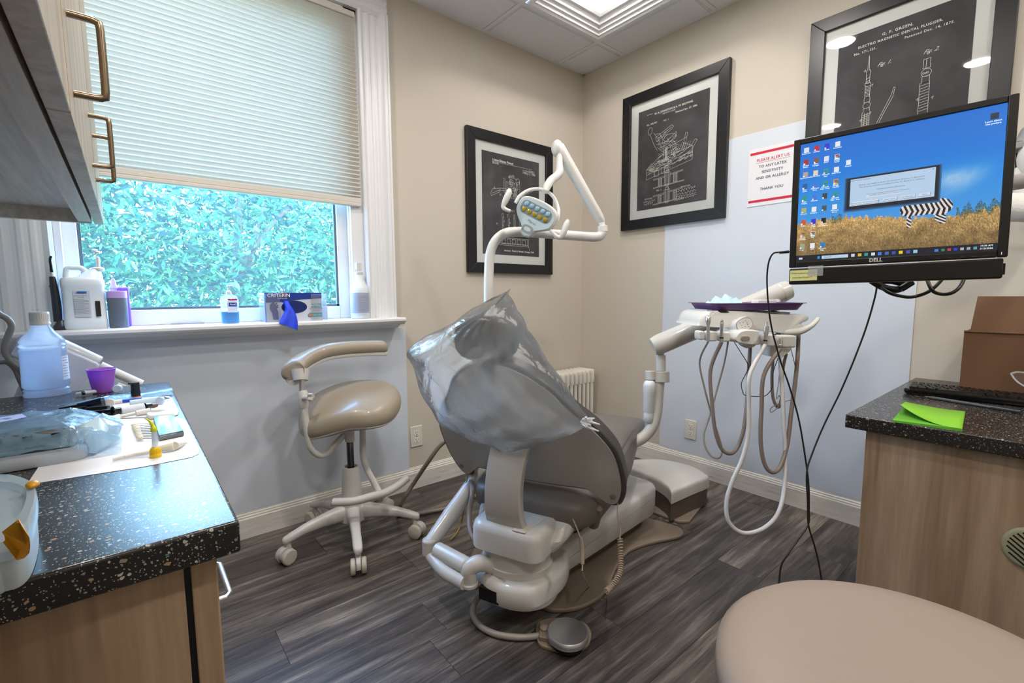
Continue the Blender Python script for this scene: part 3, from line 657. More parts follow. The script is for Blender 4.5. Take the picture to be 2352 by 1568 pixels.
o = obj('barrier_bag', m, bag_m, sub=1, ang=180); tag(o, 'crumpled clear plastic bag pulled over the chair headrest and backrest', 'plastic bag')
kn = onback(1345, 968, -.012); m = M()
for i in range(9):
    a = i*.8; m.tube([kn+V((0, 0, 0)), kn+RT*(.012*math.cos(a))+UP*(.012*math.sin(a))-FW*.008, kn+RT*(.02+.018*math.cos(a*1.7))+UP*(.02*math.sin(a*1.3)-.008)], [.006, .004, .002], n=5)
obj('knot', m, mat('film_white', '#dfe6ee', .2, alpha=.75), o)

# ---- utility box beyond the chair
ub = thing('utility_box', 'white and taupe floor utility box beyond the foot of the chair', 'utility box', PZ(1545, 1130, 0))
zt = .15
top = [PZ(x, y, zt) for x, y in ((1420, 1063), (1479, 1054), (1538, 1058), (1591, 1071), (1622, 1088), (1627, 1097), (1590, 1112), (1548, 1130), (1541, 1131), (1532, 1118), (1505, 1100), (1470, 1085))]
top = [V((p.x, p.y, 0)) for p in crom(top, 3, True)]; cc = sum(top, V())/len(top)
def rs(s_, z): return [cc+(p-cc)*s_+ZV*z for p in top]
m = M(); m.loft([rs(1, .098), rs(1.0, .140), rs(.985, .150), rs(.95, .155), rs(.85, .158)]); obj('lid', m, chairw_m, ub, ang=45)
m = M(); m.loft([rs(.96, .012), rs(.96, .098)]); obj('box_body', m, mat('taupe_dark', '#5c5047', .5), ub)
fp = [PZ(x, y, 0) for x, y in ((1500, 1180), (1556, 1202), (1583, 1203), (1627, 1146), (1600, 1100), (1500, 1100))]
m = M(); fpp = [V((p.x, p.y, 0)) for p in fp]; m.loft([fpp, [p+ZV*.014 for p in fpp]]); obj('floor_flange', m, base_m, ub, bevel=.004)

# ---- foot control
fc = thing('foot_control', 'round chrome disc foot control on the floor in front of the chair', 'foot pedal', PZ(1302, 1468, 0))
c_ = PZ(1304, 1452, .045); c_.z = 0
m = M(); pts_ = [PZ(x, y, 0) for x, y in ((1232, 1440), (1236, 1482), (1265, 1496), (1310, 1503), (1348, 1490), (1358, 1460), (1340, 1435), (1290, 1425), (1255, 1428))]
pts_ = [V((p.x, p.y, 0)) for p in crom(pts_, 3, True)]; m.loft([pts_, [p+ZV*.012 for p in pts_]]); obj('base', m, base_m, fc, bevel=.003)
m = M(); m.lathe([(.05, .012), (.052, .03)], c_, 30); obj('collar', m, rubber_m, fc)
m = M(); m.lathe([(.060, .030), (.0625, .036), (.0625, .046), (.058, .051), (.05, .0505), (.004, .054)], c_, 48); obj('disc', m, chrome_m, fc, ang=50)
q = PZ(1250, 1462, .0); q.z = .012; m = M(); m.lathe([(.016, 0), (.014, .02), (.008, .024)], q, 20); obj('swivel', m, base_m, fc)
q2 = PZ(1262, 1476, 0); m = M(); a_ = [PZ(x, y, 0) for x, y in ((1240, 1440), (1238, 1480), (1284, 1490), (1262, 1468))]; m.loft([[V((p.x, p.y, .012)) for p in a_], [V((p.x, p.y, .026)) for p in a_]]); obj('side_lug', m, base_m, fc, bevel=.002)
m = M(); m.tube([PZ(1115, 1352, .09), PZ(1090, 1385, .03), PZ(1086, 1412, .012), PZ(1104, 1438, .012), PZ(1140, 1456, .012), PZ(1190, 1463, .012), PZ(1238, 1460, .012)], .0095, n=12, k=8); obj('hose', m, hose_g, fc)
chrome_m.node_tree.nodes['Principled BSDF'].inputs['Roughness'].default_value = .34

# ---- coiled call cord hanging off the chair
cc_ = thing('coiled_cord', 'tan coiled cord hanging from the right side of the chair back to the floor', 'cord', PZ(1395, 1372, 0))
ctr = crom([PD(1424, 1236, 1.42), PD(1425, 1270, 1.40), PD(1426, 1300, 1.37), PD(1420, 1325, 1.34), PD(1405, 1345, 1.31), PD(1393, 1358, 1.29)], 28)
m = M(); hp_ = []; nn_ = None
for i, p in enumerate(ctr):
    tt = (ctr[min(i+1, len(ctr)-1)]-ctr[max(i-1, 0)]).normalized(); a = (FW-tt*FW.dot(tt)).normalized(); b = tt.cross(a)
    hp_.append(p+(a*math.cos(i*1.15)+b*math.sin(i*1.15))*.0075)
m.tube(hp_, .0018, n=5, k=2); obj('coil', m, brownc, cc_)
m = M(); m.tube([bk(-.29, .02, .03), PD(1418, 1185, 1.44), PD(1425, 1212, 1.43), PD(1424, 1236, 1.42)], .002, n=6); obj('lead', m, brownc, cc_)
m = M(); m.tube([PD(1393, 1358, 1.29), PZ(1394, 1374, .004), PZ(1380, 1376, .004), PZ(1355, 1350, .004), PD(1339, 1318, 1.34), PD(1338, 1300, 1.35), PD(1337, 1290, 1.36)], .002, n=6); obj('tail', m, brownc, cc_)
m = M(); m.tube([PD(1338, 1296, 1.355), PD(1337, 1250, 1.39), PD(1332, 1232, 1.40)], [.006, .0075, .005], n=8); obj('inline_plug', m, base_m, cc_)
m = M(); m.tube([PD(1332, 1232, 1.40), PD(1324, 1210, 1.42), PD(1316, 1192, 1.45)], .002, n=6); obj('upper_lead', m, brownc, cc_)

# ---- rear assistant arm with its holders
aa = dc
e1 = PZ(986, 1248, .215)
m = M(); m.tube([C(.06, .24, .40), C(0, .26, .34), (C(.0, .26, .34)+e1)/2+V((0, 0, -.005)), e1], [.018, .026, .030, .022], n=16); obj('swing_arm', m, chairw_m, aa)
m = M(); m.tube([e1+ZV*.018, e1-ZV*.04], .024, n=18, smooth=False); obj('elbow', m, chairw_m, aa, bevel=.006)
e2 = PZ(1086, 1305, .195); e3 = PZ(1004, 1262, .20)
m = M(); m.tube([e3, PZ(1074, 1300, .20)], .026, n=22, smooth=False); obj('holder_barrel', m, chairw_m, aa, bevel=.004)
m = M(); m.tube([e1-ZV*.035, PZ(1020, 1310, .165), PZ(1068, 1338, .16)], [.02, .022, .022], n=14); obj('tray_rail', m, chairw_m, aa)
T_ = frame((e3.x, e3.y), math.degrees(math.atan2(e2.y-e3.y, e2.x-e3.x)))
m = M(); m.box((.0, -.018, .115), (.06, .012, .165), T_); obj('valve_box', m, chairw_m, aa, bevel=.003)
g1 = PZ(1078, 1320, .175)
m = M(); m.tube([g1-ZV*.03, g1, g1+ZV*.02+C.F*.0, PZ(1096, 1294, .21), PZ(1120, 1296, .20), PZ(1150, 1310, .17)], [.022, .025, .026, .026, .024, .022], n=16); obj('elbow_link', m, chairw_m, aa)
m = M(); m.tube([g1-ZV*.034, g1-ZV*.022], .028, n=20, smooth=False); obj('link_ring', m, chairw_m, aa, bevel=.002)
m = M(); m.tube([PZ(1045, 1326, .14), PZ(1080, 1344, .135), PZ(1120, 1340, .135), PZ(1142, 1330, .14)], .011, n=10); obj('drain_hose', m, base_m, aa)
m = M(); m.tube([C(.02, .27, .36), PD(1085, 1130, 1.62), PD(1078, 1180, 1.58), PD(1082, 1225, 1.52), PD(1105, 1250, 1.48), PD(1130, 1246, 1.46)], .009, n=10); obj('suction_hose', m, hose_d, aa)
m = M(); m.tube([PD(1072, 1092, 1.75), PD(1070, 1125, 1.75), PZ(1062, 1190, .02), PZ(1050, 1222, .006), PZ(1034, 1240, .006)], .0035, n=6); obj('yellow_line', m, mat('yellow_tube', '#a98f50', .5), aa)
# supply hoses running to the floor at the left
def hose(name, label, pts, r, mt, group=None, k=8, cat='hose'):
    m = M(); m.tube(pts, r, n=10, k=k); o = obj(name, m, mt); return tag(o, label, cat, group)
hose('supply_hose', 'grey supply hose slanting from the chair down behind the blue-lit stool', [PD(1045, 1000, 1.95), PD(1012, 1022, 1.95), PD(985, 1058, 1.95), PD(950, 1110, 2.0), PD(925, 1150, 2.02), PZ(914, 1178, .012)], .009, hose_d)
hose('supply_hose', 'grey hose lying along the floor behind the chair toward the stool', [PZ(914, 1178, .010), PZ(930, 1185, .010), PZ(978, 1176, .010), PZ(1030, 1166, .010), PZ(1080, 1145, .010), PZ(1110, 1128, .010)], .009, hose_g)
# ---- assistant stool -----------------------------------------------------------
SX, SY = -1.80, -.32
st = thing('assistant_stool', 'pearl beige assistant stool with curved torso arm under the window', 'stool', (SX, SY, 0))
P2 = lambda x, y: PV(x, y, (SX, SY))
zc_ = lambda y: PV(812, y, (SX, SY)).z
for k in range(5):
    a = math.radians(182+72*k-1); d_ = V((math.cos(a), math.sin(a), 0)); s_ = V((-d_.y, d_.x, 0)); c0 = V((SX, SY, 0)); rg = []
    for r_, w_, zt_, zb_ in ((.02, .030, .165, .095), (.07, .026, .160, .098), (.13, .021, .150, .100), (.20, .018, .132, .095), (.255, .0185, .112, .082), (.275, .016, .104, .078), (.283, .010, .098, .080)):
        cz_ = (zt_+zb_)/2; h_ = (zt_-zb_)/2; rg.append([c0+d_*r_+s_*p+ZV*(cz_+q_) for p, q_ in sup(16, w_, h_, 3)])
    m = M(); m.loft(rg); obj('leg', m, chairw_m, st, ang=60)
    cc = c0+d_*.262; sw = math.radians([200, 250, 300, 20, 110][k]); wd = V((math.cos(sw), math.sin(sw), 0)); ax = V((-wd.y, wd.x, 0)); cc = cc+wd*.012
    m = M(); m.tube([cc-wd*.012+ZV*.055, cc-wd*.012+ZV*.085], .011, n=12, smooth=False)
    m.loft([[cc+ax*o_+wd*(math.cos(t)*.029)+ZV*(.036+math.sin(t)*.031) for t in np.linspace(-.25, PI+.25, 14)]+[cc+ax*o_+wd*.012+ZV*.036, cc+ax*o_-wd*.012+ZV*.036] for o_ in (-.008, .008)])
    cs = obj('caster', m, chairw_m, st)
    for o_ in (-1, 1):
        m = M(); Tm = Matrix((wd, ZV, ax)).transposed(); m.lathe([(.026, 0), (.0305, .003), (.0305, .015), (.026, .019), (.012, .0195)], cc+ax*(.010 if o_ > 0 else -.0295)+ZV*.0305, 26, T=Tm); obj('wheel', m, mat('wheel_grey', '#bdb8ac', .45), cs)
m = M(); m.lathe([(.036, zc_(1190)), (.040, zc_(1180)), (.046, zc_(1172)), (.0445, zc_(1150)), (.036, zc_(1075)), (.034, zc_(1070)), (.026, zc_(1070)), (.026, zc_(1078))], (SX, SY, 0), 30); obj('column_sleeve', m, chairw_m, st)
m = M(); m.lathe([(.055, .095), (.058, .12), (.050, .150), (.040, .170)], (SX, SY, 0), 30); obj('hub', m, chairw_m, st)
m = M(); m.lathe([(.0145, zc_(1075)), (.0145, zc_(1015)), (.013, zc_(1014)), (.013, zc_(980))], (SX, SY, 0), 20); obj('gas_lift', m, mat('dark_chrome', '#56595d', .2, metal=1), st)
m = M(); m.lathe([(.018, zc_(1013)), (.020, zc_(1012)), (.020, zc_(1000)), (.018, zc_(998)), (.020, zc_(996)), (.020, zc_(983)), (.018, zc_(978))], (SX, SY, 0), 24); obj('swivel_collar', m, chairw_m, st)
# seat pad: contoured saddle
SR = frame((SX+.028, SY+.04), -39.5)       # x axis to the right of the photograph
def sz(a, b): return .612+.030*(-a/.23)*0+.028*math.cos(min(1.6, abs(a)/.23*1.6))*1.0+.030*(b/.2)-.030*max(0, -b/.2)**2+.012*(a/.23)-.028*max(0, (a/.23))**3*.9-.045*max(0, -b/.17)*max(0, (.05-a)/.2)
def seatring(s_, dz, e=2.7): return [SR(a*s_, b*s_, 0)+ZV*(sz(a*s_, b*s_)+dz) for a, b in sup(44, .205, .175, e)]
m = M(); m.loft([seatring(.80, -.090), seatring(.93, -.082), seatring(.985, -.062), seatring(1.0, -.042), seatring(.99, -.022), seatring(.95, -.008), seatring(.86, .0), seatring(.6, .004), seatring(.3, .004), seatring(.05, .004)]); obj('seat', m, beige_vinyl, st, ang=80)
m = M(); m.loft([seatring(.45, -.118), seatring(.8, -.100), seatring(.965, -.074), seatring(.97, -.064)]); obj('seat_shell', m, chairw_m, st, ang=60)
# torso arm
arm = crom([PD(672, 862, 1.86), PD(676, 845, 1.87), PD(700, 826, 1.92), PD(740, 808, 1.99), PD(790, 800, 2.05), PD(840, 797, 2.10), PD(872, 796, 2.13), PD(887, 797, 2.15)], 5)
rg = []; n_ = len(arm)
for i, p in enumerate(arm):
    t_ = (arm[min(i+1, n_-1)]-arm[max(0, i-1)]); t_.z = 0; t_.normalize(); s_ = ZV.cross(t_); f_ = i/(n_-1)
    w_ = float(np.interp(f_, [0, .03, .1, .3, .6, .93, .98, 1], [.02, .045, .052, .038, .034, .032, .024, .008])); h_ = float(np.interp(f_, [0, .03, .1, .3, .9, .98, 1], [.012, .028, .034, .032, .029, .02, .006]))
    rg.append([p+s_*a+ZV*b for a, b in sup(20, w_, h_, 2.3)])
m = M(); m.loft(rg); obj('torso_pad', m, beige_vinyl, st, ang=80)
rg2 = []
for i, p in enumerate(arm):
    t_ = (arm[min(i+1, n_-1)]-arm[max(0, i-1)]); t_.z = 0; t_.normalize(); s_ = ZV.cross(t_); f_ = i/(n_-1)
    w_ = float(np.interp(f_, [0, .1, .3, .95, 1], [.018, .040, .028, .024, .012])); rg2.append([p+s_*a+ZV*(b-.030) for a, b in sup(14, w_, .010, 3)])
m = M(); m.loft(rg2); m.tube([PD(691, 874, 1.87), PD(690, 850, 1.88)], [.028, .036], n=20, smooth=False); obj('torso_pad_shell', m, chairw_m, st)
m = M(); m.tube([PD(693, 872, 1.875), PD(693, 905, 1.875)], .0115, n=16, smooth=False); obj('chrome_post', m, chrome_m, st)
m = M(); m.tube([PD(694, 897, 1.875), PD(695, 902, 1.875), PD(697, 926, 1.875), PD(699, 936, 1.875)], [.017, .020, .020, .016], n=20, smooth=False)
m.tube([PD(699, 930, 1.875), PD(702, 965, 1.875), PD(707, 1000, 1.88), PD(714, 1028, 1.89), PD(732, 1044, 1.91), PD(752, 1040, 1.93), PD(775, 1014, 1.96), PD(806, 982, 1.99)], .0135, n=14); obj('torso_post', m, chairw_m, st)
m = M(); m.tube([PD(697, 914, 1.86), PD(708, 913, 1.84)], .010, n=14, smooth=False)
kc = PD(714, 911, 1.835); m.loft([[kc+RT*o_-FW*0+UP*b+RT*0+V((0, 0, 0))+FW*a for a, b in [((.013+.005*math.cos(3*t_))*math.cos(t_), (.013+.005*math.cos(3*t_))*math.sin(t_)) for t_ in np.linspace(0, 2*PI, 25)[:-1]]] for o_ in (-.009, .009)]); obj('clamp_knob', m, chairw_m, st, bevel=.002)
m = M(); m.tube([PD(750, 972, 1.9), PD(728, 985, 1.88)], .003, n=8); obj('height_lever', m, steel_m, st)
m = M(); m.tube([PD(730, 984, 1.88), PD(716, 993, 1.87)], [.005, .0065], n=10); obj('lever_grip', m, blackg_m, st)
m = M(); m.tube([PD(832, 962, 2.06), PD(833, 1000, 2.06), PD(834, 1045, 2.055), PD(842, 1075, 2.04), PD(858, 1105, 2.0), PD(872, 1132, 1.96)], .0135, n=14); obj('footrest_post', m, chairw_m, st)
m = M(); m.tube([PD(766, 1153, 1.86), PD(770, 1153, 1.86), PD(810, 1151, 1.86), PD(850, 1141, 1.89), PD(885, 1131, 1.94), PD(915, 1114, 1.98), PD(936, 1097, 2.01)], .0165, n=16); obj('footrest_bar', m, chairw_m, st)

# ---- operator stool in the foreground
os_ = thing('operator_stool', 'large sand coloured padded stool cut off at the bottom right', 'stool', (-1.765, -2.17, 0))
ox, oy, oz = -1.752, -2.165, .553
m = M(); pr_ = [(.10, -.075), (.20, -.072), (.233, -.06), (.246, -.035), (.244, -.012), (.228, .002), (.19, .010), (.12, .012), (.05, .008), (.01, .007)]
m.loft([[V((ox+a*1.0, oy+b*1.0, oz+z)) for a, b in sup(56, r_, r_, 2.0)] for r_, z in pr_]); obj('seat', m, pink_vinyl, os_, ang=80)
m = M(); m.lathe([(.15, .462), (.14, .478)], (ox, oy, 0), 30); obj('seat_plate', m, white_m, os_)
m = M(); m.lathe([(.025, .12), (.022, .46)], (ox, oy, 0), 20); obj('gas_lift', m, steel_m, os_)
for k in range(5):
    a = .4+2*PI*k/5; m = M(); m.tube([(ox, oy, .12), (ox+math.cos(a)*.13, oy+math.sin(a)*.13, .105), (ox+math.cos(a)*.24, oy+math.sin(a)*.24, .075)], [.03, .022, .015]); obj('leg', m, white_m, os_)
    m = M(); m.lathe([(.02, -.018), (.027, -.014), (.027, .014), (.02, .018)], (ox+math.cos(a)*.24, oy+math.sin(a)*.24, .0275), 20, T=Matrix.Rotation(PI/2, 3, 'X')); obj('caster', m, mat('wheel_grey', '#bdb8ac', .45), os_)

# ---- delivery unit: arm, control head, handpieces -------------------------------
du = thing('delivery_unit', 'cream delivery unit with control head on a long arm right of the chair', 'delivery unit', PD(1510, 1000, 1.93))
m = M(); m.tube([C(.35, -.16, .36), PD(1420, 1024, 1.93), PD(1450, 1018, 1.94), PD(1480, 1002, 1.94), PD(1500, 975, 1.94), PD(1508, 940, 1.94), PD(1511, 900, 1.94), PD(1514, 872, 1.94)], .0235, n=18); obj('support_tube', m, chairw_m, du)
pz = lambda y: PD(1518, y, 1.94)
m = M(); m.tube([pz(877)+RT*-.0, pz(852)], .034, n=24, smooth=False); m.tube([PD(1495, 872, 1.94), PD(1495, 851, 1.94)], .024, n=16, smooth=False); obj('bottle_bracket', m, chairw_m, du, bevel=.003)
m = M(); m.tube([pz(852), pz(815)], .0195, n=20, smooth=False); m.tube([pz(818), pz(795)], .0125, n=16, smooth=False); obj('pivot_post', m, chairw_m, du, bevel=.002)
a0, a1 = PD(1499, 797, 1.93), PD(1812, 664, 1.87)
m = M(); m.tube([a0, a0.lerp(a1, .04), a0.lerp(a1, .05), a0.lerp(a1, .5), a0.lerp(a1, .93), a0.lerp(a1, .935), a1], [.036, .041, .042, .0405, .040, .042, .037], n=28, smooth=False); obj('flex_arm', m, chairw_m, du, bevel=.004, ang=30)
m = M(); m.tube([PD(1785, 685, 1.87), PD(1780, 712, 1.80), PD(1775, 730, 1.72)], [.014, .016, .02], n=12); obj('arm_pivot', m, chairw_m, du)
# reservoir bottle
bc = PD(1491, 920, 1.93); bt = PD(1491, 873, 1.93).z; bb_ = PD(1491, 970, 1.93).z
m = M(); h_ = bt-bb_; m.lathe([(.018, 0), (.022, .004), (.022, h_*.20), (.0205, h_*.23), (.0235, h_*.27), (.0235, h_*.68), (.025, h_*.72), (.0255, h_*.9), (.02, h_*.98), (.012, h_)], (bc.x, bc.y, bb_), 26); wbo = obj('water_bottle', m, mat('milky_bottle', '#d6dade', .3), ang=50); tag(wbo, 'small white water bottle clipped to the delivery unit post', 'bottle')
# control head frame: x to the right, y away, z up
hd = 1.63
hO = PD(1720, 745, hd); hR = V((RT.x, RT.y, 0)).normalized(); hB = V((_n.x, _n.y, 0))
def HP(x, y, back=0): return PV(x, y, (hO.x, hO.y))+hB*back
def slab(m, pts, b0, b1, e=0):
    q = [HP(x, y, 0) for x, y in pts]; m.loft([[p+hB*b0 for p in q], [p+hB*b1 for p in q]])
body = [(1597, 742), (1606, 724), (1628, 713), (1700, 714), (1800, 722), (1848, 722), (1852, 734), (1836, 742), (1842, 750), (1826, 764), (1800, 766), (1722, 756), (1604, 749)]
m = M(); q = [(p.x, p.y) for p in crom([(a, b, 0) for a, b in body], 3, True)]; cq = (1722, 740)
m.loft([[HP(cq[0]+(x-cq[0])*s_, cq[1]+(y-cq[1])*s_, b_) for x, y in q] for b_, s_ in ((-.025, .90), (-.018, .97), (-.005, 1), (.16, 1.0), (.19, .98), (.20, .92))]); obj('control_head', m, white_m, du, ang=50)
m = M(); m.loft([[HP(1720+(x-1720)*1.0, y, b_) for x, y in ((1625, 711), (1820, 717), (1818, 721), (1625, 715))] for b_ in (.01, .17)]); obj('tray_mat', m, mat('pale_pad', '#c9ced2', .5), du, bevel=.002)
m = M(); m.tube([HP(1790, 762, -.01), HP(1820, 760, -.03), HP(1842, 750, -.035), HP(1858, 740, -.03), HP(1870, 731, -.02)], [.012, .016, .013, .010, .008], n=14, flat=.8); obj('handle', m, white_m, du)
# holder bar
for i, (xa, ya, xb, yb) in enumerate(((1585, 756, 1599, 776), (1605, 757, 1627, 779), (1634, 758, 1656, 780), (1702, 763, 1722, 787), (1732, 764, 1755, 790), (1765, 766, 1799, 793))):
    m = M(); r_ = rrect(xa, ya, xb, yb, 5, 4); m.loft([[HP(x, y, b_) for x, y in r_] for b_ in (-.075, -.035)]); obj('holder', m, white_m, du, bevel=.005, seg=3)
m = M(); m.loft([[HP(x, y, b_) for x, y in ((1590, 762), (1795, 774), (1795, 784), (1590, 770))] for b_ in (-.045, -.02)]); obj('holder_rail', m, white_m, du, bevel=.003)
# touch pad bulge
kb = [(1656, 768), (1668, 755), (1690, 752), (1714, 757), (1702, 782), (1690, 785), (1665, 781), (1656, 776)]
m = M(); kq = [(p.x, p.y) for p in crom([(a, b, 0) for a, b in kb], 3, True)]; m.loft([[HP(1685+(x-1685)*s_, 769+(y-769)*s_, b_) for x, y in kq] for b_, s_ in ((-.10, .85), (-.09, .97), (-.07, 1), (-.02, 1))])
m.loft([[HP(1694+a, 742+dy+b, b_) for a, b in [(x*math.cos(-.35)-y*math.sin(-.35), x*math.sin(-.35)+y*math.cos(-.35)) for x, y in sup(28, 22*s_, 17*s_)]] for b_, s_, dy in ((-.02, 1.3, 8), (-.05, 1.15, 4), (-.065, 1.0, 0))]); obj('touchpad_housing', m, white_m, du, ang=60)
m = M(); pq = lambda s_: [(x*math.cos(-.35)-y*math.sin(-.35), x*math.sin(-.35)+y*math.cos(-.35)) for x, y in sup(32, 18.5*s_, 13.5*s_)]
m.loft([[HP(1688+a, 742+b, b_) for a, b in pq(s_)] for b_, s_ in ((-.066, 1), (-.0675, 1))]); obj('touchpad_rim', m, mat('rim_grey', '#8c8a86', .4), du)
m = M(); m.loft([[HP(1688+a, 742+b, b_) for a, b in pq(.94)] for b_ in (-.067, -.0685)]); tp = obj('touchpad', m, mat('touchpad_white', '#dedbd6', .3), du)
m = M()
for k in range(9):
    a = k*.7; cx_, cy_ = 1688+11*math.cos(a)*(.6+.4*(k % 2)), 742+8*math.sin(a)*(.6+.4*(k % 2)); m.loft([[HP(cx_+x, cy_+y, b_) for x, y in ((-1.3, -.4), (1.3, -.9), (1.3, -.1), (-1.3, .5))] for b_ in (-.0687, -.0692)])
obj('touchpad_marks', m, greyink, tp)['kind'] = 'stuff'
m = M(); m.loft([[HP(1679+x*s_, 771+y*s_, b_) for x, y in rrect(-10, -5, 10, 5, 4.5)] for b_, s_ in ((-.098, 1), (-.104, .9))]); obj('brake_button', m, mat('button_taupe', '#8d827a', .4), du)
m = M(); m.loft([[HP(x, y, b_) for x, y in ((1643, 714), (1648, 711.5), (1660, 712), (1668, 716), (1660, 717.5), (1648, 717))] for b_ in (-.026, .0)]); obj('vent_slot', m, blackg_m, du)
m = M(); m.loft([[HP(x, y, b_) for x, y in ((1766, 786), (1819, 760), (1820, 784), (1812, 805), (1794, 820), (1766, 818))] for b_ in (-.01, .06)]); obj('junction_block', m, white_m, du, bevel=.003)
m = M(); m.tube([HP(1690, 783, -.04), HP(1706, 787, -.03), HP(1722, 786, -.02)], [.012, .016, .014], n=12); obj('under_bulge', m, white_m, du)
# tray with its contents
tr_m = mat('purple_tray', '#5b3a72', .35); ty = HP(1735, 712, .08)
def TP(x, y, z): return ty+hR*x+hB*y+ZV*z-hR*0
m = M(); o0 = rrect(-.148, -.095, .148, .095, .025); 
m.loft([[TP(x*s_, y*s_, z) for x, y in o0] for s_, z in ((.0, .001), (1, 0), (1.10, .022), (1.165, .023), (1.165, .025), (1.09, .025), (.985, .003), (.0, .003))], cap=False); tr = obj('instrument_tray', m, tr_m, ang=30); tag(tr, 'purple plastic instrument tray on top of the delivery head', 'tray')
# gauze and card box
npr = np.random.default_rng(3)
def crumple(name, c, rx, ry, h, mt, seed, n=16):
    g = np.random.default_rng(seed); m = M(); m2 = []
    for i in range(n):
        row = []
        for j in range(n):
            u_, v_ = i/(n-1)*2-1, j/(n-1)*2-1; f = max(0, 1-max(abs(u_), abs(v_))**3); z = h*f*(.35+.65*abs(math.sin(u_*5+seed+2*v_))*abs(math.cos(v_*4-seed)))+g.uniform(0, h*.15)*f+.0015
            row.append(m.v(c(u_*rx*(1+.1*math.sin(v_*7)), v_*ry*(1+.12*math.cos(u_*6)), z)))
        m2.append(row)
    for i in range(n-1):
        for j in range(n-1): m.face([m2[i][j], m2[i+1][j], m2[i+1][j+1], m2[i][j+1]])
    return obj(name, m, mt, solid=.0015, ang=50)
o = crumple('paper_mask', lambda x, y, z: TP(x-.075, y, z+.003), .066, .055, .048, mat('pale_blue_tissue', '#b9d6e4', .9), 2); tag(o, 'crumpled pale blue disposable mask at the left of the purple tray', 'mask')
o = crumple('gauze_pad', lambda x, y, z: TP(x+.002, y-.01, z+.003), .045, .05, .018, mat('white_gauze', '#dcdcdc', .95), 5); tag(o, 'folded white gauze in the middle of the purple tray', 'gauze')
m = M(); m.box((.05, -.0, .006), (.118, .05, .034), lambda p: TP(p.x, p.y, p.z)); o = obj('small_box', m, paper_m, bevel=.002); tag(o, 'small white box at the right of the purple tray', 'box')
# handpieces with their hoses (each hangs in a holder)
def hpc(name, lab, xy, prof, hose_pts, r, mt, tip=None):
    t = thing(name, lab, 'handpiece', HP(xy[0], xy[1], -.085)); a, b = HP(xy[0], xy[1], -.085), HP(xy[2], xy[3], -.085); m = M(); n_ = len(prof)
    m.tube([a.lerp(b, f) for f, _ in prof], 1, smooth=False, n=4) if False else None
    rings = []; ax_ = (b-a).normalized(); s1 = (hB-ax_*hB.dot(ax_)).normalized(); s2 = ax_.cross(s1)
    for f, rr_ in prof: rings.append([a.lerp(b, f)+(s1*math.cos(2*PI*j/18)+s2*math.sin(2*PI*j/18))*rr_ for j in range(18)])
    m.loft(rings); obj('handpiece_body', m, steel_m if mt is None else chrome_m, t, ang=40)
    m = M(); bf = b+(a-b)*.22; m.loft([[bf.lerp(b, g_)+(s1*math.cos(2*PI*j/16)+s2*math.sin(2*PI*j/16))*(prof[-1][1]+.0012) for j in range(16)] for g_ in (0, .25)]); obj('seal_ring', m, rubber_m, t)
    m = M(); m.tube([b]+[PD(x, y, d_) for x, y, d_ in hose_pts], r, n=10, k=10); obj('hose', m, mt or hose_g, t)
    return t
t = hpc('air_water_syringe', 'silver syringe handpiece, leftmost in the delivery holders', (1603, 724, 1603, 779), [(0, .006), (.05, .009), (.2, .008), (.4, .0045), (.8, .006), (1, .004)], [(1607, 830, 1.60), (1618, 890, 1.61), (1634, 950, 1.62), (1650, 1000, 1.62), (1658, 1030, 1.62), (1653, 1050, 1.62), (1635, 1048, 1.63), (1620, 1025, 1.64), (1617, 995, 1.65), (1630, 955, 1.66), (1648, 890, 1.66), (1664, 830, 1.66), (1673, 780, 1.66)], .0032, hose_g)
m = M(); m.tube([HP(1604, 724, -.085), HP(1612, 716, -.07), HP(1622, 714, -.06)], [.004, .003, .002], n=8); obj('syringe_tip', m, chairw_m, t)
m = M(); m.box((-.009, -.004, -.004), (.009, .004, .004), lambda p: HP(1603, 726, -.085)+hR*p.x+hB*p.y+ZV*p.z); obj('trigger', m, chrome_m, t, bevel=.002)
hpc('slow_handpiece', 'chrome handpiece with a black band, second from the left in the holders', (1633, 730, 1632, 780), [(0, .003), (.04, .003), (.05, .0048), (.15, .0048), (.16, .0062), (.5, .0062), (.52, .0054), (1, .005)], [(1632, 850, 1.58), (1636, 930, 1.58), (1642, 985, 1.58), (1654, 1025, 1.58), (1672, 1041, 1.58), (1690, 1033, 1.59), (1706, 995, 1.60), (1714, 940, 1.61), (1718, 880, 1.62), (1722, 815, 1.63), (1724, 778, 1.66)], .0062, hose_d)
hpc('fast_handpiece', 'tall taupe handpiece on the long white hose loop', (1731, 735, 1727, 786), [(0, .0028), (.1, .003), (.18, .003), (.2, .0075), (.5, .0075), (.62, .006), (.7, .0052), (1, .005)], [(1722, 860, 1.50), (1720, 930, 1.50), (1718, 1000, 1.50), (1704, 1055, 1.50), (1682, 1105, 1.50), (1669, 1150, 1.50), (1671, 1190, 1.50), (1690, 1216, 1.50), (1718, 1224, 1.50), (1755, 1212, 1.50), (1785, 1182, 1.51), (1799, 1135, 1.53), (1804, 1060, 1.56), (1800, 970, 1.58), (1797, 900, 1.60), (1793, 840, 1.62), (1790, 800, 1.66)], .0066, hose_w)
hpc('polishing_handpiece', 'short chrome handpiece, rightmost in the delivery holders', (1762, 770, 1760, 795), [(0, .005), (.1, .0058), (.6, .0058), (.62, .0065), (1, .006)], [(1755, 860, 1.54), (1749, 940, 1.54), (1747, 1010, 1.54), (1755, 1062, 1.54), (1772, 1084, 1.54), (1792, 1072, 1.55), (1808, 1020, 1.57), (1817, 950, 1.59), (1826, 880, 1.61), (1832, 820, 1.63), (1834, 765, 1.66)], .0066, hose_d)
def cord(name, label, pts, r, mt, group=None): return hose(name, label, [PD(*p) for p in pts], r, mt, group, 8, 'cord')
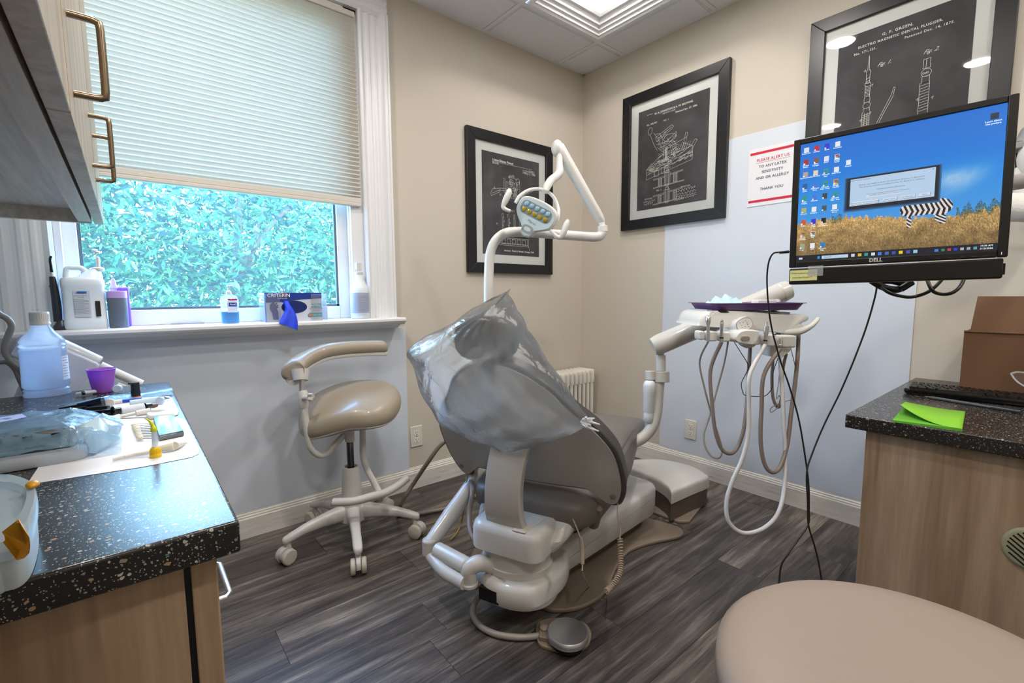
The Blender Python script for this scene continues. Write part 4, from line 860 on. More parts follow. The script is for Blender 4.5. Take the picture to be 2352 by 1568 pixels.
cord('signal_wire', 'thin black wire looping between the handpiece hoses', [(1685, 783, 1.6), (1702, 810, 1.6), (1719, 840, 1.6), (1712, 860, 1.6), (1703, 880, 1.6), (1706, 900, 1.6), (1714, 908, 1.6), (1750, 910, 1.6), (1765, 903, 1.6), (1775, 885, 1.6), (1776, 855, 1.6), (1787, 822, 1.6)], .0013, black_m)
cord('supply_bundle', 'taupe supply tubes dropping behind the handpieces', [(1776, 815, 1.66), (1773, 870, 1.66), (1776, 915, 1.66), (1788, 935, 1.66), (1796, 905, 1.66), (1798, 850, 1.66), (1806, 812, 1.66)], .0052, hose_d)
cord('tied_cable', 'thin pale cable knotted into a small loop with a black tie', [(1794, 820, 1.63), (1788, 880, 1.63), (1783, 915, 1.63), (1790, 908, 1.63), (1792, 925, 1.63), (1784, 938, 1.63), (1771, 947, 1.63), (1770, 938, 1.63), (1782, 930, 1.63), (1800, 922, 1.63), (1820, 915, 1.63), (1830, 885, 1.63), (1828, 850, 1.63), (1816, 798, 1.63)], .0013, hose_g)

# ---- operating light ------------------------------------------------------------
ol = thing('operating_light', 'cream dental operating light on a bent pole in front of the small picture', 'operating light', V((*PD(1122, 700, 1.9).xy, 0)))
px_, py_ = PD(1122, 700, 1.9).xy
D0 = 1.9
m = M(); m.tube([(px_, py_, .02), (px_, py_, .7), PD(1122, 690, D0), PD(1123, 620, D0), PD(1126, 582, D0), PD(1138, 553, D0), PD(1160, 536, D0), PD(1190, 532, D0+.01), PD(1250, 536, D0+.02), PD(1330, 542, D0+.03), PD(1368, 544, D0+.03), PD(1382, 538, D0+.03), PD(1386, 522, D0+.03)], .0195, n=18, k=8); obj('pole', m, white_m, ol)
m = M(); m.lathe([(.05, 0), (.05, .01), (.03, .02), (.024, .05)], (px_, py_, 0), 24); obj('pole_foot', m, white_m, ol)
m = M(); m.tube([PD(1385, 534, D0+.03), PD(1384, 519, D0+.03)], .0205, n=20, smooth=False); obj('arm_collar', m, white_m, ol, bevel=.002)
m = M(); m.tube([PD(1384, 519, D0+.03), PD(1380, 506, D0+.03)], .012, n=12); obj('arm_joint', m, white_m, ol)
sa, sb = PD(1381, 507, D0+.03), PD(1283, 338, D0-.03)
m = M(); m.tube([sa-(sb-sa)*.04, sa, sa.lerp(sb, .06), sa.lerp(sb, .5), sa.lerp(sb, .9), sb, sb-(sa-sb)*.04], [.010, .016, .019, .022, .0235, .024, .014], n=20, smooth=False); obj('spring_arm', m, white_m, ol, ang=60)
m = M(); m.ball(PD(1280, 341, D0-.03), (.024, .024, .034)); obj('arm_head', m, white_m, ol)
m = M(); m.tube([PD(1286, 345, D0-.03), PD(1285, 372, D0-.04), PD(1285, 395, D0-.05), PD(1278, 405, D0-.06), PD(1266, 414, D0-.08), PD(1257, 428, D0-.1), PD(1252, 440, D0-.11)], [.012, .013, .0165, .0165, .016, .016, .012], n=16); obj('yoke_stem', m, white_m, ol)
LD = 1.76
# light head faces the viewpoint, tipped: right vector, up vector
lc_ = PD(1224, 502, LD); rot_ = math.radians(-31); ls = LD/F
lR = RT*math.cos(rot_)+UP*math.sin(rot_); lU = UP*math.cos(rot_)-RT*math.sin(rot_); lN = -FW*.93-UP*.12-RT*.33; lN.normalize()
lU = (lU-lN*lU.dot(lN)).normalized(); lR = lU.cross(lN)
def LH(x, y, z=0): return lc_+(lR*x+lU*y)*ls*1.06+lN*z
fo = [(-44, 17), (-40, 30), (-24, 37), (0, 39), (24, 37), (41, 29), (46, 14), (42, -3), (28, -14), (16, -22), (12, -34), (0, -39), (-12, -35), (-16, -23), (-30, -12), (-42, 2)]
fo = [(p.x, p.y) for p in crom([(a, b, 0) for a, b in fo], 3, True)]
m = M(); m.loft([[LH(x*s_, (y-4)*s_+4+dy, z) for x, y in fo] for z, s_, dy in ((-.085, .35, 12), (-.075, .62, 9), (-.05, .92, 4), (-.028, 1.06, 1), (-.008, 1.08, 0), (0, 1.03, 0))]); obj('lamp_head', m, white_m, ol, ang=60)
m = M(); m.loft([[LH(x*.985, y*.985, z) for x, y in fo] for z in (0, .003)]); obj('face_plate', m, mat('face_blue_white', '#b9cbd2', .3), ol, ang=60)
wr_ = rrect(-37, 2, 37, 30, 11); m = M(); m.loft([[LH(x, y, z) for x, y in wr_] for z in (.0031, .0045)]); obj('lens_window', m, mat('lens_grey', '#7d8a8c', .2), ol)
for k in range(5):
    for j_, cm in ((1, mat('blue_lens', '#8fb3cf', .08, coat=1)), (0, mat('yellow_lens', '#a08a1c', .08, coat=1))):
        m = M(); c2 = LH(-27+13.5*k, 22.5 if j_ else 9.5, .004); m.loft([[c2+lR*a+lU*b+lN*z for a, b in sup(20, .0093*s_, .0093*s_)] for z, s_ in ((0, 1), (.003, .9), (.005, .5))]); obj('lens', m, cm, ol)
m = M(); m.loft([[LH(a, -25+b, z) for a, b in sup(26, 13.5, 9.0)] for z in (.003, .0045)]); sg = obj('sensor_badge', m, mat('sensor_grey', '#92989b', .35), ol)
m = M(); m.loft([[LH(a, -25+b, z) for a, b in sup(20, 8, 4.5)] for z in (.0046, .0056)]); obj('sensor_ring', m, mat('sensor_light', '#c2c7c8', .3), ol)
text('Marus', .015, greyink, LH(2, -8, .0036), lR, lU, ol, 'lettering')
# ring yoke around the head
m = M(); ringp = [PD(x, y, LD+.05+dz) for x, y, dz in ((1184, 466, 0), (1194, 450, .0), (1214, 437, .01), (1236, 434, .02), (1258, 440, .02), (1275, 458, .02), (1283, 482, .01), (1281, 503, 0), (1275, 512, -.01))]
m.tube(ringp, .0068, n=12); obj('ring_yoke', m, white_m, ol)
m = M(); m.tube([PD(1277, 508, LD+.03), PD(1270, 520, LD+.02)], [.010, .008], n=12); obj('ring_pivot', m, white_m, ol)
for pp in ([(1172, 485), (1160, 480), (1156, 473), (1162, 458), (1168, 445), (1170, 434)], [(1264, 528), (1276, 541), (1286, 545), (1294, 534), (1300, 518), (1305, 505)]):
    m = M(); m.tube([PD(x, y, LD-.02) for x, y in pp], [.006, .007, .008, .0085, .012, .0125, .0115, .006], n=14); obj('handle', m, white_m, ol)

# ---- framed pictures ----------------------------------------------------------------
frame_m = mat('black_frame', '#17171a', .35); matb = mat('mat_board', '#d5d7d4', .8)
post_m = mat('chalkboard_print', '#3c3b3e', .75); N, L, b_ = nodes(post_m); mp = mapping(post_m, (1, 1, 1)); n1 = noise(post_m, mp, 5, 5, .6, .5)
L.new(ramp(post_m, n1.outputs[0], [(.3, '#3b3a3e'), (.55, '#4c4b4f'), (.8, '#626165')]).outputs[0], b_.inputs['Base Color'])
pg = thin('picture_glass', '#ffffff', 1.0, .02, 0, glossfac=.62)
def picture(O, R, w_, h_, fw, mw, label):
    """O: lower left corner on the wall; returns the thing, the print's lower-left point and size"""
    O, R = V(O), V(R); Nn = R.cross(ZV); t = thing('framed_print', label, 'picture', O+R*w_/2)
    T = lambda p: O+R*p.x+ZV*p.y+Nn*p.z
    for q_ in (((0, 0), (fw, fw), (fw, h_-fw), (0, h_)), ((w_, 0), (w_, h_), (w_-fw, h_-fw), (w_-fw, fw)), ((0, 0), (w_, 0), (w_-fw, fw), (fw, fw)), ((0, h_), (fw, h_-fw), (w_-fw, h_-fw), (w_, h_))):
        m = M(); m.loft([[T(V((x, y, z))) for x, y in q_] for z in (.001, .026)]); obj('frame_side', m, frame_m, t, bevel=.0018)
    m = M(); m.box((fw-.002, fw-.002, .004), (w_-fw+.002, h_-fw+.002, .010), T); obj('mat_board', m, matb, t)
    m = M(); m.box((fw+mw, fw+mw, .0102), (w_-fw-mw, h_-fw-mw, .0110), T); pr_ = obj('print', m, post_m, t)
    m = M(); m.quad(T(V((fw, fw, .014))), T(V((w_-fw, fw, .014))), T(V((w_-fw, h_-fw, .014))), T(V((fw, h_-fw, .014)))); obj('glass', m, pg, t)
    return t, pr_, T(V((fw+mw, fw+mw, .0112))), w_-2*(fw+mw), h_-2*(fw+mw)
def circ(cx, cy, r, n=14, ry=None): return [(cx+r*math.cos(2*PI*i/n), cy+(ry or r)*math.sin(2*PI*i/n)) for i in range(n+1)]
def rc(x0, y0, x1, y1): return [(x0, y0), (x1, y0), (x1, y1), (x0, y1), (x0, y0)]
def draw(pl_, S, O, R, parent, w_=.0013):
    m = M()
    for p in pl_: m.line([(a*S[0], b*S[1]) for a, b in p], w_, O, R, ZV, .0003)
    o = obj('line_drawing', m, lines_m, parent, flat=True); o['kind'] = 'stuff'; return o
# A: small print between window and corner
t, pr_, O_, w_, h_ = picture((-.977, -.001, 1.180), (1, 0, 0), .666, .806, .058, .052, 'framed blackboard style patent print with a machine drawing, behind the light pole')
R_ = V((1, 0, 0)); S = (w_, h_)
texts([('United States Patent', .019, .17*w_, .93*h_, {'align': 'LEFT', 'bold': .0004}), ('Britnik', .017, .17*w_, .90*h_, {'align': 'LEFT'}), ('[11]', .014, .72*w_, .885*h_), ('[45]', .014, .72*w_, .865*h_), ('4,678,853', .018, .83*w_, .885*h_), ('May 3, 1986', .018, .83*w_, .862*h_), ('FIG. 2', .016, .50*w_, .80*h_), ('FIG. 1', .016, .50*w_, .455*h_), ('Inventor:  Frank A. Britnik, Canoga, Calif.', .0145, .63*w_, .045*h_, {'bold': .0003})], lines_m, O_, R_, ZV, pr_, 'print_lettering')
d_ = [[(.17, .912), (.86, .912)], [(.45, .787), (.55, .787)]]
d_ += [rc(.40, .66, .55, .74), rc(.43, .68, .52, .72), circ(.49, .735, .035), circ(.49, .735, .018), rc(.58, .62, .64, .75), circ(.61, .76, .03), [(.36, .76), (.36, .64), (.42, .60)], [(.34, .77), (.38, .77), (.38, .63)]]
d_ += [[(.14, .60), (.17, .645), (.30, .665), (.28, .625), (.15, .575), (.14, .60)], [(.30, .665), (.40, .67)], [(.28, .64), (.40, .65)], [(.16, .60), (.28, .645)]]
d_ += [[(.56, .60), (.88, .715)], [(.57, .575), (.90, .70), (.88, .715)], [(.60, .60), (.62, .57), (.68, .59), (.66, .62)], rc(.60, .57, .68, .62), [(.64, .58), (.74, .62)]]
d_ += [rc(.40, .55, .44, .66), rc(.41, .53, .43, .55)]+[[(.52+.006*i, .70-.018*i), (.56+.006*i, .69-.018*i)] for i in range(8)]+[[(.52, .70), (.57, .56)], [(.56, .69), (.61, .56)]]
for k, x in enumerate((.33, .43, .53, .63, .73)): d_ += [rc(x, .22, x+.025, .38-.01*(k % 2)), [(x, .38), (x-.01, .41), (x+.01, .42), (x+.02, .38)], [(x, .30), (x+.025, .30)]]
d_ += [rc(.28, .19, .80, .245), rc(.28, .10, .80, .19), rc(.30, .115, .78, .175)]+[rc(.32+.09*k, .12, .38+.09*k, .165) for k in range(5)]+[circ(.35+.09*k, .215, .012, 8) for k in range(5)]
d_ += [circ(x, y, .008, 6) for x, y in ((.2, .66), (.45, .79), (.52, .81), (.63, .76), (.3, .6), (.78, .6), (.68, .52), (.57, .78), (.84, .33), (.24, .31), (.36, .34), (.46, .33))]
d_ += [[(.80, .1), (.82, .06)], [(.44, .80), (.47, .77)], [(.63, .53), (.68, .5)]]
for q_ in range(60):
    a_ = rnd.uniform(.38, .62); b_2 = rnd.uniform(.56, .76); d_.append([(a_, b_2), (a_+rnd.uniform(-.03, .03), b_2+rnd.uniform(-.03, .03))])
draw(d_, S, O_, R_, pr_, .0014)
# B: print of an old treatment chair
t, pr_, O_, w_, h_ = picture((-.001, -.352, 1.450), (0, -1, 0), .670, .804, .058, .052, 'framed patent print with the old dental chair drawing on the right wall')
R_ = V((0, -1, 0)); S = (w_, h_)
texts([('(No Model.)', .008, .13*w_, .944*h_, {'align': 'LEFT', 'shear': .2}), ('W. A. JOHNSTON & A. W. BROWNE.', .0150, .52*w_, .932*h_, {'bold': .0003}), ("DENTIST'S CHAIR.", .0105, .46*w_, .908*h_), ('No. 340,747.', .014, .13*w_, .845*h_, {'align': 'LEFT', 'bold': .0002}), ('Patented Apr. 27, 1886.', .014, .70*w_, .882*h_, {'shear': .1, 'bold': .0002}), ('FIG. 1.', .014, .42*w_, .838*h_, {'shear': .3}), ('FIG. 2.', .014, .46*w_, .375*h_, {'shear': .3}), ('FIG. 3.', .014, .34*w_, .172*h_, {'shear': .3}), ('WITNESSES', .011, .18*w_, .105*h_), ('INVENTORS', .011, .72*w_, .160*h_)], lines_m, O_, R_, ZV, pr_, 'print_lettering')
def loop(x, y, n, a, b, seed):
    g = random.Random(seed); return [(x+i*a+a*.9*math.sin(i*2.1+seed)*g.uniform(.6, 1.3), y+b*math.sin(i*1.9+seed*2)*g.uniform(.5, 1.2)+i*.0006) for i in range(n)]
d_ = [loop(.10, .075, 18, .011, .013, 1), loop(.12, .05, 14, .011, .012, 3), loop(.60, .125, 22, .012, .015, 4), loop(.60, .095, 22, .012, .013, 7), loop(.60, .07, 22, .012, .012, 9), loop(.58, .045, 26, .011, .01, 12)]
d_ += [[(.15, .79), (.19, .815), (.22, .80), (.21, .75), (.17, .74), (.15, .79)], [(.19, .74), (.25, .63), (.30, .57)], [(.24, .75), (.31, .68), (.35, .60)], [(.27, .70), (.29, .655), (.50, .735), (.53, .76), (.50, .775), (.27, .70)], [(.30, .68), (.50, .755)]]
d_ += [[(.28, .63), (.38, .62), (.50, .66), (.57, .70), (.57, .665), (.47, .61), (.35, .585)], circ(.48, .66, .09, 16, .035), [(.30, .60), (.38, .54), (.52, .58)], [(.27, .73), (.33, .73), (.38, .66), (.38, .62)], rc(.40, .44, .45, .58), rc(.38, .42, .47, .46), circ(.425, .43, .09, 16, .022)]
d_ += [[(.48, .60), (.52, .50), (.56, .46), (.66, .49)], [(.50, .62), (.56, .56), (.60, .50)], [(.66, .50), (.70, .66), (.73, .66), (.68, .49)], [(.60, .46), (.78, .53), (.83, .58), (.86, .57), (.80, .50), (.62, .43)], [(.50, .58), (.62, .60), (.72, .62)]]
d_ += [[(.14, .395), (.30, .445), (.56, .50), (.80, .525), (.80, .445), (.14, .345), (.14, .395)], [(.14, .37), (.80, .48)], [(.14, .345), (.14, .30), (.80, .40), (.80, .445)], [(.14, .395), (.33, .50), (.40, .52)], [(.80, .525), (.66, .58)]]
d_ += [[(.14+.04*i, .40+.004*i), (.22+.04*i, .455+.004*i)] for i in range(7)]+[[(.50+.035*i, .485+.004*i), (.56+.03*i, .56+.002*i)] for i in range(8)]+[[(.42+.006*i, .45), (.42+.006*i, .57)] for i in range(5)]+[[(.27+.0*i, .315), (.27, .375)] for i in range(1)]+[rc(.26, .315, .33, .37), rc(.42, .335, .47, .395), rc(.37, .33, .41, .39)]
for dy in (0, -.165):
    d_ += [rc(.42, .21+dy, .50, .33+dy), rc(.44, .20+dy, .48, .35+dy), [(.25, .29+dy), (.42, .30+dy)], [(.25, .28+dy), (.42, .29+dy)], [(.50, .31+dy), (.68, .325+dy)], [(.50, .30+dy), (.68, .315+dy)], rc(.33, .215+dy, .38, .285+dy), rc(.55, .225+dy, .60, .305+dy), [(.25, .205+dy), (.70, .225+dy)], [(.25, .198+dy), (.70, .218+dy)], circ(.46, .34+dy, .02, 8)]
    d_ += [[(.43, .22+dy+.014*i), (.49, .225+dy+.014*i)] for i in range(7)]+[[(.335+.012*i, .215+dy), (.335+.012*i, .285+dy)] for i in range(4)]+[[(.555+.012*i, .225+dy), (.555+.012*i, .3+dy)] for i in range(4)]
for q_ in range(150):
    a_ = rnd.uniform(.16, .78); b_2 = .33+.12*a_+rnd.uniform(0, .05+.10*(.3 < a_ < .6)); d_.append([(a_, b_2), (a_+rnd.uniform(.01, .05), b_2+rnd.uniform(.0, .02))])
for q_ in range(60):
    a_ = rnd.uniform(.30, .58); b_2 = rnd.uniform(.52, .74)-abs(a_-.42)*.3; d_.append([(a_, b_2), (a_+rnd.uniform(-.02, .04), b_2+rnd.uniform(-.03, .03))])
draw(d_, S, O_, R_, pr_, .0013)
# C: large plugger print, mostly behind the monitor
t, pr_, O_, w_, h_ = picture((-.001, -1.388, 1.450), (0, -1, 0), .650, .806, .058, .052, 'framed patent print with two upright tool drawings above the monitor')
S = (w_, h_)
texts([('G. F. GREEN.', .015, .47*w_, .935*h_, {'bold': .0003, 'spacing': 1.2}), ('ELECTRO MAGNETIC DENTAL PLUGGER.', .0130, .48*w_, .898*h_, {'bold': .0003, 'spacing': 1.15}), ('Patented Dec. 14, 1875.', .0130, .70*w_, .862*h_, {'bold': .0002, 'spacing': 1.15}), ('No. 171,121.', .0130, .135*w_, .858*h_, {'align': 'LEFT', 'bold': .0003, 'spacing': 1.15}), ('Fig. 1.', .020, .385*w_, .735*h_, {'shear': .6}), ('Fig. 2.', .020, .725*w_, .725*h_, {'shear': .6})], lines_m, O_, R_, ZV, pr_, 'print_lettering')
x = .265; d_ = [[(x-.008, .72), (x, .82), (x+.008, .72), (x-.008, .72)], rc(x-.016, .70, x+.016, .72), rc(x-.014, .63, x+.014, .70), rc(x-.022, .62, x+.022, .635), rc(x-.018, .53, x+.022, .62), rc(x-.02, .50, x+.026, .53), circ(x+.003, .478, .03, 16, .022), rc(x-.022, .43, x+.028, .458), rc(x-.03, .10, x+.03, .43)]
d_ += [[(x-.018, .53+.01*i), (x+.022, .53+.01*i)] for i in range(9)]+[[(x-.03, .11+.012*i), (x+.03, .116+.012*i)] for i in range(26)]+[[(x-.01, .1), (x-.01, .43)], [(x+.012, .1), (x+.012, .43)], [(x-.014, .64), (x+.014, .65)], [(x-.014, .66), (x+.014, .67)]]
d_ += [[(.33, .24), (.345, .27), (.40, .38), (.47, .49), (.485, .55), (.475, .555), (.455, .50), (.39, .39), (.33, .29), (.33, .24)], circ(.34, .235, .03), circ(.34, .235, .016), [(.34, .26), (.40, .22), (.46, .215)], [(.46, .215), (.46, .15), (.32, .13)], rc(.36, .16, .45, .20), [(.31, .14), (.38, .20)], [(.31, .17), (.35, .25)], [(.36, .18), (.45, .18)]]
x = .70; d_ += [rc(x-.02, .62, x+.03, .68), circ(x+.005, .592, .036, 16, .025), rc(x-.022, .53, x+.03, .57), rc(x-.034, .23, x+.034, .53), [(x-.034, .30), (x+.034, .305)], [(x, .62), (x, .68)]]+[[(x-.03, .35+.018*i), (x+.03, .356+.018*i)] for i in range(10)]+[circ(x-.015+.015*i, .59, .006, 6) for i in range(3)]
d_ += [[(x-.07, .17), (x-.04, .22), (x-.02, .23)], [(x+.02, .23), (x+.07, .20), (x+.075, .19)], circ(x, .20, .03, 10, .02), [(x-.07, .17), (x+.06, .155)], [(x, .24), (x, .18)]]
for xx, yy in ((.235, .72), (.30, .61), (.30, .42), (.225, .38), (.225, .33), (.37, .31), (.39, .29), (.76, .42), (.655, .43)): d_ += [[(xx-.008, yy), (xx+.008, yy+.008), (xx, yy-.01)]]
draw(d_, S, O_, R_, pr_, .0013)
# ---- allergy notice on the white panel
t = thing('notice_sheet', 'white latex allergy notice with red bars in a clear sleeve on the right wall', 'sign', (-.006, -1.24, 1.49)); R_ = V((0, -1, 0))
O_ = V((-.0052, -1.130, 1.487))
m = M(); m.box((0, 0, 0), (.228, .282, .0012), lambda p: O_+R_*p.x+ZV*p.y+V((-1, 0, 0))*p.z); obj('sheet', m, mat('notice_paper', '#dfe0e6', .35), t)
m = M()
for y0 in (.252, .018): m.box((.006, y0, .0013), (.222, y0+.012, .0017), lambda p: O_+R_*p.x+ZV*p.y+V((-1, 0, 0))*p.z)
obj('red_bars', m, redink, t)['kind'] = 'stuff'
OO = O_+V((-.0017, 0, 0))
texts([('PLEASE ALERT US', .0195, .114, .222)], redink, OO, R_, ZV, t, 'red_lettering')
m = M(); m.line([(.036, .210), (.192, .210)], .001, OO, R_, ZV, .0004); obj('underline', m, redink, t, flat=True)
texts([('TO ANY LATEX', .0185, .114, .190), ('SENSITIVITY', .0185, .114, .163), ('AND OR ALLERGY', .0185, .114, .135), ('THANK YOU', .0185, .114, .080)], blackink, OO, R_, ZV, t, 'black_lettering')

# ---- monitor -------------------------------------------------------------------------
mR = V((.137, -.990, .015)).normalized(); mU = V((.025, .019, 1)); mU = (mU-mR*mU.dot(mR)).normalized(); mN = mR.cross(mU); mO = V((-1.096, -1.735, 1.453))
MP = lambda x, y, z=0: mO+mR*x+mU*y+mN*z
TM = lambda p: MP(p.x, p.y, p.z)
mo = thing('computer_monitor', 'black square-format monitor with a blue sky desktop above the right desk', 'monitor', MP(.2, -.38, -.03))
for a, b in (((0, -.335), (.0155, 0)), ((.3915, -.335), (.4075, 0)), ((.0155, -.0145), (.3915, 0)), ((.0155, -.335), (.3915, -.3205))):
    m = M(); m.box((*a, -.02), (*b, .0), TM); obj('bezel', m, black_m, mo, bevel=.002)
m = M(); m.loft([[MP(.204+(x-.204)*s_, -.168+(y+.168)*s_, z) for x, y in rrect(.002, -.333, .405, -.002, .01)] for z, s_ in ((-.012, 1), (-.035, .98), (-.055, .7), (-.06, .55))]); obj('back_cover', m, black_m, mo, ang=40)
# what the screen shows, one colour per small cell
SW, SH = .376, .306; NX, NY = 470, 382
yy, xx = np.mgrid[0:NY, 0:NX]; u = (xx+.5)/NX; v = 1-(yy+.5)/NY      # v up
g = np.random.default_rng(5)
def blur(a, k):
    for ax_ in (0, 1):
        s_ = sum(np.roll(a, q, ax_) for q in range(-k, k+1))/(2*k+1); a = s_
    return a
def srgb(h): return np.array([int(h[i:i+2], 16)/255 for i in (1, 3, 5)])
img = srgb('#0f86e8')*(1-u[..., None]*.0)+(srgb('#0a6fd8')-srgb('#0f86e8'))*np.clip((v-.55)*2, 0, 1)[..., None]
img = img+(srgb('#5ba6ea')-img)*np.clip((.72-v)*1.9, 0, 1)[..., None]*.9
nz = blur(g.random((NY, NX)), 6); nz = (nz-nz.min())/(nz.max()-nz.min())
cl = np.exp(-((v-(.52+.20*(u-.70)))/(.055+.05*(.9-u)))**2)*np.clip((u-.62)*5, 0, 1)*np.clip((.98-u)*5, 0, 1)
cl2 = np.exp(-((v-(.40+.55*(u-.70)))/.05)**2)*np.clip((u-.7)*6, 0, 1)*np.clip((.95-u)*6, 0, 1)
img = img+(srgb('#a9cdf0')-img)*(np.clip(1.3*cl+.8*cl2, 0, 1)*(.55+.45*nz))[..., None]
st1 = g.random((NY, NX)); st1 = (np.roll(st1, 1, 0)+np.roll(st1, 2, 0)+st1+np.roll(np.roll(st1, 3, 0), 1, 1))/4
lowf = blur(g.random((NY, NX)), 9); lowf = (lowf-lowf.min())/(lowf.max()-lowf.min())
hor = .305+.035*np.sin(u*5+.4)+.03*(blur(g.random((NY, NX)), 2)[0:1, :]-.5)*6+.03*(u > .8)*(u-.8)*5
gr = srgb('#9a7a48')+(srgb('#d2b27a')-srgb('#9a7a48'))*((st1-.5)*2.6+.3)[..., None]; gr = gr*(.70+.5*lowf)[..., None]; gr = gr*(.72+.5*np.clip(v/.3, 0, 1))[..., None]
mask = v < hor; img = np.where(mask[..., None], gr, img)
bush = (np.abs(v-hor-.01) < .035*(.4+np.sin(u*60)**2)) & (u > .82) & (g.random((NY, NX)) > .4) | ((np.abs(v-hor) < .03) & (u > .2) & (u < .26) & (g.random((NY, NX)) > .5))
img = np.where(bush[..., None], srgb('#3f5a34'), img)
# the striped animal grazing
def ell(cx, cy, rx, ry, a=0): c_, s_ = math.cos(a), math.sin(a); X_ = (u-cx)*c_+(v-cy)*s_; Y_ = -(u-cx)*s_+(v-cy)*c_; return (X_/rx)**2+(Y_/ry)**2 < 1
zb = ell(.665, .345, .095, .050) | ell(.745, .345, .058, .062) | ell(.605, .345, .045, .050) | ((u > .595) & (u < .618) & (v > .21) & (v < .33)) | ((u > .745) & (u < .775) & (v > .22) & (v < .33)) | ((u > .725) & (u < .745) & (v > .24) & (v < .33)) 
stripe = np.sin((u*1.0+.35*np.abs(v-.33)+.3*np.maximum(0, u-.7)*(v-.3)*10)*250+np.where(v < .285, (v*330), 0)) > 0
img = np.where(zb[..., None], np.where(stripe[..., None], srgb('#e9e2e0'), srgb('#1b1a22')), img)
# taskbar and the search box
bar = v < .052; img = np.where(bar[..., None], srgb('#0b1422'), img)
def rect(x0, y0, x1, y1, c):
    mk = (u >= x0) & (u <= x1) & (v >= y0) & (v <= y1); img[mk] = srgb(c) if isinstance(c, str) else c
rect(.155, .013, .305, .040, '#c3dcf0'); rect(.13, .015, .145, .037, '#2f8fe0')
for k, c in enumerate(('#d8dde2', '#e8b93a', '#2aa58c', '#d3e6f4', '#3d7fe6', '#4c6fb8', '#3c4fa6', '#f0d020', '#4a55b0', '#9fd0ee')): rect(.322+.035*k, .015, .341+.035*k, .038, c)
for k, c in enumerate(('#3d8ae0', '#2d8a5a', '#c23a5a', '#2a3be0', '#b8bcc4', '#9fb0bf', '#5ba8b4')): rect(.735+.028*k, .017, .750+.028*k, .035, c)
rect(.02, .018, .04, .033, '#d9ecf8')
# dialog with its soft surround
for pad, c in ((.03, '#2f6f9f'), (.024, '#123a63'), (.016, '#0a1626')): rect(.297-pad, .425-pad*1.5, .717+pad*.9, .640+pad*.5, c)
rect(.297, .425, .717, .640, '#bcd6f2')
for x0, x1, y0 in ((.31, .45, .445), (.475, .545, .447), (.56, .63, .449), (.645, .70, .450)): rect(x0, y0-.014, x1, y0+.012, '#d4e4f6'); rect(x0, y0-.015, x1, y0-.012, '#5f7a96'); rect(x1-.002, y0-.015, x1, y0+.012, '#5f7a96')
rect(.385, .48, .56, .505, '#d4e4f6'); rect(.385, .503, .60, .506, '#5f7a96')
# icons
ic = {(0, 0): '#dfeef6', (1, 0): '#c9203c', (2, 0): '#2a35d8', (3, 0): '#eef3f6', (0, 1): '#b02a22', (1, 1): '#8a5a3a', (2, 1): '#dfe8f4', (3, 1): '#e6e9dc', (0, 2): '#b8a8a0', (1, 2): '#e6dcc0', (2, 2): '#23a08c', (3, 2): '#eef3f6', (0, 3): '#2b5fa8', (1, 3): '#3e7de0', (2, 3): '#23a08c', (3, 3): '#e0b53a', (0, 4): '#2f9a8e', (1, 4): '#3e7de0', (2, 4): '#3b4248', (3, 4): '#23a08c', (0, 5): '#b5b86a', (1, 5): '#eef3f6', (2, 5): '#4b545b', (3, 5): '#eef3f6', (0, 6): '#d8552a', (1, 6): '#2a35d8', (2, 6): '#0b0d10', (0, 7): '#d8a83a', (1, 7): '#e6e9dc', (0, 8): '#9fb08a', (1, 8): '#eef3f6', (2, 8): '#2486c8'}
for (i, j), c in ic.items():
    x0, y0 = .022+.060*i, .925-.102*j; rect(x0, y0, x0+.028, y0+.042, c); rect(x0, y0, x0+.010, y0+.013, '#f2f6f8')
    if c in ('#23a08c', '#2486c8'): rect(x0+.006, y0+.012, x0+.022, y0+.024, '#2f6fd8')
    if c in ('#e0b53a', '#d8a83a', '#e6e9dc'): rect(x0+.004, y0+.026, x0+.026, y0+.038, '#c23a2a'); rect(x0+.009, y0+.014, x0+.020, y0+.026, '#3d7fe6'); rect(x0+.02, y0+.01, x0+.027, y0+.026, '#3a9a4a')
rect(.268, .762, .293, .802, '#eef3f6'); rect(.935, .905, .968, .948, '#1c3044')
lin_ = np.where(img <= .04045, img/12.92, ((np.clip(img, 0, 1)+.055)/1.055)**2.4)
me = bpy.data.meshes.new('screen'); gx_, gy_ = np.meshgrid(np.arange(NX+1)/NX*SW, np.arange(NY+1)/NY*SH); pos = np.stack([gx_.ravel(), -gy_.ravel(), np.zeros(gx_.size)], 1)
s0 = MP(.0155, -.0145, -.003); Rn = np.array([mR[:], mU[:], mN[:]]); co_ = pos@Rn
me.vertices.add(len(co_)); me.vertices.foreach_set('co', co_.ravel().astype(np.float32)); iy, ix = np.mgrid[0:NY, 0:NX]; b0 = (iy*(NX+1)+ix).ravel()
lp = np.stack([b0+NX+1, b0+NX+2, b0+1, b0], 1).ravel(); me.loops.add(len(lp)); me.loops.foreach_set('vertex_index', lp); me.polygons.add(NX*NY); me.polygons.foreach_set('loop_start', np.arange(NX*NY)*4); me.polygons.foreach_set('loop_total', np.full(NX*NY, 4)); me.update(calc_edges=True)
ca = me.color_attributes.new('shown', 'FLOAT_COLOR', 'CORNER'); ca.data.foreach_set('color', np.repeat(np.concatenate([lin_.reshape(-1, 3), np.ones((NX*NY, 1))], 1), 4, axis=0).ravel().astype(np.float32))
scr = bpy.data.materials.new('lit_screen'); scr.use_nodes = True; N = scr.node_tree.nodes; L = scr.node_tree.links; b_ = N['Principled BSDF']; at = N.new('ShaderNodeAttribute'); at.attribute_name = 'shown'
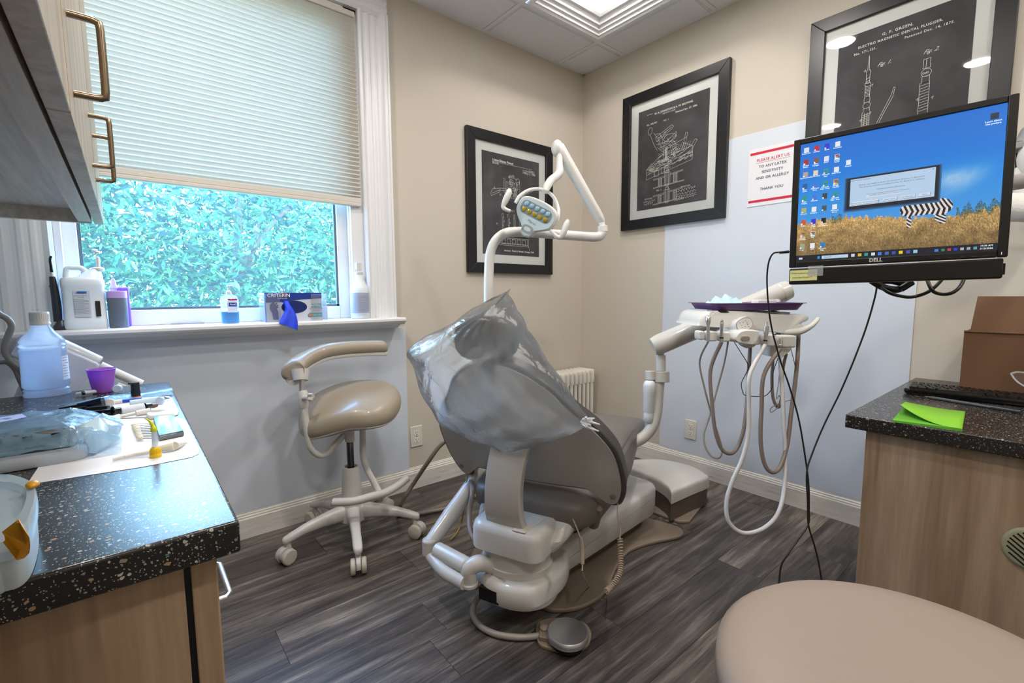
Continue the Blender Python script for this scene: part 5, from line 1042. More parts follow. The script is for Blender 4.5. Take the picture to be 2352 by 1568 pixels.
b_.inputs['Base Color'].default_value = (.01, .01, .01, 1); b_.inputs['Roughness'].default_value = .35; L.new(at.outputs['Color'], b_.inputs['Emission Color']); b_.inputs['Emission Strength'].default_value = .92; me.materials.append(scr)
so = bpy.data.objects.new('screen', me); COL.objects.link(so); so.parent = mo; so.location = s0-WL[mo.name]; WL[so.name] = s0
whl = mat('screen_white', '#e8f2fa', .5, emit='#e8f2fa', es=.9); drk = mat('screen_dark', '#26384a', .5, emit='#33465a', es=.9)
so_O = s0+mU*(-SH)+mN*.0004
def sc_(s, size, x, y, **k): return (s, size*.80, x*SW, y*SH, k)
names = {(0, 0): 'Recycle Bin', (1, 0): 'LastPass', (2, 0): 'Gusto', (3, 0): 'Document', (0, 1): 'Acrobat\nReader', (1, 1): 'Office\nManager', (2, 1): 'proxy', (3, 1): 'Dental\nPortal', (0, 2): 'Appointments', (1, 2): 'Patient Chart', (2, 2): 'Microsoft\nEdge', (3, 2): 'Data Sheet', (0, 3): 'Spear\nOnline', (1, 3): 'OneCloud\nDrive', (2, 3): 'Microsoft\nEdge - Copy', (3, 3): 'Google\nChrome', (0, 4): 'Smart\nImaging', (1, 4): 'Schedule', (3, 4): 'Microsoft\nEdge - Kate', (0, 5): 'Contacts', (1, 5): 'Dropbox', (3, 5): 'Advanced\nForms', (0, 6): 'Firefox', (1, 6): 'gusto\nportal', (2, 6): 'release\npresentation', (0, 7): 'Google\nChrome', (1, 7): 'ADP', (0, 8): 'Ledger', (1, 8): 'ADP', (2, 8): 'Microsoft\nEdge'}
texts([sc_(s, .0052, .036+.060*i, .917-.102*j-(.006 if '\n' in s else 0)) for (i, j), s in names.items()]+[sc_('Learn about\nthis picture', .0065, .948, .885), sc_('10:30 AM', .0062, .955, .037), sc_('7/13/2026', .0062, .955, .017), sc_('Consult', .0052, .28, .752)], whl, so_O, mR, mU, so, 'screen_lettering', 0)
texts([sc_('Search', .007, .19, .026), sc_('Dentrix Dental Systems', .0058, .345, .627), sc_('Dentrix was unable to access the Common directory on the server.', .0056, .507, .585), sc_('This directory must be accessible in order for Dentrix to continue.', .0056, .507, .567), sc_('Current Common Directory', .0056, .507, .535), sc_('\\\\NAME-SERVER\\DTX\\Common\\', .0056, .48, .492), sc_('How to Share the Common Folder', .0050, .38, .444), sc_('Select Server...', .0050, .51, .446), sc_('Set Manually...', .0050, .595, .448), sc_('Close', .0050, .672, .449), sc_('x', .007, .705, .628)], drk, so_O, mR, mU, so, 'dialog_lettering', 0)
text('DELL', .012, mat('silver_badge', '#c9c9c6', .35), MP(.186, -.3275, .0006), mR, mU, mo, 'badge', bold=.0003, spacing=.95)
text('I', .008, whl, MP(.398, -.328, .0006), mR, mU, mo, 'power_light')
m = M()
for k in range(4): m.box((.315+.019*k, -.332, 0), (.321+.019*k, -.3305, .0006), TM)
obj('buttons', m, mat('grey_mark', '#3a3b3d', .4), mo)['kind'] = 'stuff'
m = M(); m.box((.001, -.380, -.035), (.402, -.338, -.002), TM); o = obj('speaker_bar', m, black_m, mo, bevel=.003)
m = M(); m.box((.402, -.372, -.03), (.406, -.348, -.012), TM); obj('volume_knob', m, black_m, mo, bevel=.001)
m = M(); m.tube([MP(.20, -.17, -.055), MP(.20, -.17, -.11)], .03, n=16, smooth=False); ma = obj('mount_plate', m, black_m, mo)
# note taped to the corner
m = M(); m.box((.004, -.371, -.0018), (.066, -.343, -.0008), TM); n_ = obj('sticky_note', m, mat('yellow_note', '#cfce8d', .8)); tag(n_, 'yellow handwritten note taped to the lower left corner of the monitor', 'note')
texts([('Check implant concierge', .0056, .034, -.351, {'shear': .15}), ('everyday Kristal !!!', .0060, .032, -.3625, {'shear': .15})], mat('pen_ink', '#3a3a2c', .8), MP(0, 0, -.0008), mR, mU, n_, 'handwriting', .0003)
m = M(); m.box((.045, -.360, -.0005), (.079, -.332, -.0001), TM); obj('tape', m, thin('clear_tape', '#dfe4e6', .72, .1, .2), n_)
# monitor arm to the wall
t = thing('swivel_mount', 'grey jointed swivel mount reaching from the right wall to the back of the monitor', 'mount', (-.02, -2.22, 1.2))
am = mat('arm_grey', '#8f8f90', .35)
j0, j1, j2 = V((-.02, -2.32, 1.38)), V((-.42, -2.22, 1.38)), MP(.20, -.17, -.12)
m = M(); m.tube([(-.001, -2.32, 1.30), (-.001, -2.32, 1.30)] and [j0+ZV*.09, j0-ZV*.09], .02, n=14, smooth=False); obj('wall_post', m, am, t)
m = M(); m.box((-.012, -2.36, 1.25), (-.001, -2.28, 1.51)); obj('wall_plate', m, am, t, bevel=.003)
m = M(); m.tube([j0, j1], [.026, .022], n=14, smooth=False); m.tube([j1+ZV*.035, j1-ZV*.035], .03, n=18, smooth=False); obj('rear_link', m, am, t)
m = M(); m.tube([j1, j2], [.022, .018], n=14, smooth=False); m.tube([j2+ZV*.025, j2-ZV*.025], .022, n=14, smooth=False); obj('front_link', m, am, t)
# the bulky white fitting on the wall at the frame edge with black straps and a paper roll
t = thing('wall_fitting', 'pale grey wall mounted instrument head with black joints at the right edge', 'wall fixture', PX(2345, 440, -.02))
W0 = lambda x, y, d_=-.1: PX(x, y, d_)
m = M(); m.tube([W0(2372, 300, -.02), W0(2355, 330, -.05), W0(2340, 340, -.08)], [.03, .03, .025], n=14); obj('swivel_base', m, am, t)
m = M(); m.tube([W0(2338, 330), W0(2338, 345)], .028, n=18, smooth=False); obj('knuckle', m, am, t, bevel=.004)
m = M(); m.tube([W0(2345, 350), W0(2341, 385), W0(2344, 412)], [.012, .010, .012], n=12); obj('strap_joint', m, black_m, t)
m = M(); m.ball(W0(2378, 360), (.04, .045, .075)); obj('head_shell', m, white_m, t)
m = M(); m.tube([W0(2345, 385), W0(2340, 410), W0(2346, 435), W0(2370, 452)], [.014, .020, .02, .018], n=14); obj('grip', m, white_m, t)
m = M(); m.tube([W0(2300, 428), W0(2330, 415), W0(2360, 425)], .005, n=8); obj('strap', m, black_m, t)
m = M(); rc_ = PX(2400, 470, -.1); m.tube([PX(2300, 475, -.12), PX(2420, 478, -.12)], .048, n=28, smooth=False); o = obj('paper_towel_roll', m, mat('towel_paper', '#d7d3cc', .95, bump=.8, bscale=120)); tag(o, 'white embossed paper towel roll behind the right edge of the monitor', 'paper roll')
m = M(); m.tube([PX(2330, 505, -.02), PX(2330, 505, -.12), PX(2330, 480, -.12)], .004, n=8, smooth=False); obj('roll_hook', m, steel_m, o)
# monitor cables
cord('power_cable', 'black cable from the left side of the monitor down to the floor', [(1814, 578, 1.33), (1795, 579, 1.34), (1775, 583, 1.35), (1764, 610, 1.36), (1762, 660, 1.37), (1770, 740, 1.38), (1790, 820, 1.38), (1814, 890, 1.38), (1834, 960, 1.38), (1848, 1040, 1.37), (1857, 1110, 1.36), (1858, 1170, 1.35), (1856, 1205, 1.34), (1832, 1240, 1.33), (1808, 1275, 1.32), (1794, 1300, 1.32), (1789, 1345, 1.31)], .0023, black_m)
m = M(); m.tube([PD(1812, 578, 1.33), PD(1790, 580, 1.34)], [.007, .006], n=10, flat=.6); o = obj('cable_plug', m, black_m); tag(o, 'black plug at the left edge of the monitor', 'plug')
cord('signal_cable', 'second black cable dropping from under the monitor to the floor', [(2016, 640, 1.30), (2010, 680, 1.31), (1990, 750, 1.33), (1962, 825, 1.34), (1930, 900, 1.36), (1893, 975, 1.37), (1866, 1040, 1.37), (1853, 1085, 1.36), (1855, 1150, 1.35), (1857, 1205, 1.34), (1870, 1250, 1.33), (1880, 1290, 1.32), (1888, 1335, 1.31)], .0023, black_m)
for i, pts_ in enumerate(([(2004, 634, 1.26), (2035, 668, 1.21), (2075, 681, 1.2), (2105, 680, 1.2), (2140, 665, 1.19), (2172, 632, 1.19)], [(2126, 632, 1.20), (2140, 665, 1.17), (2160, 675, 1.17), (2185, 673, 1.16), (2205, 658, 1.16), (2219, 630, 1.18)])):
    cord('monitor_lead', ['thick black lead sagging left below the monitor', 'thick black lead loop hanging right below the monitor'][i], pts_, .0042, black_m)
for i, pts_ in enumerate(([(2003, 645, 1.23), (2030, 660, 1.23), (2060, 665, 1.23), (2080, 655, 1.23), (2050, 645, 1.23), (2015, 645, 1.23)],)):
    m = M(); m.tube([PD(*p) for p in pts_], .009, n=8, k=6)
    for k in range(5): m.tube([PD(x+rnd.uniform(-6, 6), y+rnd.uniform(-4, 4), d_) for x, y, d_ in pts_], .0022, n=6)
    o = obj('cable_bundle', m, black_m); tag(o, 'tangled bundle of black cables tied below the monitor', 'cables')
m = M(); m.tube([PD(2068, 664, 1.21), PD(2096, 647, 1.20)], .009, n=10, smooth=False); o = obj('power_adapter', m, black_m, bevel=.002); tag(o, 'black ferrite block clipped on the cables under the monitor', 'adapter')

# ---- things on the right desk
DZ = .70
kbd = thing('keyboard', 'black full size computer keyboard on the right desk', 'keyboard', (-.45, -2.1, DZ))
ka, kb2 = PZ(2074, 893, DZ+.018), PZ(2352, 922, DZ+.018); kf = (kb2-ka); kf.z = 0; kf.normalize(); kn_ = V((-kf.y, kf.x, 0))
if kn_.dot(V((1, 0, 0))) < 0: kn_ = -kn_
KO = V((ka.x, ka.y, DZ)); KP = lambda p: KO+kf*p.x+kn_*p.y+ZV*p.z
m = M(); kw, kd = .445, .155
m.loft([[KP(V((kw/2+(x-kw/2)*s_, kd/2+(y-kd/2)*s_, z))) for x, y in rrect(0, -.0, kw, kd, .02)] for s_, z in ((.97, .003), (1.0, .010), (1.0, .017), (.985, .021))]); obj('case', m, blackg_m, kbd, ang=40)
rows = [(.016, [1.0]*0)]
def key(x, y, w_, d2=.0155): 
    m = M(); m.loft([[KP(V((x+w_/2+(a-w_/2)*s_, y+d2/2+(b-d2/2)*s_, z))) for a, b in rrect(0, 0, w_, d2, .002, 2)] for s_, z in ((1, .0205), (.93, .0275), (.86, .028))]); obj('key', m, mat('key_black', '#161617', .3), kbd)
for r_ in range(6):
    y = .012+r_*.0215+(.004 if r_ == 5 else 0); x = .014
    ks = {0: [1.25, 1.25, 1.25, 6.25, 1.25, 1.25, 1.25, 1.25], 1: [2.25]+[1]*10+[2.75], 2: [1.75]+[1]*11+[2.25], 3: [1.5]+[1]*12+[1.5], 4: [1]*13+[2], 5: [1]+[1.05]*12+[1.4]}[r_]
    for w_ in ks: key(x+.001, y, w_*.0188-.003); x += w_*.0188
    x = .305
    for k in range(3):
        if r_ in (0, 3, 4, 5) or (r_ == 1 and k == 1): key(x+k*.0188, y, .0158)
    for k in range(4):
        if r_ < 5: key(.368+k*.0182, y, .0152)
# pen
pt = thing('ballpoint_pen', 'grey ballpoint pen lying beside the keyboard', 'pen', PZ(2230, 925, DZ)); a, b = PZ(2123, 910, DZ+.005), PZ(2345, 946, DZ+.005)
m = M(); m.tube([a.lerp(b, .04), a.lerp(b, .1), a.lerp(b, .75)], [.0022, .0045, .0045], n=8, smooth=False); obj('barrel', m, mat('smoke_grey', '#55585c', .25), pt)
m = M(); m.tube([a.lerp(b, .72), a.lerp(b, 1)], .0056, n=12, smooth=False); m.tube([a.lerp(b, .70)+ZV*.006, a.lerp(b, .98)+ZV*.007], .0014, n=6, smooth=False); obj('cap', m, mat('smoke_dark', '#3a3d41', .3), pt)
m = M(); m.tube([a, a.lerp(b, .045)], [.0006, .0022], n=8, smooth=False); obj('tip', m, mat('brass_tip', '#a89050', .3, metal=1), pt)
# green sticky notes
gnm = mat('green_note', '#86c832', .7); t = thing('sticky_note_pad', 'bright green sticky note pad with a curled top sheet on the right desk', 'note pad', PZ(2130, 960, DZ))
g1, g2, g3, g4 = PZ(2050, 964, DZ+.006), PZ(2210, 985, DZ+.006), PZ(2217, 945, DZ+.006), PZ(2079, 930, DZ+.006)
m = M(); m.loft([[V((p.x, p.y, z)) for p in (g1, g2, g3, g4)] for z in (DZ, DZ+.006)]); obj('pad', m, mat('green_stack', '#5ea62c', .7), t)
m = M(); rows_ = []
for i in range(13):
    f_ = i/12; A = g4.lerp(g3, 1-f_); Bq = g1.lerp(g2, 1-f_); lift = .018*max(0, f_-.25)**1.6*1.6
    back_ = (g2-g1).normalized()*0; rows_.append([A+ZV*(.0008+lift*.55), A.lerp(Bq, .5)+ZV*(.0008+lift*.9)+(A-Bq)*.12*f_*f_, Bq+(A-Bq)*(.42*f_*f_)+ZV*(.0008+lift*1.5)])
m.loft(rows_, closed=False); obj('curled_sheet', m, gnm, t, solid=.0004)
m = M(); gU = (g4-g1).normalized(); gR = (g3-g4).normalized()
for i in range(3): m.line([(.012+.008*j, -.012-.006*i+.0015*math.sin(j*2.3+i*4)) for j in range(8 if i else 13)], .0005, g4+ZV*.0025, gR, gU, .0)
obj('pencil_writing', m, mat('faint_ink', '#3d6e1c', .8), t, flat=True)['kind'] = 'stuff'
# cardboard box with its raised flap
t = thing('cardboard_box', 'brown cardboard box with an upright flap behind the keyboard', 'box', (-.15, -2.16, DZ))
bl, br = PZ(2203, 876, DZ), PZ(2352, 893, DZ)
bd = (br-bl); bd.z = 0; bd.normalize(); bn = V((-bd.y, bd.x, 0)); 
if bn.x < 0: bn = -bn
bl.x = min(bl.x, -.21); 
BO = PX(2204, 878, -.30); BO.z = DZ; zt_ = PX(2204, 760, -.30).z; bw = .40; bdp = .27; bd = V((0, -1, 0)); bn = V((1, 0, 0))
BP = lambda x, y, z: BO+bd*x+bn*y+ZV*z
hh = zt_-DZ
for nm, a, b in (('front_panel', (0, 0, 0), (bw, .004, hh)), ('back_panel', (0, bdp-.004, 0), (bw, bdp, hh)), ('side_panel', (0, .004, 0), (.004, bdp-.004, hh)), ('side_panel', (bw-.004, .004, 0), (bw, bdp-.004, hh)), ('bottom_panel', (.004, .004, 0), (bw-.004, bdp-.004, .004))):
    m = M(); m.box(a, b, lambda p: BP(p.x, p.y, p.z)); obj(nm, m, card_m, t)
m = M(); m.loft([[BP(x, .02+y, hh+z) for x, y, z in ((.012, 0, -.002), (bw-.01, 0, -.002), (bw-.01, .004, -.002), (.012, .004, -.002))], [BP(x, .05+y, hh+.118) for x, y in ((.02, 0), (bw-.01, 0), (bw-.01, .004), (.02, .004))]]); obj('raised_flap', m, card_m, t)
m = M(); m.tube([BP(0, -.001, hh), BP(bw, -.001, hh)], .0035, n=8, smooth=False); obj('fold', m, card_m, t)
# clear face shield leaning beside
t = thing('face_shield', 'clear plastic eyewear lying at the right end of the keyboard', 'eyewear', PX(2350, 880, -.36))
m = M(); m.tube([PX(2322, 858, -.36), PX(2332, 872, -.38), PX(2348, 884, -.40), PX(2380, 900, -.42)], .0025, n=8); m.tube([PX(2322, 858, -.36), PX(2335, 855, -.35), PX(2352, 856, -.34), PX(2390, 858, -.34)], .0035, n=8); obj('rim', m, mat('clear_rim', '#b8bcc0', .15, alpha=.6), t)
m = M(); m.loft([[PX(2324, 859, -.36), PX(2352, 857, -.34), PX(2385, 858, -.33)], [PX(2333, 872, -.38), PX(2355, 884, -.39), PX(2385, 898, -.40)]], closed=False); obj('lens', m, thin('clear_lens', '#dfe6ea', .95, .05, .3), t)
# ================================================================ SMALL THINGS
# ---- on the window sill
ZS = .940; YS = -.045
def SP(x, y, v=YS): return PY(x, y, v)
def sill(x): return V((PY(x, 740, YS).x, YS, ZS))
pxs = (PY(300, 700, YS)-PY(200, 700, YS)).length/100       # metres per pixel at the sill
frost = mat('milky_plastic', '#dfe8ee', .3)
# jug
jc = sill(199); t = thing('disinfectant_jug', 'white gallon jug with pump and printed label, left on the window sill', 'jug', jc)
jw = .5*(PY(250, 700, YS).x-PY(148, 700, YS).x); jz = lambda y: max(ZS, PY(199, y, YS).z)
def jr(hw, hd, z, dx=0, e=4): return [V((jc.x+dx+a, YS+b, z)) for a, b in sup(32, hw, hd, e)]
m = M(); m.loft([jr(jw*.94, .034, ZS), jr(jw, .038, ZS+.006), jr(jw, .038, jz(735)), jr(jw*.97, .036, jz(732)), jr(jw*.97, .036, jz(662)), jr(jw*1.0, .038, jz(658)), jr(jw*1.0, .037, jz(645)), jr(jw*.93, .034, jz(639)), jr(jw*.6, .028, jz(636), .02), jr(jw*.36, .018, jz(622), .030, 2.5), jr(jw*.32, .015, jz(618), .032, 2.2)]); obj('jug_body', m, frost, t, ang=50)
m = M(); m.tube([SP(154, 642), SP(152, 628), SP(155, 616), SP(170, 615), SP(186, 616), SP(196, 624), SP(205, 634)], [.011, .009, .0085, .0085, .0085, .010, .012], n=12); obj('jug_handle', m, frost, t)
m = M(); cx_ = SP(226, 615).x; m.lathe([(.016, 0), (.017, .003), (.017, .010), (.012, .013), (.006, .014), (.0055, .048), (.004, .049)], (cx_, YS, jz(622)), 22); obj('pump_collar', m, white_m, t)
m = M(); m.tube([V((cx_, YS, jz(576))), V((cx_-.012, YS-.006, jz(574)))], [.0065, .004], n=10, smooth=False); m.lathe([(.007, 0), (.009, .006), (.007, .010)], (cx_, YS, jz(582)), 16); obj('pump_head', m, white_m, t)
lR_, lY = V((1, 0, 0)), -.0005
def label(name, x0, y0, x1, y1, mt, parent, yy=None, off=.0):
    yv = yy; a, b = PY(x0, y0, yv), PY(x1, y1, yv); m = M(); m.box((a.x, yv-.0006, b.z), (b.x, yv, a.z)); return obj(name, m, mt, parent)
lo = label('label', 167, 667, 211, 727, mat('label_grey', '#c7ccd6', .5), t, YS-.0378)
label('blue_band', 176, 669, 199, 674, blueink, lo, YS-.0386); label('black_label', 218, 691, 233, 726, blackink, t, YS-.0378)
O_ = PY(167, 727, YS-.0386); kx = (PY(211, 727, YS-.0386)-O_).length; kz = PY(167, 667, YS-.0386).z-O_.z
texts([('PROCIDE', .006, kx*.48, kz*.90), ('DENTAL SURFACE', .0038, kx*.5, kz*.80), ('CLEANER', .0038, kx*.5, kz*.73)], blackink, O_, lR_, ZV, lo, 'lettering')
m = M()
for i in range(14): m.line([(kx*.1, kz*(.66-.043*i)), (kx*(.9 if i % 3 else .7), kz*(.66-.043*i))], .0009, O_, lR_, ZV, .0003)
obj('small_print', m, greyink, lo, flat=True)['kind'] = 'stuff'
# curing light
cu_ = thing('curing_light', 'slim dark cordless curing light upright in its charging base on the sill', 'curing light', sill(138))
dk_ = mat('gunmetal', '#3d3f49', .3, metal=.5)
m = M(); c0 = sill(141); m.loft([[V((c0.x+a*s_, YS+b*s_, ZS+z)) for a, b in sup(24, .022, .026, 2.5)] for z, s_ in ((0, 1), (.012, 1), (.018, .8), (.032, .45))]); obj('charging_base', m, dk_, cu_)
m = M(); m.tube([V((SP(133, 735).x, YS, ZS+.028)), SP(130, 700), SP(124, 660), SP(120, 635)], [.011, .012, .0105, .008], n=14); obj('light_body', m, dk_, cu_)
m = M(); m.tube([SP(120, 635), SP(119, 625)], [.006, .005], n=12, smooth=False); obj('chrome_neck', m, chrome_m, cu_)
m = M(); m.tube([SP(119, 625), SP(117, 610), SP(115, 597), SP(117, 588)], [.0045, .004, .0035, .0035], n=10); obj('light_tip', m, blackg_m, cu_)
m = M(); m.ball(V((c0.x+.012, YS-.022, ZS+.013)), .002); obj('status_light', m, mat('green_led', '#30d080', .4, emit='#30e090', es=2), cu_)
m = M(); m.box((SP(113, 657).x, YS-.004, SP(113, 659).z), (SP(118, 657).x, YS+.004, SP(113, 655).z)); obj('side_button', m, blackg_m, cu_)
# lavender bottle and grey canister
t = thing('grey_canister', 'slate grey canister with a lavender top band standing on the sill', 'canister', sill(274)); c0 = sill(274); yz = lambda y: max(ZS, PY(274, y, YS).z)
m = M(); m.lathe([(.026, 0), (.0275, .003), (.0285, yz(684)-ZS)], (c0.x, YS-.012, ZS), 30, sy=.8); obj('canister_body', m, mat('slate_grey', '#646e7b', .5), t)
m = M(); m.lathe([(.0288, 0), (.0288, yz(669)-yz(684)), (.027, yz(668)-yz(684))], (c0.x, YS-.012, yz(684)), 30, sy=.8); obj('top_band', m, mat('lavender', '#b79ad8', .4), t)
t = thing('lavender_squeeze_bottle', 'lavender squeeze bottle with a pointed nozzle behind the grey canister', 'bottle', sill(285)); cb_ = PY(275, 720, -.0)
m = M(); m.box((PY(268, 700, .02).x, .005, ZS), (PY(299, 700, .02).x, .035, PY(290, 659, .02).z)); obj('bottle_body', m, mat('purple_plastic', '#8a4fc0', .35), t, bevel=.006)
m = M(); c0 = PY(262, 668, .015); m.lathe([(.014, 0), (.012, .012), (.015, .018), (.008, .03), (.0065, .045), (.002, .055)], (c0.x, .015, PY(262, 672, .015).z), 18); m.lathe([(.012, 0), (.012, PY(262, 672, .015).z-ZS)], (c0.x, .015, ZS), 14); obj('nozzle', m, mat('lavender', '#b79ad8', .4), t)
# hand sanitizer
sc0 = sill(530); t = thing('hand_sanitizer', 'clear pump bottle of blue hand sanitizer in the middle of the sill', 'bottle', sc0); sz_ = lambda y: max(ZS, PY(530, y, YS).z)
hw = .5*(PY(551, 700, YS).x-PY(509, 700, YS).x)
def sr_(s_, z, d_=.62, e=3): return [V((sc0.x+a, YS+b, z)) for a, b in sup(28, hw*s_, hw*s_*d_, e)]
clear_m = thin('clear_plastic', '#e8f2ff', .80, .05, .8, glossfac=.6)
m = M(); m.loft([sr_(.92, ZS), sr_(.97, ZS+.004), sr_(1, sz_(716)), sr_(1, sz_(690)), sr_(.9, sz_(681)), sr_(.5, sz_(678), .9, 2), sr_(.34, sz_(675), 1, 2)]); obj('bottle', m, clear_m, t, ang=50)
m = M(); m.loft([sr_(.88, ZS+.002), sr_(.93, ZS+.006), sr_(.95, sz_(715))]); obj('gel', m, mat('blue_gel', '#4ba4e0', .1, emit=None), t)
m = M(); m.lathe([(.010, 0), (.0105, .008), (.007, .014), (.003, .016), (.003, .030), (.006, .031), (.006, .037), (.003, .038)], (sc0.x-.001, YS, sz_(676)), 18); m.tube([V((sc0.x-.001, YS, sz_(676)+.035)), V((sc0.x+.013, YS, sz_(676)+.034)), V((sc0.x+.018, YS, sz_(676)+.029))], .0025, n=8); obj('pump', m, white_m, t)
yl = YS-hw*.62-.001
label('magenta_band', 523, 686, 545, 690, mat('magenta_print', '#b5286a', .5), t, yl); lb = label('white_label', 521, 691, 546, 717, mat('label_white', '#d5e4f2', .5), t, yl)
label('blue_logo_patch', 525, 695, 544, 703, mat('deep_blue', '#173d9c', .5), t, yl-.0012)
text('Purell', .0085, whiteink, PY(534.5, 699, yl-.0022), lR_, ZV, t, 'lettering', shear=.2, bold=.0002)
# glove box in a clear holder
gA, gB = SP(610, 738, -.07), SP(741, 738, -.07); gx0_, gx1_ = gA.x, gB.x; gz1_ = SP(610, 672, -.07).z
t = thing('glove_box', 'blue and white box of nitrile gloves in a clear holder on the sill', 'glove box', V(((gx0_+gx1_)/2, -.035, ZS)))
cardw = mat('glove_card', '#c9cedb', .5); navy = mat('navy_card', '#11388f', .45)
m = M(); m.box((gx0_, -.07, ZS), (gx1_, .015, gz1_)); obj('carton', m, cardw, t)
GF = -.0702
gw, gh = gx1_-gx0_, gz1_-ZS; GO = V((gx0_, GF, ZS))
def gp(pts, name, mt, off=.0005, n_=None):
    m = M(); m.prism([GO+V((x*gw, -off, z*gh)) for x, z in pts], V((0, -.0004, 0))); return obj(name, m, mt, t)
gp([(0, .66), (.3, .68), (.6, .76), (1, .80), (1, 1), (0, 1)], 'blue_header', navy); gp([(0, 0), (.02, 0), (.02, 1), (0, 1)], 'side_strip', mat('bright_blue', '#1f74d0', .4), .0006)
gp([(.5+.225*math.cos(a), .50+.22*math.sin(a)) for a in np.linspace(0, 2*PI, 33)[:-1]], 'opening', mat('opening_blue', '#0a1f66', .6), .0006)
gp([(.13, .08), (.22, .08), (.22, .35), (.19, .48), (.17, .60), (.155, .72), (.13, .66), (.085, .60), (.08, .45), (.115, .3)], 'printed_hand', mat('print_indigo', '#38488c', .6)); 
for a_ in ((.155, .60, .20, .66), (.17, .55, .22, .60), (.18, .50, .22, .54)): gp([(a_[0], a_[1]), (a_[2], a_[3]), (a_[2]+.01, a_[3]-.03), (a_[0]+.02, a_[1]-.05)], 'printed_finger', mat('print_indigo', '#38488c', .6))
teal = mat('teal_print', '#1c9ab0', .5); gp([(.80, .47), (.995, .47), (.995, .60), (.80, .60)], 'teal_patch', teal); gp([(.74, .13), (.995, .13), (.995, .28), (.76, .28), (.73, .2)], 'teal_band', teal)
gp([(.78+.026*math.cos(a), .205+.055*math.sin(a)) for a in np.linspace(0, 2*PI, 17)[:-1]], 'orange_dot', mat('orange_print', '#e8763a', .5), .0012)
OG = GO+V((0, -.0012, 0))
texts([('CRITERI', .0215, .045*gw, .905*gh, {'align': 'LEFT', 'bold': .0003}), ('N', .0215, .40*gw, .905*gh, {'bold': .0003}), ('NITRILE', .0145, .90*gw, .535*gh, {'bold': .0002}), ('EXAM GLOVES', .006, .3*gw, .80*gh), ('clean scent', .0095, .90*gw, .205*gh)], whiteink, OG, lR_, ZV, t, 'white_lettering')
texts([('O', .0215, .342*gw, .905*gh, {'bold': .0003})], mat('orange_print', '#e8763a', .5), OG, lR_, ZV, t, 'orange_letter')
texts([('EXAM GLOVES', .0085, .89*gw, .42*gh), ('POWDER FREE', .005, .89*gw, .35*gh), ('POLYMER COATED', .0045, .86*gw, .08*gh)], greyink, OG, lR_, ZV, t, 'grey_lettering')
acr = thin('acrylic', '#eef6ff', .88, .03, .5, glossfac=.7)
m = M(); ax1 = SP(753, 738, -.076).x
m.box((gx0_-.003, -.0765, ZS+.001), (gx0_+.25*gw, -.0745, gz1_-.004)); m.box((gx0_+.80*gw, -.0765, ZS+.001), (ax1, -.0745, gz1_-.006)); m.box((gx0_-.004, -.0765, ZS+.001), (gx0_-.002, .02, gz1_)); m.box((ax1-.002, -.0745, ZS+.001), (ax1, .02, gz1_-.004)); m.box((gx0_-.002, .018, ZS+.001), (ax1-.002, .02, gz1_)); obj('acrylic_holder', m, acr, t)
glove = [(650, 690, .0), (653, 700, -.012), (656, 708, -.018), (652, 718, -.022), (645, 730, -.030), (640, 741, -.035)]; gr_ = [(662, 691, .0), (668, 702, -.012), (673, 709, -.018), (680, 720, -.022), (685, 737, -.030), (684, 758, -.035)]
m = M(); rg = []
for (x0, y0, o0_), (x1, y1, o1) in zip(glove, gr_):
    A, Bq = SP(x0, y0, -.078+o0_), SP(x1, y1, -.078+o1); c_ = (A+Bq)/2; r_ = (Bq-A)/2; q = []
    for j in range(20):
        a = 2*PI*j/20; q.append(c_+r_*math.cos(a)+V((0, 1, 0))*math.sin(a)*(.010+.003*math.sin(a*4+x0)))
    rg.append(q)
m.loft(rg, cap=False); rg[-1] = rg[-1]; gl = obj('blue_glove', m, mat('nitrile_blue', '#1440e0', .45), sub=1, ang=180); tag(gl, 'bright blue nitrile glove hanging out of the glove box over the sill', 'glove')
# spray bottle
b0_ = sill(828); t = thing('spray_bottle', 'translucent white spray bottle at the right end of the sill', 'spray bottle', b0_); bz = lambda y: max(ZS, PY(828, y, YS).z); rr = .5*(PY(848, 700, YS).x-PY(808, 700, YS).x)
b0_.x = max(min(b0_.x, -1.60), -1.66)
m = M(); m.lathe([(rr*.92, 0), (rr, .004), (rr, bz(666)-ZS), (rr*.9, bz(658)-ZS), (rr*.5, bz(642)-ZS), (rr*.42, bz(628)-ZS)], (b0_.x, YS, ZS), 30); obj('bottle', m, frost, t, ang=50)
m = M(); m.lathe([(rr*.48, 0), (rr*.48, .012)], (b0_.x, YS, bz(630)), 20); m.box((b0_.x-.012, YS-.010, bz(622)), (b0_.x+.012, YS+.010, bz(604))); m.tube([V((b0_.x-.010, YS, bz(616))), V((b0_.x-.016, YS, bz(622))), V((b0_.x-.012, YS, bz(632)))], .003, n=8); obj('trigger_head', m, white_m, t, bevel=.003)
m = M(); m.lathe([(rr+.0006, bz(718)-ZS), (rr+.0006, bz(672)-ZS)], (b0_.x, YS, ZS), 30); obj('printed_sleeve', m, mat('label_blue_grey', '#a9b2c9', .5), t)
m = M()
for i in range(11):
    z = bz(680+3.3*i); pts_ = [(b0_.x+(rr+.001)*math.sin(a), YS-(rr+.001)*math.cos(a), z) for a in np.linspace(-.5, .8, 6)]; m.tube(pts_, .0005, n=4, smooth=False)
obj('sleeve_print', m, greyink, t)['kind'] = 'stuff'
m = M(); m.box((SP(392, 738, .03).x, .02, ZS), (SP(468, 738, .03).x, .032, ZS+.005)); o = obj('metal_ruler', m, steel_m); tag(o, 'thin grey metal bar lying at the foot of the window sash', 'bar')

# ---- on the left worktop
W = lambda x, y, h=0: PZ(x, y, CZ+h)
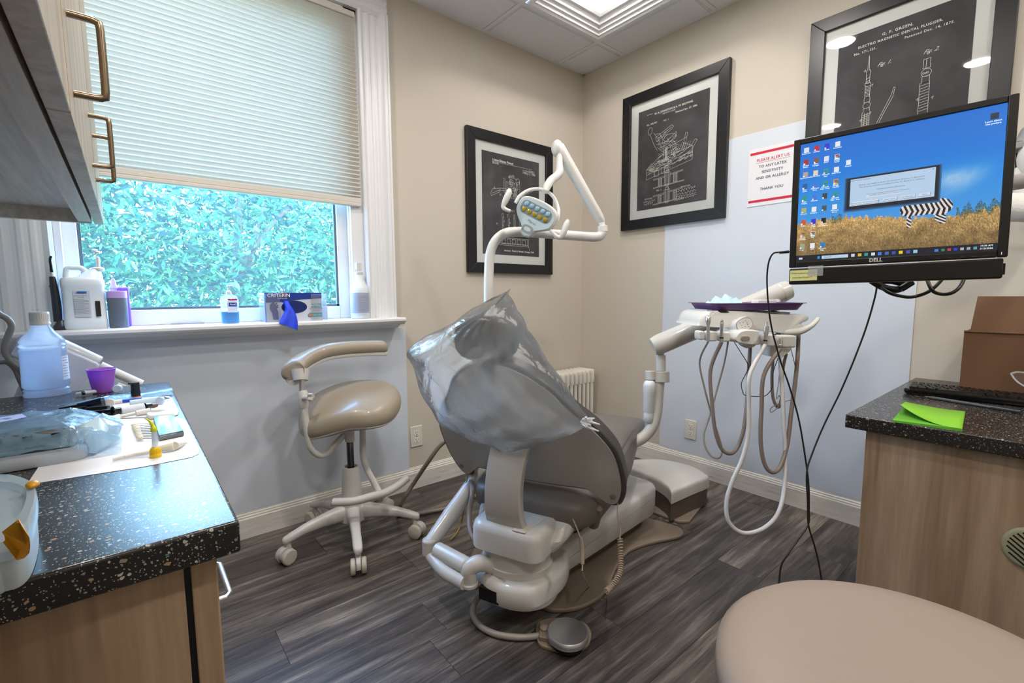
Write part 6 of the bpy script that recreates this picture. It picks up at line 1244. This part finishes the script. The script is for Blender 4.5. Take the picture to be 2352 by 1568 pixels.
# printed covers (white sheets)
def sheet(name, lab, pts, h, r=0, mt=None):
    m = M(); q = [W(x, y, h) for x, y in pts]; m.loft([[V((p.x, p.y, CZ+h)) for p in q], [V((p.x, p.y, CZ+h+.0006)) for p in q]]); return tag(obj(name, m, mt or paper_m), lab, 'paper')
sheet('paper_sheet', 'white paper cover under the shade guide and the yellow tip', [(62, 1113), (330, 1072), (440, 1050), (455, 1043), (460, 1034), (452, 1020), (428, 968), (418, 961), (395, 958), (200, 965), (110, 1040)], .0002)
sheet('paper_sheet', 'white paper cover farther back under the syringes', [(190, 962), (395, 957), (408, 952), (411, 944), (396, 915), (388, 910), (250, 915), (175, 930)], .0010)
# irrigation bottle
bp_ = W(110, 906); bd_ = (bp_-CO).dot(FW); br_ = bd_/F/1.40
t = thing('saline_bottle', 'large clear ribbed water bottle with a white cap on the left worktop', 'bottle', bp_); wz = lambda y: max(0, PV(112, y, bp_).z-CZ)
botm = thin('bottle_plastic', '#f2f7ff', .42, .06, .85, glossfac=.7)
pf = [(50, 914), (56, 909), (57, 902), (53, 897), (56.5, 893), (51, 889), (57, 884), (56, 862), (55, 820), (55, 808), (57, 803), (52, 798), (57, 793), (52, 788), (54, 783), (47, 774), (32, 762), (23, 750), (22, 742)]
m = M(); m.lathe([(r_*br_, wz(y)) for r_, y in pf], (bp_.x, bp_.y, CZ+.0005), 40); obj('bottle', m, botm, t, ang=60)
m = M(); m.lathe([(r_*br_*.96, wz(y)+.002) for r_, y in pf[:11]], (bp_.x, bp_.y, CZ+.001), 36); obj('water', m, thin('water_tint', '#dceaff', .5, .05, .85, glossfac=.5), t, ang=60)
m = M(); m.lathe([(24*br_, wz(746)), (25*br_, wz(742)), (23.5*br_, wz(739)), (23.5*br_, wz(718)), (22*br_, wz(716))], (bp_.x, bp_.y, CZ), 30); obj('cap', m, white_m, t)
for k in range(26):
    a = 2*PI*k/26; m = None
m = M()
for k in range(30):
    a = 2*PI*k/30; c_ = V((bp_.x+math.cos(a)*23.6*br_, bp_.y+math.sin(a)*23.6*br_, CZ)); m.tube([c_+ZV*wz(738), c_+ZV*wz(720)], .0006, n=4, smooth=False)
obj('cap_ribs', m, white_m, t)['kind'] = 'stuff'
m = M(); a0_ = math.atan2(CO.y-bp_.y, CO.x-bp_.x)
lab_ = [[V((bp_.x+math.cos(a)*57*br_, bp_.y+math.sin(a)*57*br_, CZ+wz(y))) for a in np.linspace(a0_+.75, a0_+1.3, 8)] for y in (872, 818)]; m.loft(lab_, closed=False); obj('label', m, mat('label_white', '#d5e4f2', .5), t)
m = M()
for i in range(8):
    y = 822+6*i; m.tube([V((bp_.x+math.cos(a)*57.3*br_, bp_.y+math.sin(a)*57.3*br_, CZ+wz(y))) for a in np.linspace(a0_+.8, a0_+1.2-.1*(i % 2), 5)], .0006, n=4, smooth=False)
obj('label_print', m, mat('plum_ink', '#6a3d6e', .6), t)['kind'] = 'stuff'
# purple cup
cp = W(237, 901); cd_ = (cp-CO).dot(FW)/F/1.31; cm = mat('purple_cup', '#c07ad4', .35); N, L, b_ = nodes(cm); tr = N.new('ShaderNodeBsdfTranslucent'); tr.inputs[0].default_value = lin('#b55ad8'); mx = N.new('ShaderNodeMixShader'); mx.inputs[0].default_value = .4; L.new(b_.outputs[0], mx.inputs[1]); L.new(tr.outputs[0], mx.inputs[2]); L.new(mx.outputs[0], N['Material Output'].inputs[0])
cz2 = lambda y: max(0, PV(237, y, cp).z-CZ); hT = cz2(848); m = M(); prf = [(22, 0), (23, .001)]+[(23.5+9.5*i/22+(.5 if (i % 2 and i > 6) else 0), .002+(hT-.005)*i/22) for i in range(1, 23)]+[(34.5, hT-.002), (35.2, hT), (34.2, hT+.001), (32.5, hT-.002), (22, .004), (2, .003)]
m.lathe([(r_*cd_, z) for r_, z in prf], (cp.x, cp.y, CZ+.0005), 44); o = obj('plastic_cup', m, cm, ang=50); tag(o, 'purple disposable plastic cup next to the water bottle', 'cup')
# pens, syringes and instruments lying about: generic stick builder
def stick(name, lab, cat, segs, group=None, h=.006, origin=None):
    """segs: (part, x0,y0,x1,y1,r0,r1,material)"""
    t = thing(name, lab, cat, W(segs[0][1], segs[0][2]))
    if group: t['group'] = group
    for part, x0, y0, x1, y1, r0, r1, mt in segs:
        m = M(); m.tube([W(x0, y0, max(r0, .0015)+h-.004), W((x0+x1)/2, (y0+y1)/2, max((r0+r1)/2, .0015)+h-.004), W(x1, y1, max(r1, .0015)+h-.004)], [r0, (r0+r1)/2, r1], n=14, smooth=False); obj(part, m, mt, t, bevel=min(r0, r1)*.15 if min(r0, r1) > .002 else 0)
    return t
clr = mat('syringe_clear', '#c9dcea', .15, alpha=.8); ivory = mat('ivory_plastic', '#d9d4c8', .4); bl_ = mat('blue_barrel', '#0d3fa8', .35)
stick('impression_syringe', 'clear syringe with a black stopper lying behind the purple cup', 'syringe', [('tip', 174, 905, 188, 903, .004, .005, clr), ('stopper', 188, 903, 194, 902, .0055, .0055, blackg_m), ('barrel', 194, 902, 268, 892, .0055, .0055, mat('barrel_white', '#d5dde4', .25)), ('flange', 268, 893, 272, 891, .011, .011, clr)])
stick('blue_syringe', 'thin white syringe with a blue barrel lying by the black vial', 'syringe', [('plunger', 243, 925, 254, 924, .0015, .0015, ivory), ('thumb_rest', 252, 925, 254, 924, .010, .010, ivory), ('sleeve', 254, 924, 281, 921, .005, .005, ivory), ('barrel', 281, 921, 326, 916, .0045, .0045, bl_), ('white_tip', 326, 916, 362, 913, .003, .003, ivory), ('grey_needle_hub', 362, 914, 378, 914, .0042, .0042, mat('hub_grey', '#5c6068', .4)), ('needle', 378, 914, 390, 914, .003, .0008, mat('hub_grey', '#5c6068', .4))])
stick('etch_syringe', 'black syringe with a printed white label and brown tip on the paper', 'syringe', [('plunger', 205, 951, 258, 946, .0075, .0075, blackg_m), ('finger_flange', 257, 946, 263, 945, .013, .013, blackg_m), ('collar', 263, 945, 277, 943, .009, .009, blackg_m), ('label_sleeve', 277, 943, 331, 934, .0088, .0088, mat('sleeve_print', '#cfd4da', .4)), ('black_end', 331, 934, 345, 931, .0085, .007, blackg_m), ('brown_tip', 345, 932, 361, 930, .0055, .0035, mat('brown_tip', '#6d4030', .4))])
stick('black_mirror_handle', 'rounded navy black instrument handle lying toward the water bottle', 'instrument', [('shaft', 136, 940, 178, 934, .004, .006, blackg_m), ('grip', 178, 934, 238, 924, .008, .0135, mat('navy_grip', '#0c1228', .25))])
stick('black_forceps', 'black pliers like instrument lying behind the wrapped cassette', 'instrument', [('jaw', 128, 946, 200, 938, .005, .006, blackg_m), ('handle', 200, 942, 250, 938, .007, .008, blackg_m)])
stick('clear_vial', 'small clear plastic tube lying on the rear paper', 'vial', [('tube', 298, 927, 366, 918, .0085, .0085, clr), ('rim', 366, 920, 371, 918, .0095, .0095, clr)])
stick('blue_applicator', 'thin blue applicator stick on the rear paper', 'applicator', [('stick', 325, 949, 391, 945, .0012, .0008, bl_)])
stick('white_spatula', 'white plastic spatula crossing the front paper behind the yellow tip', 'spatula', [('blade_end', 259, 1055, 285, 1049, .0022, .003, ivory), ('shaft', 285, 1049, 345, 1036, .003, .0035, ivory), ('paddle', 345, 1034, 400, 1024, .004, .0075, ivory), ('paddle_tip', 400, 1024, 430, 1016, .0075, .001, ivory)])
stick('white_brush', 'white ribbed plastic brush lying across the middle of the papers', 'brush', [('handle_end', 260, 960, 275, 956, .0055, .006, ivory), ('handle', 275, 956, 312, 948, .003, .0035, ivory), ('ribbed_head', 312, 949, 345, 943, .006, .007, ivory), ('tip', 345, 943, 380, 941, .0055, .001, ivory)])
m = M(); q = [W(x, y, .0015) for x, y in ((337, 955), (372, 954), (400, 951), (401, 958), (372, 961), (345, 964), (337, 961))]; m.loft([q, [p+ZV*.009 for p in q]]); o = obj('white_block', m, ivory, bevel=.003); tag(o, 'small white plastic block at the right of the papers', 'block')
# black topped vial
vp = W(313, 917); vz = lambda y: max(0, PV(313, y, vp).z-CZ); vr = (vp-CO).dot(FW)/F/1.27
t = thing('bonding_vial', 'small upright bottle with a tall black cap and orange ring', 'bottle', vp)
m = M(); m.lathe([(11.5*vr, .001), (11.8*vr, vz(911))], (vp.x, vp.y, CZ), 24); obj('labelled_base', m, mat('label_white', '#d5e4f2', .5), t)
m = M(); m.lathe([(12*vr, vz(911)), (12*vr, vz(909))], (vp.x, vp.y, CZ), 24); obj('orange_ring', m, mat('orange_print', '#e8763a', .5), t)
m = M(); m.lathe([(11.5*vr, vz(909)), (11.5*vr, vz(898)), (10.8*vr, vz(896)), (10.6*vr, vz(880)), (9.8*vr, vz(878))], (vp.x, vp.y, CZ), 24); m.box((-.001, -.003, 0), (.006, .003, .003), lambda p: V((vp.x, vp.y, CZ+vz(882)))-RT*(10.8*vr+p.x)+hB*p.y+ZV*p.z); obj('cap', m, mat('teal_black', '#121d26', .2), t)
# blue film pouch behind
film = thin('blue_film', '#a9d7f0', .35, .12, .5, bump=.4, bscale=20, glossfac=.6)
m = M(); top_ = [W(x, y, h) for x, y, h in ((182, 925, .010), (230, 912, .018), (280, 905, .016), (330, 902, .008), (395, 889, .016))]; bot_ = [W(x, y, h) for x, y, h in ((136, 940, .003), (200, 932, .002), (270, 926, .002), (330, 915, .002), (398, 905, .003))]
m.loft([crom(bot_, 4), [a.lerp(b, .5)+ZV*.006 for a, b in zip(crom(bot_, 4), crom(top_, 4))], crom(top_, 4)], closed=False); o = obj('film_pouch', m, film, solid=.0003, ang=180); tag(o, 'pale blue clear sterilising pouch lying between the cup and the papers', 'pouch')
# shade guide
t = thing('shade_guide', 'dental shade guide with a row of cream tooth tabs on the paper', 'shade guide', W(375, 990, .001))
q = [W(x, y, .002) for x, y in ((352, 966), (399, 962), (423, 1000), (366, 1012))]; m = M(); m.loft([q, [p+ZV*.008 for p in q]]); obj('metal_holder', m, mat('holder_grey', '#6e7478', .25, metal=.8), t, bevel=.001)
m = M(); c4 = sum(q, V())/4; m.loft([[c4+(p-c4)*.97+ZV*z for p in q] for z in (.0085, .0100)]); obj('blue_lid', m, mat('mirror_lid', '#7fa0ad', .08, metal=.5), t)
toothm = mat('tooth_ivory', '#e3d6bb', .25)
for k in range(10):
    f_ = k/9; a = W(318+10*f_, 974+32*f_, .006); b = W(352+12*f_, 970+38*f_, .006)
    m = M(); m.tube([a, b], .0008, n=6, smooth=False); obj('pin', m, steel_m, t)
    ax_ = (a-b).normalized(); sd = ax_.cross(ZV); m = M(); m.loft([[a+ax_*x+sd*p*w_+ZV*q_*h_ for p, q_ in sup(12, 1, 1)] for x, w_, h_ in ((-.002, .0018, .0018), (.002, .0032, .0028), (.007, .0036, .003), (.011, .003, .002), (.0125, .0015, .001))]); obj('tooth_tab', m, toothm, t)
# yellow mixing tip
yp = W(358, 1050); yz_ = lambda y: max(0, PV(358, y, yp).z-CZ); yr = (yp-CO).dot(FW)/F/1.25; yel = mat('yellow_plastic', '#e5bd10', .3); yel2 = mat('lime_tip', '#cdd32a', .3)
t = thing('mixing_tip', 'yellow based clear mixing tip standing upright on the front paper', 'mixing tip', yp)
m = M(); m.lathe([(13.5*yr, .001), (14.5*yr, .003), (14*yr, yz_(1041)), (12.5*yr, yz_(1040)), (12.5*yr, yz_(1031)), (9*yr, yz_(1027)), (6*yr, yz_(1025))], (yp.x, yp.y, CZ), 26); obj('base', m, yel, t)
m = M()
for k in range(22): a = 2*PI*k/22; c_ = V((yp.x+math.cos(a)*12.7*yr, yp.y+math.sin(a)*12.7*yr, CZ)); m.tube([c_+ZV*yz_(1040), c_+ZV*yz_(1032)], .0006, n=4, smooth=False)
obj('grip_ribs', m, yel, t)['kind'] = 'stuff'
m = M(); m.tube([V((yp.x, yp.y, CZ+yz_(1027))), PV(356, 1008, yp), PV(354, 988, yp)], [.0045, .0042, .0038], n=14, smooth=False); obj('clear_shaft', m, mat('shaft_clear', '#d5e2ee', .15, alpha=.6), t)
m = M(); m.tube([PV(354, 990, yp), PV(353, 984, yp), PV(351, 978, yp), PV(346, 969, yp), PV(340, 964, yp), PV(332, 960, yp)], [.0048, .0048, .003, .0022, .0014, .0007], n=12); obj('curved_nozzle', m, yel2, t)
# wrapped cassette
t = thing('wrapped_cassette', 'metal instrument cassette wrapped in wrinkled blue film at the left edge', 'cassette', W(80, 1010))
x0_, x1_ = -2.86, -2.572; ya_, yb_ = -1.20, -1.02
m = M(); m.loft([[V(((x0_+x1_)/2+(x-(x0_+x1_)/2)*s_, (ya_+yb_)/2+(y-(ya_+yb_)/2)*s_, CZ+z)) for x, y in rrect(x0_-.012, ya_-.012, x1_+.012, yb_+.012, .02)] for s_, z in ((.99, .001), (1, .004), (1.0, .020), (.985, .022))]); obj('folded_towel', m, mat('towel_grey_white', '#b4bcc6', .85, bump=.3, bscale=60), t, ang=50)
stl = mat('cassette_steel', '#8f969c', .25, metal=.7)
m = M(); m.box((x0_, ya_, CZ+.022), (x1_, yb_, CZ+.055)); obj('cassette_body', m, stl, t, bevel=.008, seg=3)
for k in range(8):
    x = x1_-.018-.033*k; m = M(); m.box((x-.011, ya_-.0012, CZ+.043), (x, ya_+.002, CZ+.050)); obj('vent_slot', m, black_m, t)
for k in range(3):
    x = x1_-.035-.09*k; m = M(); m.box((x-.026, ya_-.0012, CZ+.030), (x, ya_+.002, CZ+.0335)); obj('long_slot', m, black_m, t, bevel=.001)
for k in range(6):
    x = x1_-.05-.04*k; m = M(); m.box((x-.012, ya_+.01, CZ+.0545), (x+.012, ya_+.035, CZ+.0556)); obj('lid_hole', m, mat('hole_dark', '#2c3138', .6), t)
wf = thin('wrap_film', '#a9d2ee', .55, .12, .5, bump=.8, bscale=14, glossfac=.45)
m = M(); nx_, ny_ = 30, 16; G_ = []
for i in range(nx_):
    row = []
    for j in range(ny_):
        u_, v_ = i/(nx_-1), j/(ny_-1); x = x0_-.02+(x1_-x0_+.075)*u_; y = ya_-.014+(yb_-ya_+.03)*v_; over = max(0, x-x1_+.01)
        e_ = min(v_, 1-v_)*ny_; z = .060-(.032 if e_ < .5 else .008 if e_ < 1.5 else 0)-over*.55+.0016*math.sin(i*1.9+j*.7)+.0014*math.sin(j*2.7-i*.8)
        if over > .03: z += .012*math.sin(j*1.4)
        row.append(m.v((x+.004*math.sin(j*2.2), y, CZ+max(.004, z-.0005))))
    G_.append(row)
for i in range(nx_-1):
    for j in range(ny_-1): m.face([G_[i][j], G_[i+1][j], G_[i+1][j+1], G_[i][j+1]])
obj('wrinkled_film', m, wf, t, ang=180)
m = M(); q = [V((x1_+.0, ya_+.02, CZ+.052)), V((x1_+.028, ya_+.045, CZ+.058)), V((x1_+.045, ya_+.11, CZ+.035)), V((x1_+.052, ya_+.06, CZ+.008)), V((x1_+.018, ya_-.002, CZ+.006))]
m.face([m.v(p) for p in (q[0], q[1], q[4])]); m.face([m.v(p) for p in (q[1], q[2], q[3])]); m.face([m.v(p) for p in (q[1], q[3], q[4])]); obj('folded_corner', m, mat('film_fold', '#b9cfdc', .3), t, solid=.0006, ang=10)
m = M(); m.loft([[W(x, y, z) for x, y in ((-20, 962), (50, 950), (62, 957), (-20, 975))] for z in (.060, .0605)]); o = obj('indicator_strip', m, mat('lilac_strip', '#b7b4dc', .6), t)
# clear lidded box with an amber clip
t = thing('lidded_container', 'clear plastic container with an amber locking clip at the lower left', 'container', W(20, 1250)); cl_m = thin('container_plastic', '#e6f2f8', .25, .10, .6, glossfac=.8)
ctp = [W(x, y, .055) for x, y in ((-95, 1090), (0, 1090), (30, 1092), (58, 1100), (76, 1110), (84, 1128), (84, 1150), (76, 1180), (60, 1212), (30, 1235), (-10, 1245), (-95, 1262))]
ctp = [V((p.x, p.y, 0)) for p in crom(ctp, 3, True)]; cc = sum(ctp, V())/len(ctp)
def cr_(s_, z): return [cc+(p-cc)*s_+ZV*(CZ+z) for p in ctp]
m = M(); m.loft([cr_(.86, .001), cr_(.88, .004), cr_(.93, .030), cr_(.94, .042)]); obj('tub', m, mat('cloudy_tub', '#c2ccd0', .3, alpha=.75), t, ang=50)
m = M(); m.loft([cr_(1.0, .036), cr_(1.03, .044), cr_(1.0, .054), cr_(.92, .058), cr_(.60, .058), cr_(.56, .050), cr_(.02, .050)], cap=False); obj('lid', m, cl_m, t, ang=40)
amber = mat('amber_clip', '#d99b1e', .35)
q = [W(8, 1222, .072), W(42, 1196, .072), W(68, 1232, .066), W(66, 1250, .054), W(54, 1262, .046), W(34, 1268, .042)]
m = M(); m.loft([q, [p-ZV*.006-(p-cc).normalized()*.003 for p in q]]); obj('front_clip', m, amber, t, bevel=.0015)
m = M(); m.ball(W(75, 1112, .062), (.006, .010, .004)); obj('rear_clip', m, amber, t)
m = M(); m.tube([W(0, 1180, .012), W(20, 1165, .012), W(42, 1150, .012), W(58, 1147, .012)], .0015, n=6); m.tube([W(5, 1172, .012), W(25, 1155, .012), W(55, 1142, .012)], .002, n=6); obj('content_strips', m, bl_, t)

# ---- white slanted equipment behind the worktop, under the sill
t = thing('equipment_cart', 'white slanted plastic equipment housing between the worktop and the window wall', 'cart', V((PY(120, 850, -.3).x, -.27, 0)))
E0 = lambda x, y, v=-.33: PY(x, y, v)
shellm = mat('cart_shell', '#cdd3da', .35)
poly = [(16, 816), (42, 772), (66, 764), (226, 834), (226, 845), (184, 900), (178, 930), (20, 935), (62, 842), (50, 830)]
m = M(); m.loft([[E0(x, y) for x, y in poly], [E0(x, y)+V((0, .10, 0)) for x, y in poly]]); obj('housing', m, shellm, t, bevel=.006, ang=30)
m = M(); m.tube([E0(58, 768)+V((0, .03, 0)), E0(120, 790, -.32)+V((0, .03, 0)), E0(160, 808)+V((0, .03, 0)), E0(227, 836)+V((0, .03, 0))], [.022, .024, .024, .021], n=18, smooth=False); obj('upper_rail', m, white_m, t, bevel=.004)
m = M(); m.tube([E0(228, 842)+V((0, .03, 0)), E0(325, 885)+V((0, .03, 0))], .014, n=14, smooth=False); m2 = obj('lower_rail', m, white_m, t)
m = M(); m.tube([E0(268, 870)+V((0, .03, -.02)), E0(306, 892)+V((0, .03, -.01))], .010, n=14, smooth=False); obj('lower_bar', m, white_m, t)
cxx = E0(120, 850).x; m = M(); m.box((cxx-.03, -.30, .06), (cxx+.03, -.24, E0(120, 925).z+.01)); m.box((cxx-.12, -.36, .0), (cxx+.12, -.12, .06)); obj('stand', m, shellm, t, bevel=.01)
hose('equipment_hose', 'grey blue hose curling up from the cart at the left edge', [E0(-30, 700), E0(0, 722), E0(17, 732), E0(27, 748), E0(20, 768), E0(12, 790), E0(13, 812), E0(28, 832), E0(48, 848), E0(70, 868)], .008, hose_g)
hose('equipment_hose', 'second hose arching lower at the left edge behind the bottle', [E0(-30, 838), E0(0, 832), E0(18, 833), E0(34, 848), E0(44, 870), E0(60, 905)], .006, hose_d)
cord('equipment_wire', 'thin black wire behind the hoses at the left edge', [(-20, 905, 1.9), (0, 890, 1.9), (12, 872, 1.9), (25, 856, 1.9), (38, 838, 1.9), (42, 826, 1.9)], .002, black_m)
